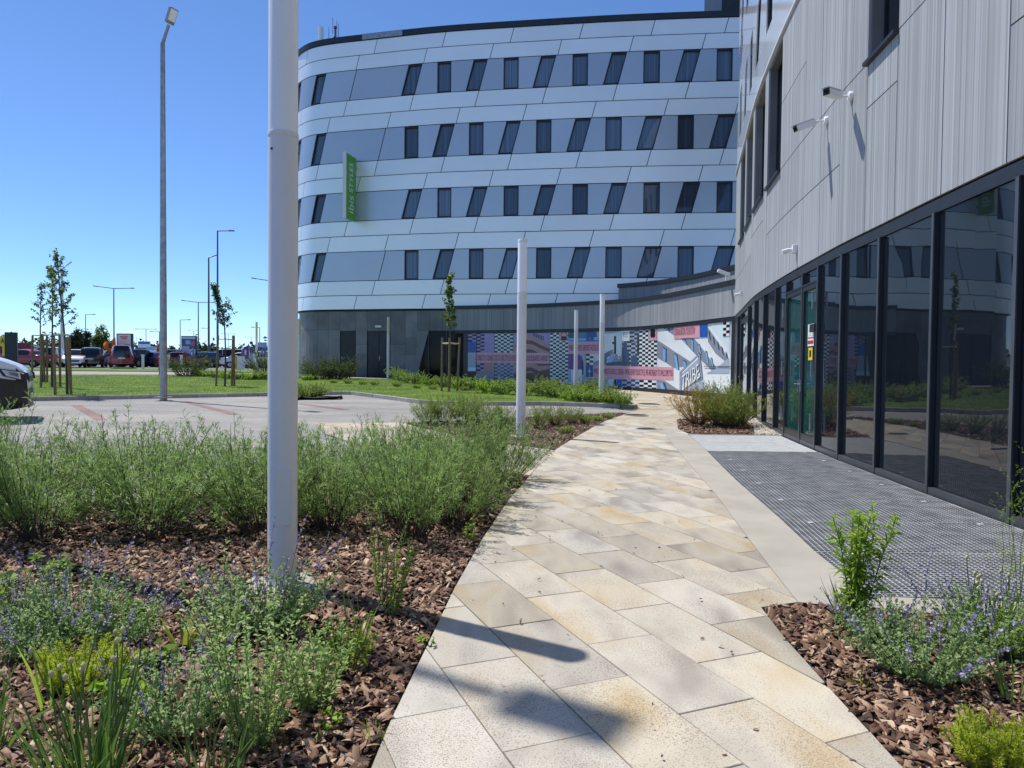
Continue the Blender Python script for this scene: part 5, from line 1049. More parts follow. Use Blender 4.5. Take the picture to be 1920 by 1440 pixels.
# --- rosemary willow shrubs of the front bed
def willow(name='willow_shrub', n=64, h=0.92, spread=0.85):
    root = empty(name); L = grow(n, h, spread, 0.13, 0.35); T = twigs(L, 5.5, 0.22, 0.95, 0.2, 0.75)
    stems_mesh(L, 0.0055, 0.0018, 'stems', M_TWIG, root, 3)
    a = leaves_on(L, 30, 0.28, 1.0, 0.088, 0.0085, 0.72); b = leaves_on(T, 13, 0.1, 1.0, 0.080, 0.0080, 0.72)
    np_mesh('foliage', np.concatenate([a[0], b[0]]), np.concatenate([a[1], b[1] + len(a[0])]), LM['willow'], root); return root
WP = [willow(), willow(n=68, h=0.84, spread=0.95), willow(n=54, h=1.0, spread=0.7), willow(n=60, h=0.78, spread=1.0)]
spots = [(-6.25, 6.3), (-5.75, 5.75), (-5.25, 6.2), (-4.7, 5.6), (-4.25, 6.25), (-3.75, 5.65), (-3.3, 6.35), (-2.9, 5.75), (-2.45, 6.55), (-2.1, 5.95), (-1.75, 6.9), (-1.55, 6.1), (-1.25, 7.4), (-1.05, 6.5), (-0.8, 5.75), (-0.78, 7.0), (-0.65, 7.9), (-0.48, 6.35), (-0.38, 8.45), (-0.35, 7.25), (-1.3, 8.3), (-0.95, 8.9), (-2.0, 7.7), (-2.7, 7.3), (-3.5, 7.05), (-0.05, 8.75), (-5.0, 6.75), (-4.1, 6.9)]
willow_words = ['leftmost of the feathery willow shrubs, cut by the picture edge', 'second willow shrub from the left, in the front row', 'willow shrub at far left, in the back row by the parking bay', 'front-row willow shrub above the left purple flowers', 'willow shrub third from the left in the back row', 'front-row willow shrub midway between picture edge and the nearest column', 'back-row willow shrub left of the nearest column', 'front-row willow shrub just left of the nearest column', 'willow shrub directly behind the nearest column, to its left', 'willow shrub right behind the foot of the nearest column', 'willow shrub behind and right of the nearest column', 'front willow shrub just right of the nearest column', 'willow shrub second row, right of the nearest column', 'willow shrub in the middle of the bed right of the column', 'willow shrub nearest the camera, leaning over the path edge', 'willow shrub of the second row next to the path', 'willow shrub in the third row near the path', 'willow shrub beside the path, second from its near end', 'willow shrub near the far corner of the bed', 'willow shrub beside the path, third from its near end', 'willow shrub at the back right of the bed', 'rearmost willow shrub, against the side path', 'back willow shrub behind the nearest column', 'back-row willow shrub left of the column, by the paving', 'back-row willow shrub farther left by the paving', 'last willow shrub by the path, at the corner with the side path', 'rear willow shrub at left among the tall tips', 'rear willow shrub between the left ones, by the paving']
for i, (x, y) in enumerate(spots):
    o = WP[i] if i < 4 else copy_tree(WP[i % 4]); s_ = random.uniform(0.80, 0.98) * (0.92 if y > 7 else 1.0)
    if y < 6.6 and x > -1.6: s_ *= 0.86
    o.location = (x, y, 0.015); o.rotation_euler = (0, 0, random.uniform(0, 6.28)); o.scale = (s_, s_, s_ * random.uniform(0.92, 1.06)); tag(o, willow_words[i], 'shrub', 'feathery willow shrubs in the front bed')
lamp_spots = [(G(830, 797), 0.74), (G(868, 799), 0.78), (G(905, 803), 0.72), (G(800, 797), 0.64), (G(945, 808), 0.66), (G(1008, 806), 0.56), (G(1042, 800), 0.60), (G(1072, 796), 0.46), (G(880, 792), 0.72)]
lamp_words = ['yellow-green shrub in the lamp bed below the single staked tree', 'broad yellow-green shrub in the lamp bed, third from its left end', 'shrub in the lamp bed just left of the second light column', 'leftmost yellow-green shrub of the lamp bed', 'shrub touching the second light column from the left', 'shrub right of the second light column', 'shrub in the lamp bed second right of the column', 'small shrub near the right tip of the lamp bed', 'rear yellow-green shrub in the middle of the lamp bed']
for i, (p, s_) in enumerate(lamp_spots):
    o = copy_tree(WP[(i + 1) % 4]); o.location = (p.x, p.y, p.z + 0.03); o.rotation_euler = (0, 0, random.uniform(0, 6.28)); o.scale = (s_ * 1.1, s_ * 1.1, s_); tag(o, lamp_words[i], 'shrub', 'yellow-green shrubs of the lamp bed')
    for ch in o.children:
        if ch.name.startswith('foliage'):
            ch.data = ch.data.copy(); ch.data.materials[0] = LM['olive'] if i != 4 else LM['willow']

# --- catmint with purple spikes
def catmint(nl=2600, h=0.34, r=0.36, ns=26):
    root = empty('catmint_plant'); L = grow(120, h, 1.15, 0.10, 0.3, hvar=0.35); stems_mesh(L, 0.0022, 0.001, 'stems', M_GSTEM, root, 3)
    a = leaves_on(L, nl / 120, 0.1, 1.0, 0.026, 0.017, 1.0, 0.35, 0.15, cup=0.25); np_mesh('foliage', a[0], a[1], LM['catmint'], root)
    S = grow(ns, h * 1.4, 1.05, 0.10, 0.45, hvar=0.3); stems_mesh(S, 0.002, 0.001, 'flower_stalks', M_GSTEM, root, 3)
    f = leaves_on(S, 30, 0.60, 1.0, 0.021, 0.011, 1.25, 0.6, 0.0); np_mesh('flower_spikes', f[0], f[1], LM['purple'], root)['kind'] = 'stuff'; return root
CP = [catmint(ns=18), catmint(2200, 0.30, ns=20), catmint(2900, 0.36, ns=22)]
cat_spots = [((140, 1190), 1.0, 'catmint mound with purple spikes below the left willow shrubs'), ((70, 1235), 0.75, 'low catmint at the left picture edge'), ((500, 1185), 1.05, 'catmint with purple spikes around the foot of the nearest column'), ((330, 1375), 0.82, 'dark catmint clump in the left foreground behind the seed heads'), ((225, 1205), 0.8, 'catmint right beside the left catmint mound'), ((1725, 1275), 1.02, 'large catmint with purple spikes in the right foreground bed'), ((1845, 1225), 0.9, 'catmint behind the large one at the right edge'), ((1640, 1205), 0.75, 'catmint spilling onto the concrete strip at right'), ((20, 1180), 0.7, 'catmint cut by the left picture edge near the yellow-green sprout')]
for i, ((u, v), s_, lb) in enumerate(cat_spots):
    o = CP[i] if i < 3 else copy_tree(CP[i % 3]); p = G(u, v); o.location = (p.x, p.y, 0.015); o.rotation_euler = (0, 0, random.uniform(0, 6.28)); o.scale = (s_,) * 3; tag(o, lb, 'plant', 'catmint plants with purple flowers')

# --- upright grey-green sub-shrub
def sage(n=34, h=0.62):
    root = empty('sage_plant'); L = grow(n, h, 0.5, 0.07, 0.5, hvar=0.35); stems_mesh(L, 0.003, 0.0014, 'stems', M_GSTEM, root, 4)
    a = leaves_on(L, 58, 0.08, 1.0, 0.042, 0.014, 0.95, 0.25, 0.12); np_mesh('foliage', a[0], a[1], LM['sage'], root); return root
o = sage(); p = G(480, 1408); o.location = (p.x, p.y, 0.01); o.scale = (0.80,) * 3; tag(o, 'pale grey-green upright bush in the left foreground', 'plant')
o = sage(9, 0.55); p = G(430, 1290); o.location = (p.x, p.y, 0.01); tag(o, 'thin grey-green stems left of the pale upright bush', 'plant')
o = sage(16, 0.3); p = G(590, 1335); o.location = (p.x, p.y, 0.01); tag(o, 'low green bush just right of the pale upright bush', 'plant')
# --- seed-head clumps
def allium(n=16, h=0.42, nl=60, lh=0.3, w_=0.011):
    root = empty('allium_clump'); L = grow(n, h, 0.22, 0.09, 0.05, hvar=0.3); stems_mesh(L, 0.0035, 0.0024, 'flower_stalks', M_GSTEM, root, 5)
    [MB().lathe([(0.001, -0.009), (0.006, -0.005), (0.0085, 0.003), (0.007, 0.009), (0.003, 0.014), (0.001, 0.016)], tuple(ln[-1]), 8).build('seed_head', M_BULB, root, smooth=True) for ln in L]
    blades_mesh(root, nl, lh, 0.45, 0.09, w_, LM['strap']); return root
def blades_mesh(root, n, h, spread, base_r, w_, m, name='leaves', hv=0.35, bend=-0.5):
    V, Fq = [], []; L = grow(n, h, spread, base_r, bend, pts=6, hvar=hv)
    for ln in L:
        s_ = unit(np.cross(ln[-1] - ln[0], rng.normal(0, 1, 3))); o = len(V)
        for k, p in enumerate(ln): ww = w_ * (1 - (k / 5) ** 2.2) / 2 + 0.0004; V += [p + s_ * ww, p - s_ * ww]
        Fq += [(o + 2 * k, o + 2 * k + 1, o + 2 * k + 3, o + 2 * k + 2) for k in range(5)]
    return np_mesh(name, np.array(V), np.array(Fq), m, root)
for (u, v, s_, n, h, nl, lb) in ((165, 1500, 1.0, 18, 0.50, 90, 'clump of drumstick seed heads in the lower left corner'), (400, 1490, 0.85, 16, 0.42, 14, 'seed-head stalks at the bottom of the left bed'), (1850, 1200, 1.0, 18, 0.36, 120, 'seed-head clump with grassy leaves at the right picture edge')):
    o = allium(n, h, nl, h * 0.75); p = G(u, v); o.location = (p.x, p.y, 0.01); o.scale = (s_,) * 3; tag(o, lb, 'plant', 'seed-head clumps')
# --- iris fans and grassy blades
for (u, v, n, h, w_, m, lb) in ((345, 1222, 8, 0.24, 0.022, 'iris', 'yellowing iris fan amid the bark in the left bed'), (672, 1222, 15, 0.30, 0.010, 'strap', 'upright grassy tuft right of the nearest column'), (640, 1268, 7, 0.24, 0.012, 'iris', 'arching grass blades in front of the grassy tuft'), (1580, 1180, 26, 0.26, 0.012, 'strap', 'dark strap-leaved tuft at the corner of the concrete strip'), (-10, 1420, 22, 0.30, 0.016, 'strap', 'broad grassy blades at the lower left picture edge'), (95, 1330, 5, 0.34, 0.012, 'fresh', 'few curving grass blades behind the lime cushion'), (700, 1395, 12, 0.10, 0.004, 'fresh', 'small grass weed at the path edge in the left foreground'), (1900, 1330, 7, 0.28, 0.010, 'strap', 'arching blades at the right picture edge'), (1605, 1300, 10, 0.10, 0.004, 'fresh', 'tiny grass weed beside the slabs at right')):
    p = G(u, v); root = empty('grass_tuft', (p.x, p.y, 0.01), label=lb, cat='plant', group='grassy tufts in the beds'); blades_mesh(root, n, h, 0.42, 0.04, w_, LM[m])
# --- lime cushions
def spurge(n=85, r=0.2, h=0.2):
    root = empty('lime_cushion'); L = grow(n, h, 1.3, r * 0.4, 1.3, hvar=0.3); stems_mesh(L, 0.003, 0.002, 'stems', M_GSTEM, root, 3)
    a = leaves_on(L, 110, 0.4, 1.0, 0.030, 0.0036, 0.95, 0.3, 0.0); np_mesh('needles', a[0], a[1], LM['lime'], root); return root
for (u, v, s_, lb) in ((1865, 1450, 0.85, 'lime green feathery cushion in the lower right corner'), (155, 1295, 0.95, 'lime green feathery cushion in the left bed'), (1950, 1450, 0.7, 'lime green cushion cut by the right picture edge')):
    o = spurge(); p = G(u, v); o.location = (p.x, p.y, 0.01); o.scale = (s_,) * 3; o.rotation_euler = (0, 0, random.uniform(0, 6)); tag(o, lb, 'plant', 'lime green cushions')
# --- broad-leaved weeds and single herbs
def weed(name, n, h, spread, per, L, W, m, t0=0.3, ang=1.0, r0=0.004, hv=0.25):
    root = empty(name); ls = grow(n, h, spread, 0.025, 0.4, hvar=hv); stems_mesh(ls, r0, r0 * 0.5, 'stems', M_GSTEM, root, 5); a = leaves_on(ls, per, t0, 1.0, L, W, ang, 0.3, 0.25); np_mesh('foliage', a[0], a[1], LM[m], root); return root
for (args, u, v, lb) in (
    (('leafy_weed', 4, 0.36, 0.25, 9, 0.075, 0.055, 'fresh', 0.7, 1.2), 30, 1180, 'yellow-green broad-leaved sprout at the left picture edge'),
    (('leafy_weed', 5, 0.14, 0.7, 8, 0.07, 0.05, 'fresh', 0.4, 1.2), 260, 1178, 'small yellow-green leaf rosette between catmint clumps'),
    (('leafy_weed', 9, 0.13, 1.0, 6, 0.075, 0.05, 'fresh', 0.4, 1.2), 240, 1330, 'broad green leaves beside the lime cushion'),
    (('leafy_weed', 7, 0.13, 1.1, 6, 0.08, 0.055, 'peren', 0.4, 1.2), 300, 1270, 'flat green leaves near the iris fan'),
    (('ferny_weed', 16, 0.26, 0.7, 34, 0.03, 0.012, 'fresh', 0.3, 1.0), 655, 1270, 'bright ferny weed below the grassy tuft'),
    (('tall_weed', 9, 0.46, 0.4, 60, 0.035, 0.009, 'fresh', 0.15, 0.9), 735, 1165, 'tall feathery weed between the grassy tuft and the path'),
    (('tall_weed', 5, 0.55, 0.2, 46, 0.04, 0.009, 'peren', 0.2, 0.9), 712, 1120, 'slender upright weed behind the tall feathery weed'),
    (('leafy_weed', 4, 0.22, 0.25, 14, 0.04, 0.022, 'fresh', 0.3, 1.0), 880, 1030, 'small sapling weed at the path edge under the willows'),
    (('leafy_weed', 4, 0.07, 0.9, 5, 0.035, 0.022, 'fresh', 0.5, 1.1), 797, 1220, 'tiny weed beside the path near the column shadow'),
    (('leafy_weed', 5, 0.08, 1.0, 5, 0.045, 0.03, 'fresh', 0.5, 1.1), 625, 1385, 'tiny broad-leaved seedling in the bark near the path'),
    (('leafy_weed', 7, 0.10, 1.0, 6, 0.03, 0.02, 'fresh', 0.5, 1.1), 962, 908, 'low green weed in the corner by the side path'),
    (('leafy_weed', 6, 0.16, 0.6, 8, 0.07, 0.04, 'peren', 0.3, 1.1), 105, 1095, 'shaded broad-leaved weed under the left willow shrubs')):
    o = weed(*args); p = G(u, v); o.location = (p.x, p.y, 0.012); o.rotation_euler = (0, 0, random.uniform(0, 6)); tag(o, lb, 'plant', 'weeds and seedlings in the beds')
o = weed('goldenrod_plant', 9, 0.66, 0.13, 95, 0.10, 0.016, 'fresh', 0.15, 1.05, 0.005, 0.15); p = G(1600, 1190); o.location = (p.x, p.y, 0.01); tag(o, 'tall bright green leafy plant standing before the floor grating', 'plant')
root = empty('asparagus_fern'); L = grow(14, 0.85, 0.5, 0.05, 0.2); T = twigs(L, 14, 0.3, 1.0, 0.16, 0.9); stems_mesh(L, 0.003, 0.001, 'stems', M_GSTEM, root, 3); a = leaves_on(T, 16, 0, 1, 0.022, 0.0022, 0.7); np_mesh('needles', a[0], a[1], LM['fresh'], root)
p = G(1915, 1190); root.location = (p.x, p.y, 0.01); tag(root, 'airy fine-needled plant at the right picture edge by the glass', 'plant')
root = weed('leafy_ground_plant', 30, 0.25, 0.9, 30, 0.03, 0.017, 'peren'); p = G(1895, 1245); root.location = (p.x, p.y, 0.01); tag(root, 'low leafy green plant under the airy fine-needled one', 'plant')

# --- round bushes before the glass wall
def twiggy(n, h, r, m, spread=0.85):
    root = empty('round_bush'); L = grow(n, h, spread, 0.14, 0.25, hvar=0.22); T = twigs(L, 5, 0.35, 1.0, 0.2, 0.7); stems_mesh(L, 0.006, 0.002, 'stems', M_TWIG, root, 3)
    a = leaves_on(T, 17, 0.1, 1.0, 0.040, 0.014, 0.8); b = leaves_on(L, 30, 0.2, 1.0, 0.040, 0.014, 0.8); np_mesh('foliage', np.concatenate([a[0], b[0]]), np.concatenate([a[1], b[1] + len(a[0])]), LM[m], root); return root
for (u, v, s_, m, lb) in ((1308, 800, 1.0, 'rust', 'round bush turning rust brown, beside the path'), (1352, 803, 1.12, 'olive', 'round olive-green bush in the middle before the glass wall'), (1386, 800, 0.95, 'olive', 'round green bush nearest to the glass wall'), (1345, 788, 1.12, 'olive', 'green bush behind the other round bushes'), (1372, 806, 0.85, 'olive', 'front green bush above the pebble strip')):
    o = twiggy(105, 0.98, 0.5, m, 1.0); p = G(u, v); o.location = (p.x, p.y, p.z + 0.03); s_ *= 0.86; o.scale = (s_ * 0.95, s_ * 0.95, s_ * 1.02); tag(o, lb, 'bush', 'round bushes before the glass wall')
# --- perennials before the mural, shrubs before the hotel, border along the path
def mound(name, n, h, spread, m, per=30, L=0.085, W=0.052, flowers=None, base=0.25):
    root = empty(name); ls = grow(n, h, spread, base, 0.2, hvar=0.35); stems_mesh(ls, 0.006, 0.002, 'stems', M_GSTEM, root, 3); a = leaves_on(ls, per, 0.15, 1.0, L, W, 1.0, 0.35, 0.2); np_mesh('foliage', a[0], a[1], LM[m], root)
    if flowers:
        S = grow(10, h * 1.35, 0.5, base, 0.1); stems_mesh(S, 0.004, 0.002, 'flower_stalks', M_GSTEM, root, 3); f = leaves_on(S, 8, 0.85, 1.0, 0.03, 0.03, 1.2); np_mesh('flowers', f[0], f[1], flowers, root)
    return root
M_WF = leafmat('pale_florets', (0.5, 0.46, 0.42), (0.75, 0.72, 0.66))
MP = [mound('perennial_mound', 60, 0.75, 0.85, 'peren'), mound('perennial_mound', 60, 0.6, 0.95, 'fresh'), mound('perennial_mound', 50, 0.85, 0.7, 'peren', flowers=M_WF), mound('perennial_mound', 55, 0.7, 0.9, 'olive')]
used = [False] * 4
def place_mound(k, p, s_, lb, grp, cat='plant'):
    o = copy_tree(MP[k]) if used[k] else MP[k]; used[k] = True; o.location = tuple(p); o.rotation_euler = (0, 0, random.uniform(0, 6.28)); s_ *= 0.62; o.scale = (s_ * 1.25, s_ * 1.25, s_ * random.uniform(0.85, 1.1)); tag(o, lb, cat, grp)
i = 0
for (u, v, k, s_, w_) in ((1095, 752, 0, 1.15, 'perennial mound just left of the third light column'), (1068, 750, 1, 0.8, 'small bright perennial left of the third light column'), (1150, 757, 3, 1.05, 'perennial mound right of the third light column by the path'), (1168, 760, 2, 0.8, 'perennial at the kerb corner by the path'), (1120, 752, 1, 1.0, 'bright perennial behind the third light column'), (1138, 748, 0, 1.0, 'dark perennial behind the kerb corner'), (1045, 744, 0, 1.2, 'perennial mound below the checkered print'), (1015, 741, 2, 1.2, 'flowering perennial right of the second light column'), (1080, 741, 1, 1.2, 'bright perennial at the foot of the farthest light column'), (1110, 740, 2, 1.2, 'flowering perennial between third and farthest light columns'), (945, 738, 0, 1.2, 'perennial just left of the second light column'), (915, 734, 1, 1.2, 'bright perennial at the right end of the door path'), (888, 730, 0, 1.2, 'perennial under the blue printed block'), (862, 727, 1, 1.2, 'perennial right of the single staked tree'), (835, 725, 0, 1.1, 'perennial behind the single staked tree'), (808, 722, 1, 1.1, 'perennial before the black slanted glazing'), (782, 719, 2, 1.1, 'flowering perennial at the slanted edge of the cladding'), (758, 717, 0, 1.0, 'perennial right of the yellow-topped column by the door'), (745, 712, 2, 1.2, 'tall pale-flowering perennial beside the dark door'), (985, 740, 3, 1.2, 'olive perennial behind the second light column'), (1030, 733, 3, 1.3, 'rear perennial below the street picture print'), (960, 731, 3, 1.2, 'rear perennial below the big checkered print')):
    place_mound(k, G(u, v, 0.12), s_, w_, 'perennials before the printed glazing')
for (u, v, k, s_, w_) in ((590, 712, 3, 0.6, 'small plant left end of the border along the door path'), (625, 718, 1, 0.5, 'tuft in front of the door path below the louvre'), (652, 719, 0, 0.55, 'tuft at the lawn edge below the louvre'), (680, 721, 1, 0.5, 'tuft at the lawn edge below the door'), (703, 722, 3, 0.5, 'tuft at the lawn edge right below the door'), (745, 725, 0, 0.55, 'tuft at the lawn edge below the yellow-topped column'), (782, 728, 1, 0.5, 'tuft at the lawn edge left of the single staked tree'), (812, 730, 0, 0.5, 'tuft at the lawn edge beside the staked tree'), (870, 732, 3, 0.5, 'tuft at the lawn edge right of the staked tree'), (575, 713, 1, 0.8, 'bright plant right of the nearest column by the hotel')):
    place_mound(k, G(u, v, 0.1), s_, w_, 'small tufts along the door path')
for (u, v, k, s_, w_) in ((385, 706, 1, 1.0, 'bright leafy plant left of the staked tree with bent top'), (405, 708, 0, 1.0, 'leafy plant at the left stake of the bent-topped tree'), (428, 710, 1, 1.1, 'leafy plant right behind the bent-topped tree'), (448, 711, 0, 1.1, 'leafy plant right of the bent-topped tree'), (470, 712, 1, 1.1, 'leafy plant below the purple flag'), (492, 712, 0, 1.2, 'leafy plant just left of the nearest column'), (368, 704, 1, 0.8, 'leafy plant beside the dark lone bush')):
    place_mound(k, G(u, v, 0.1), s_, w_, 'leafy plants along the service road')
def dark_bush(u, v, h, w_, m, lb, n=110):
    root = empty('evergreen_shrub'); ls = grow(n, h, 1.0, w_ * 0.35, 0.3, hvar=0.35); T = twigs(ls, 4, 0.3, 1, h * 0.25, 0.7); stems_mesh(ls, 0.012, 0.004, 'stems', M_TWIG, root, 3); a = leaves_on(T, 18, 0, 1, 0.07, 0.03, 0.8); np_mesh('foliage', a[0], a[1], LM[m], root); p = G(u, v, 0.1); root.location = tuple(p); tag(root, lb, 'shrub')
dark_bush(600, 711, 1.0, 1.6, 'hedge', 'dark spreading shrub before the hotel cladding, left part'); dark_bush(638, 711, 1.15, 1.5, 'hedge', 'dark spreading shrub before the louvre'); dark_bush(352, 705, 1.15, 1.6, 'hedge', 'dark lone bush on the far lawn edge'); dark_bush(500, 705, 1.6, 1.2, 'hedge', 'dark bush left of the nearest column by the service road')
p = G(574, 745); hp = empty('clippings_heap', (p.x, p.y, p.z + 0.05), label='heap of green clippings piled on the black tarpaulin', cat='heap'); ls = grow(150, 0.5, 1.25, 0.5, -0.2, hvar=0.4); a = leaves_on(ls, 40, 0.0, 1.0, 0.07, 0.03, 1.0); np_mesh('clippings', a[0], a[1], LM['olive'], hp); stems_mesh(ls, 0.006, 0.003, 'cut_stems', M_GSTEM, hp, 3)
# small border plants of the lamp bed tip
for (u, v, k, s_, w_) in ((1098, 792, 0, 0.42, 'small green plant near the right tip of the lamp bed'), (1120, 788, 1, 0.35, 'tiny tuft second from the tip of the lamp bed'), (1140, 784, 0, 0.36, 'tuft at the very tip of the lamp bed'), (1060, 812, 3, 0.4, 'low olive plant at the path side of the lamp bed')):
    place_mound(k, G(u, v, 0.03), s_, w_, 'small plants of the lamp bed')

# ================================================================ staked young trees
def young_tree(u, v, vtop, vcrown, wpx, m, label, leanx=0.0, n=26, bent=False, per=26, leaf=0.11, r=None, dz=0.1):
    p = G(u, v, dz); y = p.y; H_ = AT(u, vtop, y).z - p.z; hc = AT(u, vcrown, y).z - p.z; W_ = wpx * y / F_PX / 2
    root = empty('young_tree', tuple(p), label=label, cat='tree', group='staked young trees'); k = 9; tr = [np.array([leanx * t + 0.04 * math.sin(5 * t + u), 0.03 * math.cos(4 * t), H_ * t * 0.97]) for t in np.linspace(0, 1, k)]
    if bent: tr[-1] += np.array([-0.42, 0, 0]); tr[-2] += np.array([-0.36, 0, 0]); tr[-3] += np.array([-0.12, 0, 0])
    tr = np.array(tr); r = r or 0.045; tk = MB().tube(tr, list(np.linspace(r, 0.010, k)), 8).build('trunk', M_TRUNK, root, smooth=True)
    B = []; 
    for i in range(n):
        t = hc / H_ + (0.97 - hc / H_) * (i + rng.uniform(0, 0.8)) / n; q, d = along(tr, np.array([t])); az = i * 2.4 + rng.uniform(-0.5, 0.5); f = 1 - ((t - hc / H_) / (1 - hc / H_)) ** 1.3 * 0.72; f = f if not bent else (1 - 0.93 * sm(0.40, 0.50, (t - hc / H_) / (1 - hc / H_)))
        L_ = W_ * f * rng.uniform(0.55, 1.1); v_ = unit(np.array([math.cos(az), math.sin(az) * 0.8, 0.65])); ln = [q[0]]
        for j in range(4): v_ = unit(v_ + np.array([0, 0, 0.12]) + rng.normal(0, 0.10, 3)); ln.append(ln[-1] + v_ * L_ / 4)
        B.append(np.array(ln))
    stems_mesh(B, 0.012, 0.004, 'branches', M_TRUNK, root, 4); T = twigs(B, 3, 0.3, 1.0, 0.28, 0.7)
    a = leaves_on(T, per * 0.45, 0.2, 1, leaf, leaf * 0.7, 1.0, 0.4, 0.3); b = leaves_on(B, per * 0.6, 0.35, 1.0, leaf, leaf * 0.7, 1.0, 0.4, 0.3); c = leaves_on([tr[-3:]], per * (1.2 if not bent else 0.7), 0.0, 1.0, leaf, leaf * 0.65, 0.9)
    cr = np_mesh('crown', np.concatenate([a[0], b[0], c[0]]), np.concatenate([a[1], b[1] + len(a[0]), c[1] + len(a[0]) + len(b[0])]), LM[m], root); return root, p, y
def stakes(p, y, posts, top, vstrap, label):
    """posts: photo x of each post foot and head"""
    root = empty('tree_stakes', tuple(p), label=label, cat='stakes', group='timber stake frames'); z1 = AT(960, top, y).z; zs = AT(960, vstrap, y).z; heads = []
    for i, (ub, vb, ut) in enumerate(posts):
        b = G(ub, vb, 0.1); t = AT(ut, top, b.y); MB().tube([(b.x - p.x, b.y - p.y, b.z - p.z - 0.1), (t.x - p.x, b.y - p.y, t.z - p.z)], 0.045, 8).build('post', M_WOOD, root, smooth=True); f = (zs - b.z) / (t.z - b.z); heads.append(Vector((b.x + (t.x - b.x) * f - p.x, b.y - p.y, zs - p.z)))
    c = Vector((0.02, 0, zs - p.z))
    for i, h in enumerate(heads): MB().tube([h, (h + c) / 2 + Vector((0, 0, -0.02)), c], 0.022, 6).build('strap', M_STRAP, root); q = heads[(i + 1) % len(heads)]; MB().tube([h, q], 0.018, 6).build('strap', M_STRAP, root)
_, p, y = young_tree(842, 734, 508, 616, 30, 'pear', 'slim young tree with pale leaves before the black glazing', per=30, n=20, leaf=0.12); stakes(p, y, [(828, 733.5, 829), (841, 735.5, 843), (857, 733.5, 862)], 633, 645, 'three timber stakes around the slim pale-leaved tree')
_, p, y = young_tree(421, 724.5, 524, 614, 42, 'tree', 'staked young tree with bare bent top on the lawn', bent=True, n=40, per=22, leaf=0.10); stakes(p, y, [(405, 724, 409), (434.5, 723.5, 437), (439.5, 723.5, 438.5)], 629, 641, 'timber stakes around the bent-topped young tree')
_, p, y = young_tree(125.5, 739.5, 466, 608, 52, 'tree', 'tallest of the three staked trees at left, nearest the kerb', leanx=-0.25, n=24, per=20, leaf=0.11); stakes(p, y, [(103.5, 740.5, 100.5), (134, 740, 124), (133, 736, 130)], 632, 636, 'timber stakes around the tallest left tree')
_, p, y = young_tree(98.5, 726, 490, 612, 30, 'tree', 'middle one of the three staked trees at left', n=19, per=20, leaf=0.10); stakes(p, y, [(76.5, 726.5, 78.5), (98.5, 725.5, 99.5), (113, 725.5, 111.5)], 626, 637, 'timber stakes around the middle left tree')
_, p, y = young_tree(78, 716.5, 524, 612, 28, 'tree', 'smallest of the three staked trees at left, farthest back', n=17, per=20, leaf=0.10); stakes(p, y, [(60, 717, 61), (84, 716, 80), (88.5, 716.2, 88)], 629, 638, 'timber stakes around the farthest left tree')
# ================================================================ vehicles
M_CARGLASS = glass_material('car_glass', (0.010, 0.013, 0.017), ior=1.5, warp=0.0)
M_HEADL = mat('headlamp_glass', (0.55, 0.57, 0.60), 0.08, var=0.1, spec=0.8); M_TAIL = mat('tail_lamp_red', (0.35, 0.01, 0.012), 0.2); M_PLATE = mat('number_plate', (0.75, 0.75, 0.72), 0.4); M_RIM = mat('alloy_rim', (0.38, 0.39, 0.40), 0.35, 0.7)
PAINT = {}
def paint(c):
    if c not in PAINT: PAINT[c] = mat('car_paint_%d' % len(PAINT), c, 0.28, var=0.02, coat=0.6, spec=0.5)
    return PAINT[c]
KIND = {  # length, width, height, side profile: (x/L, belt height/H, roof height/H) from rear to front
    'hatch': (4.05, 1.74, 1.50, [(-.5, .48, .50), (-.495, .62, .66), (-.46, .64, .76), (-.40, .645, .90), (-.33, .65, .975), (-.18, .65, 1.0), (0, .64, .99), (.08, .635, .955), (.16, .63, .82), (.245, .625, .645), (.34, .60, .615), (.43, .55, .565), (.48, .47, .48), (.5, .36, .37)]),
    'suv': (4.40, 1.84, 1.68, [(-.5, .45, .47), (-.495, .60, .63), (-.475, .62, .76), (-.44, .63, .90), (-.38, .635, .965), (-.2, .64, 1.0), (0, .64, .99), (.07, .635, .955), (.15, .63, .82), (.225, .625, .645), (.33, .60, .62), (.44, .565, .58), (.485, .50, .51), (.5, .38, .39)]),
    'sedan': (4.60, 1.80, 1.46, [(-.5, .48, .49), (-.49, .62, .63), (-.42, .655, .665), (-.34, .66, .70), (-.25, .66, .90), (-.16, .66, .985), (-.05, .655, 1.0), (.04, .65, .97), (.12, .645, .84), (.20, .635, .66), (.32, .60, .615), (.43, .545, .555), (.485, .46, .47), (.5, .36, .37)]),
    'van': (4.35, 1.80, 1.86, [(-.5, .40, .42), (-.498, .55, .70), (-.49, .56, .90), (-.465, .56, .965), (-.40, .565, .995), (-.2, .57, 1.0), (0, .57, .985), (.09, .565, .95), (.18, .56, .80), (.28, .555, .58), (.37, .53, .54), (.455, .48, .49), (.49, .40, .41), (.5, .32, .33)]),
    'big_van': (5.0, 1.95, 1.95, [(-.5, .40, .42), (-.498, .60, .75), (-.49, .62, .93), (-.46, .63, .985), (-.2, .64, 1.0), (.05, .65, .99), (.13, .66, .955), (.24, .70, .86), (.325, .745, .775), (.40, .70, .715), (.455, .645, .655), (.482, .585, .595), (.496, .50, .51), (.5, .36, .37)])}
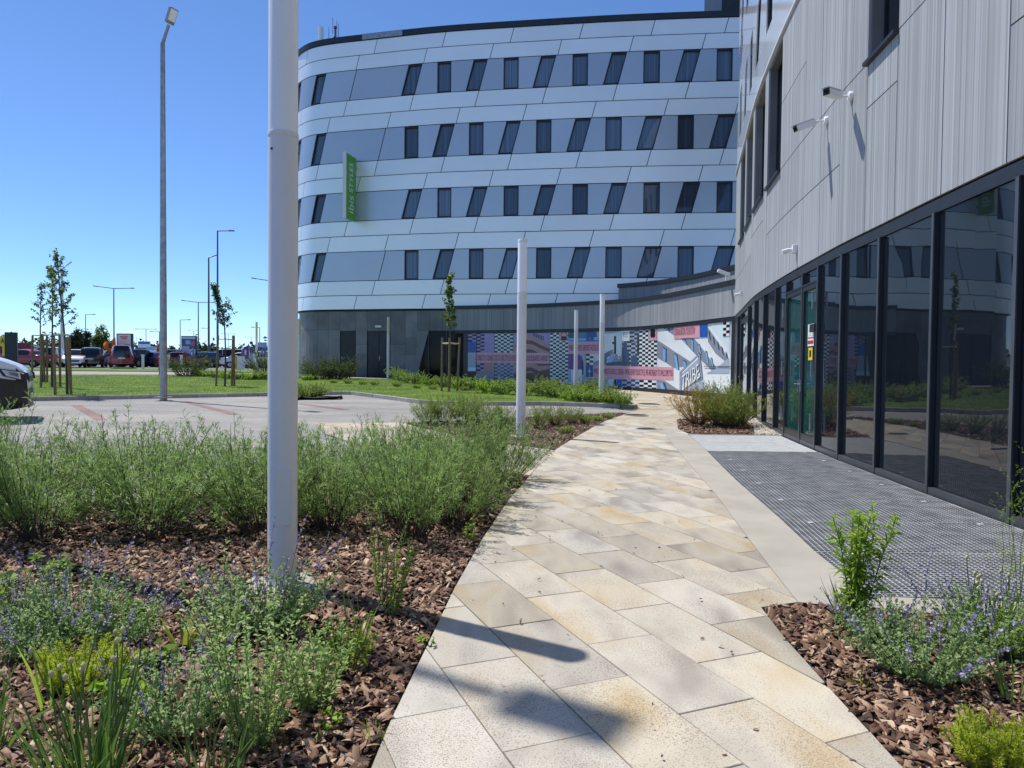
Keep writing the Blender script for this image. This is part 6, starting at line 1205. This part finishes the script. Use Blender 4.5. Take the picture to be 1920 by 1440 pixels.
def car(kind, col, loc, rz, label, group='cars in the far car park', fine=1, black_front=False, name='parked_car'):
    L, W, H, prof = KIND[kind]; root = empty(name, loc, rz, label, 'car', group); prof = np.array(prof); zu = 0.21
    xs = sorted(set(list(prof[:, 0]) + list(np.linspace(-.5, .5, 22 * fine)))); zb = np.interp(xs, prof[:, 0], prof[:, 1]) * H; zr = np.interp(xs, prof[:, 0], prof[:, 2]) * H; rings = []
    for x, b, r in zip(xs, zb, zr):
        w_ = W / 2 * (1 - 0.16 * abs(2 * x) ** 5 - 0.05 * abs(2 * x) ** 20); gh = max(0.0, r - b); wr = w_ * 0.95 - gh * 0.27 - (0.05 if gh < 0.05 else 0); u_ = zu + 0.10 * abs(2 * x) ** 8
        h = [(0, u_), (w_ * 0.86, u_), (w_ * 0.98, u_ + 0.12), (w_ * 1.0, (u_ + b) * (0.61 if black_front else 0.52)), (w_ * 0.985, b - 0.06), (w_ * 0.95, b), (wr, r - 0.05 * min(1, gh / 0.2) - 0.004), (wr * 0.78, r), (0, r + 0.018)]
        rings.append([(x * L, y, z) for y, z in h] + [(x * L, -y, z) for y, z in h[-2:0:-1]])
    n = len(rings[0]); V = [p for r in rings for p in r]; F = {'body': [], 'windows': [], 'bumper': []}
    for i in range(len(xs) - 1):
        g0, g1 = zr[i] - zb[i], zr[i + 1] - zb[i + 1]; slope = abs((zr[i + 1] - zr[i]) / ((xs[i + 1] - xs[i]) * L)); xm = (xs[i] + xs[i + 1]) / 2
        pillar = any(abs(xm - q) < 0.013 for q in (-0.02, -0.235)) or slope > 0.35
        for k in range(n):
            kk = min(k, n - 1 - k) if k < n // 2 else n - 1 - k; f = (i * n + k, i * n + (k + 1) % n, (i + 1) * n + (k + 1) % n, (i + 1) * n + k)[::-1]; seg = k if k < 8 else 15 - k
            zmid = sum(V[q][2] for q in f) / 4
            if seg == 5 and min(g0, g1) > 0.16 and not pillar and -0.44 < xm < 0.2: F['windows'].append(f)
            elif seg in (6, 7) and slope > 0.35 and max(g0, g1) > 0.05 and seg == 7: F['windows'].append(f)
            elif seg == 6 and slope > 0.35 and max(g0, g1) > 0.12: F['windows'].append(f)
            elif zmid < 0.42 or (black_front and xm > 0.37 and seg <= (3 if xm > 0.455 else 2)): F['bumper'].append(f)
            else: F['body'].append(f)
    F['body'].append(tuple(range(n))); (F['bumper'] if black_front else F['body']).append(tuple(range((len(xs) - 1) * n + n - 1, (len(xs) - 1) * n - 1, -1)))
    for nm, m in (('body', paint(col)), ('windows', M_CARGLASS), ('bumper', M_BLACKP)):
        if not F[nm]: continue
        used_ = sorted({q for f in F[nm] for q in f}); mp = {q: j for j, q in enumerate(used_)}; MB().add([V[q] for q in used_], [tuple(mp[q] for q in f) for f in F[nm]]).build(nm, m, root, smooth=True)
    R = 0.315 if kind in ('hatch', 'sedan', 'van') else 0.35
    for sx in (-0.30, 0.305):
        for sy in (-1, 1):
            y = sy * (W / 2 - 0.10); wh = empty('wheel') if False else None
            t = MB(); t.lathe([(R * 0.62, -0.10), (R * 0.95, -0.105), (R, -0.07), (R, 0.07), (R * 0.95, 0.105), (R * 0.62, 0.10)], n=18); t.v = [(a + sx * L, y + c, b + R) for a, b, c in t.v]; T = t.build('wheel', M_RUBBER, root, smooth=True)
            q = MB(); q.lathe([(R * 0.64, 0.0), (R * 0.6, 0.03), (R * 0.15, 0.045), (0.0, 0.05)], n=16); q.v = [(a + sx * L, y + sy * (0.07 + c), b + R) for a, b, c in q.v]; q.build('rim', M_RIM, T, smooth=True)
            ar = MB(); ar.lathe([(0.0, 0), (R * 1.17, 0), (R * 1.17, 0.02), (0, 0.02)], n=20); ar.v = [(a + sx * L, sy * (W / 2 * 0.985 - 0.03 + c), b + R * 1.02) for a, b, c in ar.v]; ar.build('wheel_arch', M_BLACKP, root)
    w_ = W / 2; hb = zb[0]
    for sy in (-1, 1):
        MB().box((-L * 0.487, sy * w_ * 0.80, H * (0.57 if kind != 'van' else 0.46)), (0.10, 0.20, 0.18 if kind != 'van' else 0.34)).build('tail_light', M_TAIL, root, bevel=0.02)
        MB().box((L * 0.462, sy * w_ * 0.74, H * 0.43), (0.16, 0.34, 0.13), -sy * 0.35).build('headlight', M_HEADL, root, bevel=0.03)
        MB().box((L * 0.17, sy * (w_ * 1.08), H * 0.63), (0.12, 0.20, 0.13)).build('mirror', paint(col), root, bevel=0.03)
    MB().box((L * 0.494, 0, H * 0.34), (0.05, w_ * 1.1, 0.13)).build('grille', M_BLACKP, root); MB().box((L * 0.4985, 0, H * 0.25), (0.04, 0.5, 0.11)).build('number_plate', M_PLATE, root); MB().box((-L * 0.5, 0, H * 0.42), (0.03, 0.5, 0.11)).build('number_plate', M_PLATE, root)
    return root
def cpos(u, y): p = AT(u, 690, y); return (p.x, y, terr(p.x, y))
D = math.radians
wht, blk, rd_, blu, slv, gry = (0.72, 0.72, 0.71), (0.015, 0.016, 0.018), (0.30, 0.02, 0.025), (0.02, 0.05, 0.16), (0.42, 0.43, 0.44), (0.10, 0.105, 0.11)
car('van', rd_, cpos(228, 60.0), D(119), 'red panel van parked with its rear towards the camera')
car('hatch', wht, cpos(143, 60.0), D(-66), 'white hatchback facing the camera with sunshade in windscreen')
car('suv', wht, cpos(97, 61.0), D(112), 'white car seen from behind, left of the white hatchback')
car('suv', blk, cpos(175, 61.5), D(114), 'black estate car right of the white hatchback')
car('sedan', rd_, cpos(47, 58), D(175), 'dark red car behind the totem at far left')
far_cars = [(200, 66, 'hatch', slv, 200, 'silver car squeezed left of the red van'), (262, 66, 'suv', blk, 80, 'black car just right of the red van'), (283, 67, 'sedan', blu, 165, 'dark blue car left of the tall lamp foot'), (322, 67, 'suv', gry, 170, 'grey car right of the tall lamp'), (344, 66, 'sedan', rd_, 10, 'red car below the blue billboard'), (372, 69, 'hatch', slv, 175, 'silver car behind the dark lone bush'), (396, 68, 'hatch', blk, 80, 'black car behind the bent-topped tree stake'), (418, 70, 'van', slv, 195, 'silver van behind the bent-topped young tree'), (463, 66, 'sedan', wht, 15, 'white car below the right purple flag'), (300, 74, 'hatch', wht, 0, 'white car in the second row behind the hydrant'), (250, 78, 'van', gry, 0, 'grey van in the second row behind the red van'), (333, 80, 'sedan', blk, 10, 'black car in the second row under the billboard'), (357, 84, 'suv', gry, 170, 'grey car in the second row right of the billboard'), (188, 78, 'sedan', wht, 10, 'white car in the second row between dark estate and red van'), (436, 82, 'hatch', blk, 0, 'black car in the second row by the trailer'), (492, 70, 'suv', wht, 180, 'white car next to the yellow-topped column by the road'), (270, 90, 'suv', wht, 0, 'white car in the third row'), (312, 92, 'hatch', blu, 0, 'blue car in the third row behind the tall lamp')]
for u, y, k, c, a, lb in far_cars: car(k, c, cpos(u, y), D(a), lb)
# white car entering at the left edge
nc = car('big_van', (0.62, 0.63, 0.645), (-13.75, 15.85, terr(-13, 17) + 0.03), D(30), 'white car with black bumper entering at the left edge', group='moving car', fine=3, black_front=True, name='white_car')
for o in list(nc.children):
    if o.name.split('.')[0] in ('headlight', 'grille', 'number_plate'): bpy.data.objects.remove(o)
M_HLDARK = mat('smoked_headlamp_glass', (0.16, 0.17, 0.185), 0.1, var=0.35, scale=14, spec=0.8)
def lamp_unit(sy, grow_, out):
    c = [(1.98, 0.935, 1.17), (2.33, 0.885, 1.12), (2.475, 0.83, 1.08), (2.49, 0.80, 0.95), (2.36, 0.885, 0.94), (2.08, 0.935, 1.02)]; mx = sum(p[0] for p in c) / 6; mz = sum(p[2] for p in c) / 6
    P = [(mx + (x - mx) * grow_ + out * 0.5, sy * (y + out), mz + (z - mz) * grow_) for x, y, z in c]; return MB().add(P, [(0, 1, 4, 5), (1, 2, 3, 4)] if sy < 0 else [(5, 4, 1, 0), (4, 3, 2, 1)])
for sy in (-1, 1):
    hl = lamp_unit(sy, 1.18, 0.012).build('headlight', M_BLACKP, nc); lamp_unit(sy, 0.92, 0.020).build('lens', M_HEADL, hl); lamp_unit(sy, 0.5, 0.026).build('reflector', M_HLDARK, hl)
MB().box((2.485, 0, 0.96), (0.05, 1.1, 0.16)).build('grille', M_BLACKP, nc, bevel=0.02); MB().box((2.51, 0, 0.55), (0.03, 0.52, 0.11)).build('number_plate', M_PLATE, nc); MB().box((2.50, 0, 0.30), (0.03, 1.3, 0.05)).build('skid_plate', M_MIDMET, nc)
# ================================================================ car-park furniture
def billboard(u0, u1, v0, v1, y, panels, label, text=None):
    a, b = AT(u0, v1, y), AT(u1, v0, y); zg = terr(a.x, y); root = empty('billboard', ((a.x + b.x) / 2, y, zg), label=label, cat='billboard', group='billboards of the car park'); w_ = b.x - a.x; z0, z1 = a.z - zg, b.z - zg
    MB().box((0, 0, (z0 + z1) / 2), (w_, 0.3, z1 - z0)).build('frame', M_DARKMET, root, bevel=0.02)
    for s_ in (-0.3, 0.3): MB().box((s_ * w_, 0.05, z0 / 2), (0.14, 0.14, z0)).build('leg', M_DARKMET, root)
    for k, (m, x0, x1, y0, y1) in enumerate(panels): MB().box(((x0 + x1 - 1) / 2 * w_, -0.155 - 0.003 * k, z0 + (y0 + y1) / 2 * (z1 - z0)), ((x1 - x0) * w_, 0.012, (y1 - y0) * (z1 - z0))).build('poster' if k == 0 else 'poster_print', m, root)
P_ = lambda n, c: pm(n, c)
billboard(220, 249, 625.5, 662, 64, [(P_('poster_white', (0.52, 0.50, 0.50)), .07, .93, .05, .95), (P_('poster_red', (0.5, 0.08, 0.06)), .25, .75, .79, .86), (P_('poster_red', 0), .33, .67, .71, .77), (P_('poster_orange', (0.55, 0.20, 0.10)), .52, .88, .30, .46), (P_('brown', 0), .07, .93, .05, .24)], 'billboard with white food poster behind the red van')
billboard(341, 369, 630, 665, 66, [(P_('poster_pale', (0.40, 0.46, 0.52)), .05, .95, .04, .96), (P_('navy', 0), .05, .95, .30, .84), (P_('sky', 0), .30, .62, .55, .76), (P_('slate', 0), .05, .55, .04, .45), (P_('brick_poster', (0.30, 0.10, 0.10)), .62, .92, .48, .70)], 'billboard with blue poster right of the tall lamp')
def feather_flag(u, v0, v1, y, m, label, lean=1, wpx=14):
    a, b = AT(u, v1, y), AT(u, v0, y); zg = terr(a.x, y); h = b.z - zg; lo = a.z - zg; wd = wpx * y / F_PX; root = empty('feather_flag', (a.x, y, zg), label=label, cat='flag', group='feather flags of the car park')
    MB().tube([(0, 0, 0), (0, 0, h * 0.8), (-0.12 * lean, 0, h * 0.95), (-0.45 * wd * lean, 0, h)], [0.03, 0.02, 0.015, 0.01], 6).build('pole', M_LAMPG, root)
    N_ = 12; V = []
    for i in range(N_ + 1):
        t = i / N_; z = lo + (h - lo) * t; wl = wd * (math.sin(math.pi * (0.18 + 0.78 * t)) ** 0.8)
        for j in range(4): V.append((-lean * wl * j / 3 * (1 if t < 0.97 else 0.8), 0.05 * math.sin(2 * j + 4 * t), z - (0.10 * h * (j / 3) if t > 0.7 else 0)))
    cl = MB().add(V, [(i * 4 + j, i * 4 + j + 1, (i + 1) * 4 + j + 1, (i + 1) * 4 + j) for i in range(N_) for j in range(3)]); o = cl.build('cloth', m, root, smooth=True); s_ = o.modifiers.new('solid', 'SOLIDIFY'); s_.thickness = 0.006
    MB().box((-lean * wd * 0.4, -0.09, lo + (h - lo) * 0.4), (wd * 0.22, 0.01, (h - lo) * 0.3)).build('print', M_PAINTW if 'orange' not in label else M_BLACKP, root); MB().box((0, 0, 0.04), (0.5, 0.5, 0.08)).build('foot', M_DARKMET, root)
fo = mat('flag_orange', (0.75, 0.16, 0.015), 0.7); fp = mat('flag_purple', (0.14, 0.06, 0.30), 0.7); fb = mat('flag_blue', (0.10, 0.13, 0.42), 0.7)
feather_flag(217, 631, 660, 63, fo, 'orange feather flag beside the red van', 1, 24); feather_flag(303, 639, 655, 86, fo, 'orange feather flag partly behind the tall lamp', 1, 9); feather_flag(337, 650, 671, 68, fp, 'purple feather flag left of the blue billboard', 1, 13); feather_flag(364, 652, 670, 62, fb, 'blue and pink feather flag before the blue billboard', 1, 9); feather_flag(467, 643, 673, 64, fp, 'large purple feather flag near the yellow-topped column', 1, 15); feather_flag(499, 651, 668, 66, fb, 'blue feather flag just left of the nearest column', 1, 10); feather_flag(132, 648, 662, 72, fo, 'small orange flag above the white hatchback', 1, 5)
def hoarding(u0, u1, v0, v1, y, mats_, label):
    a, b = AT(u0, v1, y), AT(u1, v0, y); zg = terr(a.x, y); root = empty('roadside_sign', ((a.x + b.x) / 2, y, zg), label=label, cat='sign', group='large roadside signs'); w_ = b.x - a.x; z0, z1 = a.z - zg, b.z - zg
    MB().box((0, 0, (z0 + z1) / 2), (w_, 0.2, z1 - z0)).build('board', mats_[0], root)
    for s_ in (-0.35, 0.35): MB().tube([(s_ * w_, 0.12, 0), (s_ * w_, 0.12, z1 - 0.1)], 0.09, 6).build('leg', M_MIDMET, root)
    if len(mats_) > 1: MB().box((0, -0.11, z1 - (z1 - z0) * 0.25), (w_ * 0.9, 0.02, (z1 - z0) * 0.34)).build('print', mats_[1], root)
hoarding(259, 282, 640, 652, 120, [M_LAMPW, P_('blue', 0)], 'white and blue roadside sign right of the red billboard'); hoarding(274, 293, 650, 664, 115, [M_LAMPW, P_('sky', 0)], 'lower pale roadside sign left of the tall lamp'); hoarding(169, 186, 637, 648, 130, [M_LAMPW, P_('slate', 0)], 'pale blue roadside sign behind the white hatchback'); hoarding(484, 500, 642, 651, 90, [P_('sky', 0), P_('poster_orange', 0)], 'blue and orange board above the filling station')
def dealer():
    a, b = AT(-90, 680, 72), AT(60, 645, 72); zg = terr(a.x, 72); w_ = b.x - a.x; zt = b.z - zg; root = empty('showroom_building', ((a.x + b.x) / 2, 72, zg), label='low showroom with dark red fascia at the far left', cat='building')
    MB().box((0, 5, zt / 2 - 0.2), (w_ - 0.2, 9.6, zt - 0.4)).build('wall', mat('showroom_wall', (0.55, 0.55, 0.54), 0.7), root); MB().box((0, 0, zt - 0.45), (w_, 0.5, 1.1)).build('fascia', mat('dark_red_fascia', (0.16, 0.02, 0.03), 0.5), root)
    for x in np.linspace(-w_ / 2 + 1, w_ / 2 - 0.8, 6): f = MB().box((x, 0.14, 0.95), (1.2, 0.1, 1.8)).build('window', M_PAINTW, root); MB().box((x, 0.06, 0.75), (1.0, 0.08, 1.0)).build('pane', M_GLASS, f); MB().box((x, 0.06, 1.55), (1.0, 0.08, 0.35)).build('pane', M_GLASS, f)
dealer()
def yellow_sign():
    p = AT(6.5, 640, 66); zg = terr(p.x, 66); root = empty('round_sign', (p.x, 66, zg), label='round yellow pylon sign left of the totem', cat='sign'); ym = mat('sign_yellow', (0.75, 0.55, 0.04), 0.5); c = MB(); c.lathe([(0.0, -0.1), (0.5, -0.1), (0.5, 0.1), (0.0, 0.1)], n=24); c.v = [(a, q, b + p.z - zg) for a, b, q in c.v]; c.build('disc', ym, root)
    MB().tube([(0, 0.05, 0), (0, 0.05, p.z - zg)], 0.12, 8).build('post', ym, root); MB().add([(0.2, -0.12, p.z - zg - 0.25), (0, -0.12, p.z - zg + 0.3), (-0.2, -0.12, p.z - zg - 0.25), (0, -0.12, p.z - zg)], [(0, 1, 3), (1, 2, 3)]).build('emblem', M_BLACKP, root)
yellow_sign()
def trailer(u0, u1, v0, v1, y, m, label):
    a, b = AT(u0, v1, y), AT(u1, v0, y); zg = terr(a.x, y); root = empty('box_trailer', ((a.x + b.x) / 2, y, zg), label=label, cat='trailer', group='box trailers'); w_ = b.x - a.x; zt = b.z - zg
    MB().box((0, 1.5, 0.5 + (zt - 0.5) / 2), (w_, 3.6, zt - 0.5)).build('box', m, root, bevel=0.03); MB().box((0, 1.5, zt + 0.03), (w_ + 0.06, 3.7, 0.08)).build('roof_edge', M_DARKMET, root); MB().box((0, 1.5, 0.45), (w_, 3.4, 0.12)).build('chassis', M_DARKMET, root)
    for s_ in (-1, 1): t = MB(); t.lathe([(0.2, -0.1), (0.3, -0.1), (0.3, 0.1), (0.2, 0.1)], n=14); t.v = [(s_ * w_ * 0.45 + c, 1.8 + q, b_ + 0.3) for q, b_, c in t.v]; t.build('wheel', M_RUBBER, root)
trailer(428, 446, 656, 688, 72, M_LAMPW, 'pale box trailer behind the bent-topped tree'); trailer(396, 425, 662, 680, 110, M_LAMPW, 'long white coach body behind the silver van'); trailer(356, 392, 664, 680, 125, M_LAMPW, 'long white coach body behind the dark lone bush')
def station():
    a, b = AT(462, 680, 100), AT(560, 651, 100); zg = terr(a.x, 100); w_ = b.x - a.x; zt = b.z - zg; root = empty('filling_station', ((a.x + b.x) / 2, 100, zg), label='dark blue canopy of a filling station beside the nearest column', cat='building'); MB().box((0, 3, zt - 0.45), (w_, 7, 0.9)).build('canopy', P_('navy', 0), root)
    for s_ in (-0.42, -0.15, 0.15, 0.42): MB().box((s_ * w_, 3, (zt - 0.9) / 2), (0.35, 0.35, zt - 0.9)).build('pillar', M_LAMPG, root)
    MB().box((1, 6.2, (zt - 0.9) / 2), (w_ * 0.6, 0.3, zt - 0.95)).build('shop_wall', M_GLASSB, root)
station()
# bollards and barrier posts by the car park edge
for u, lb in ((268, 'pale post right of the red van'), (316, 'pale post right of the tall lamp'), (340, 'pale post below the purple flag'), (444, 'yellow post under the trailer'), (452, 'white ticket machine below the purple flag'), (478, 'pale post by the yellow-topped column')):
    q = G(u, 693); root = empty('barrier_post', tuple(q), label=lb, cat='post', group='posts at the car park edge'); big = 'machine' in lb; MB().box((0, 0, 0.55), (0.5 if big else 0.16, 0.4 if big else 0.16, 1.1)).build('post', mat('post_yellow', (0.6, 0.4, 0.02), 0.5) if 'yellow post' in lb else M_LAMPG, root, bevel=0.02); MB().box((0, 0, 1.13), (0.54 if big else 0.2, 0.44 if big else 0.2, 0.06)).build('cap', M_DARKMET if big else M_LAMPW, root)
# ================================================================ distant trees and treeline
def far_tree(u, vb, vt, wpx, y, m, label, dens=1.0, round_=0.0):
    p = AT(u, vb, y); zg = terr(p.x, y); H_ = AT(u, vt, y).z - zg; W_ = wpx * y / F_PX / 2; root = empty('broadleaf_tree', (p.x, y, zg), label=label, cat='tree', group='trees beyond the car park')
    MB().tube([(0, 0, 0), (0.1, 0, H_ * 0.35), (0.0, 0.1, H_ * 0.7)], [H_ * 0.03, H_ * 0.022, H_ * 0.008], 7).build('trunk', M_TRUNK, root, smooth=True); n = int(46 * dens); C = []
    for i in range(n):
        d = unit(rng.normal(0, 1, 3)) * rng.uniform(0.35, 1.0); C.append(np.array([d[0] * W_, d[1] * W_, H_ * (0.58 + 0.40 * d[2])]))
    P = np.concatenate([c + rng.normal(0, 1, (110, 3)) * np.array([W_, W_, H_ * 0.42]) * 0.13 for c in C]); P = P[P[:, 2] > H_ * 0.10]; a = leaf_arrays(P, rng.normal(0, 1, (len(P), 3)), H_ * 0.055, H_ * 0.038); np_mesh('crown', a[0], a[1], LM[m], root)
far_tree(145, 690, 611, 40, 95, 'far', 'dense dark tree behind the three staked trees'); far_tree(188, 690, 613, 36, 98, 'tree', 'loose lighter tree right of the dense dark tree', 0.5); far_tree(88, 690, 649, 46, 88, 'peren', 'low bright green bush row behind the stakes', 0.8); far_tree(190, 690, 655, 26, 90, 'peren', 'small green bush left of the orange flag', 0.6); far_tree(450, 690, 650, 24, 120, 'far', 'dark tree behind the trailer and purple flag', 0.7); far_tree(318, 690, 648, 22, 150, 'far', 'dark tree left of the purple flag', 0.7)
def treeline():
    V = []; 
    for k in range(1500):
        x = random.uniform(-340, 60); y = random.uniform(300, 380); h = 6.5 + 3.0 * math.sin(x * 0.05) + 2.5 * math.sin(x * 0.13 + 1); V.append((x, y, terr(x, y) + random.uniform(0, max(2.5, h))))
    P = np.repeat(np.array(V), 14, 0) + rng.normal(0, 1.5, (len(V) * 14, 3)); a = leaf_arrays(P, rng.normal(0, 1, (len(P), 3)), 2.2, 1.7); o = np_mesh('far_treeline', a[0], a[1], LM['far']); tag(o, 'dark band of far trees along the horizon', 'trees', kind='stuff')
treeline()
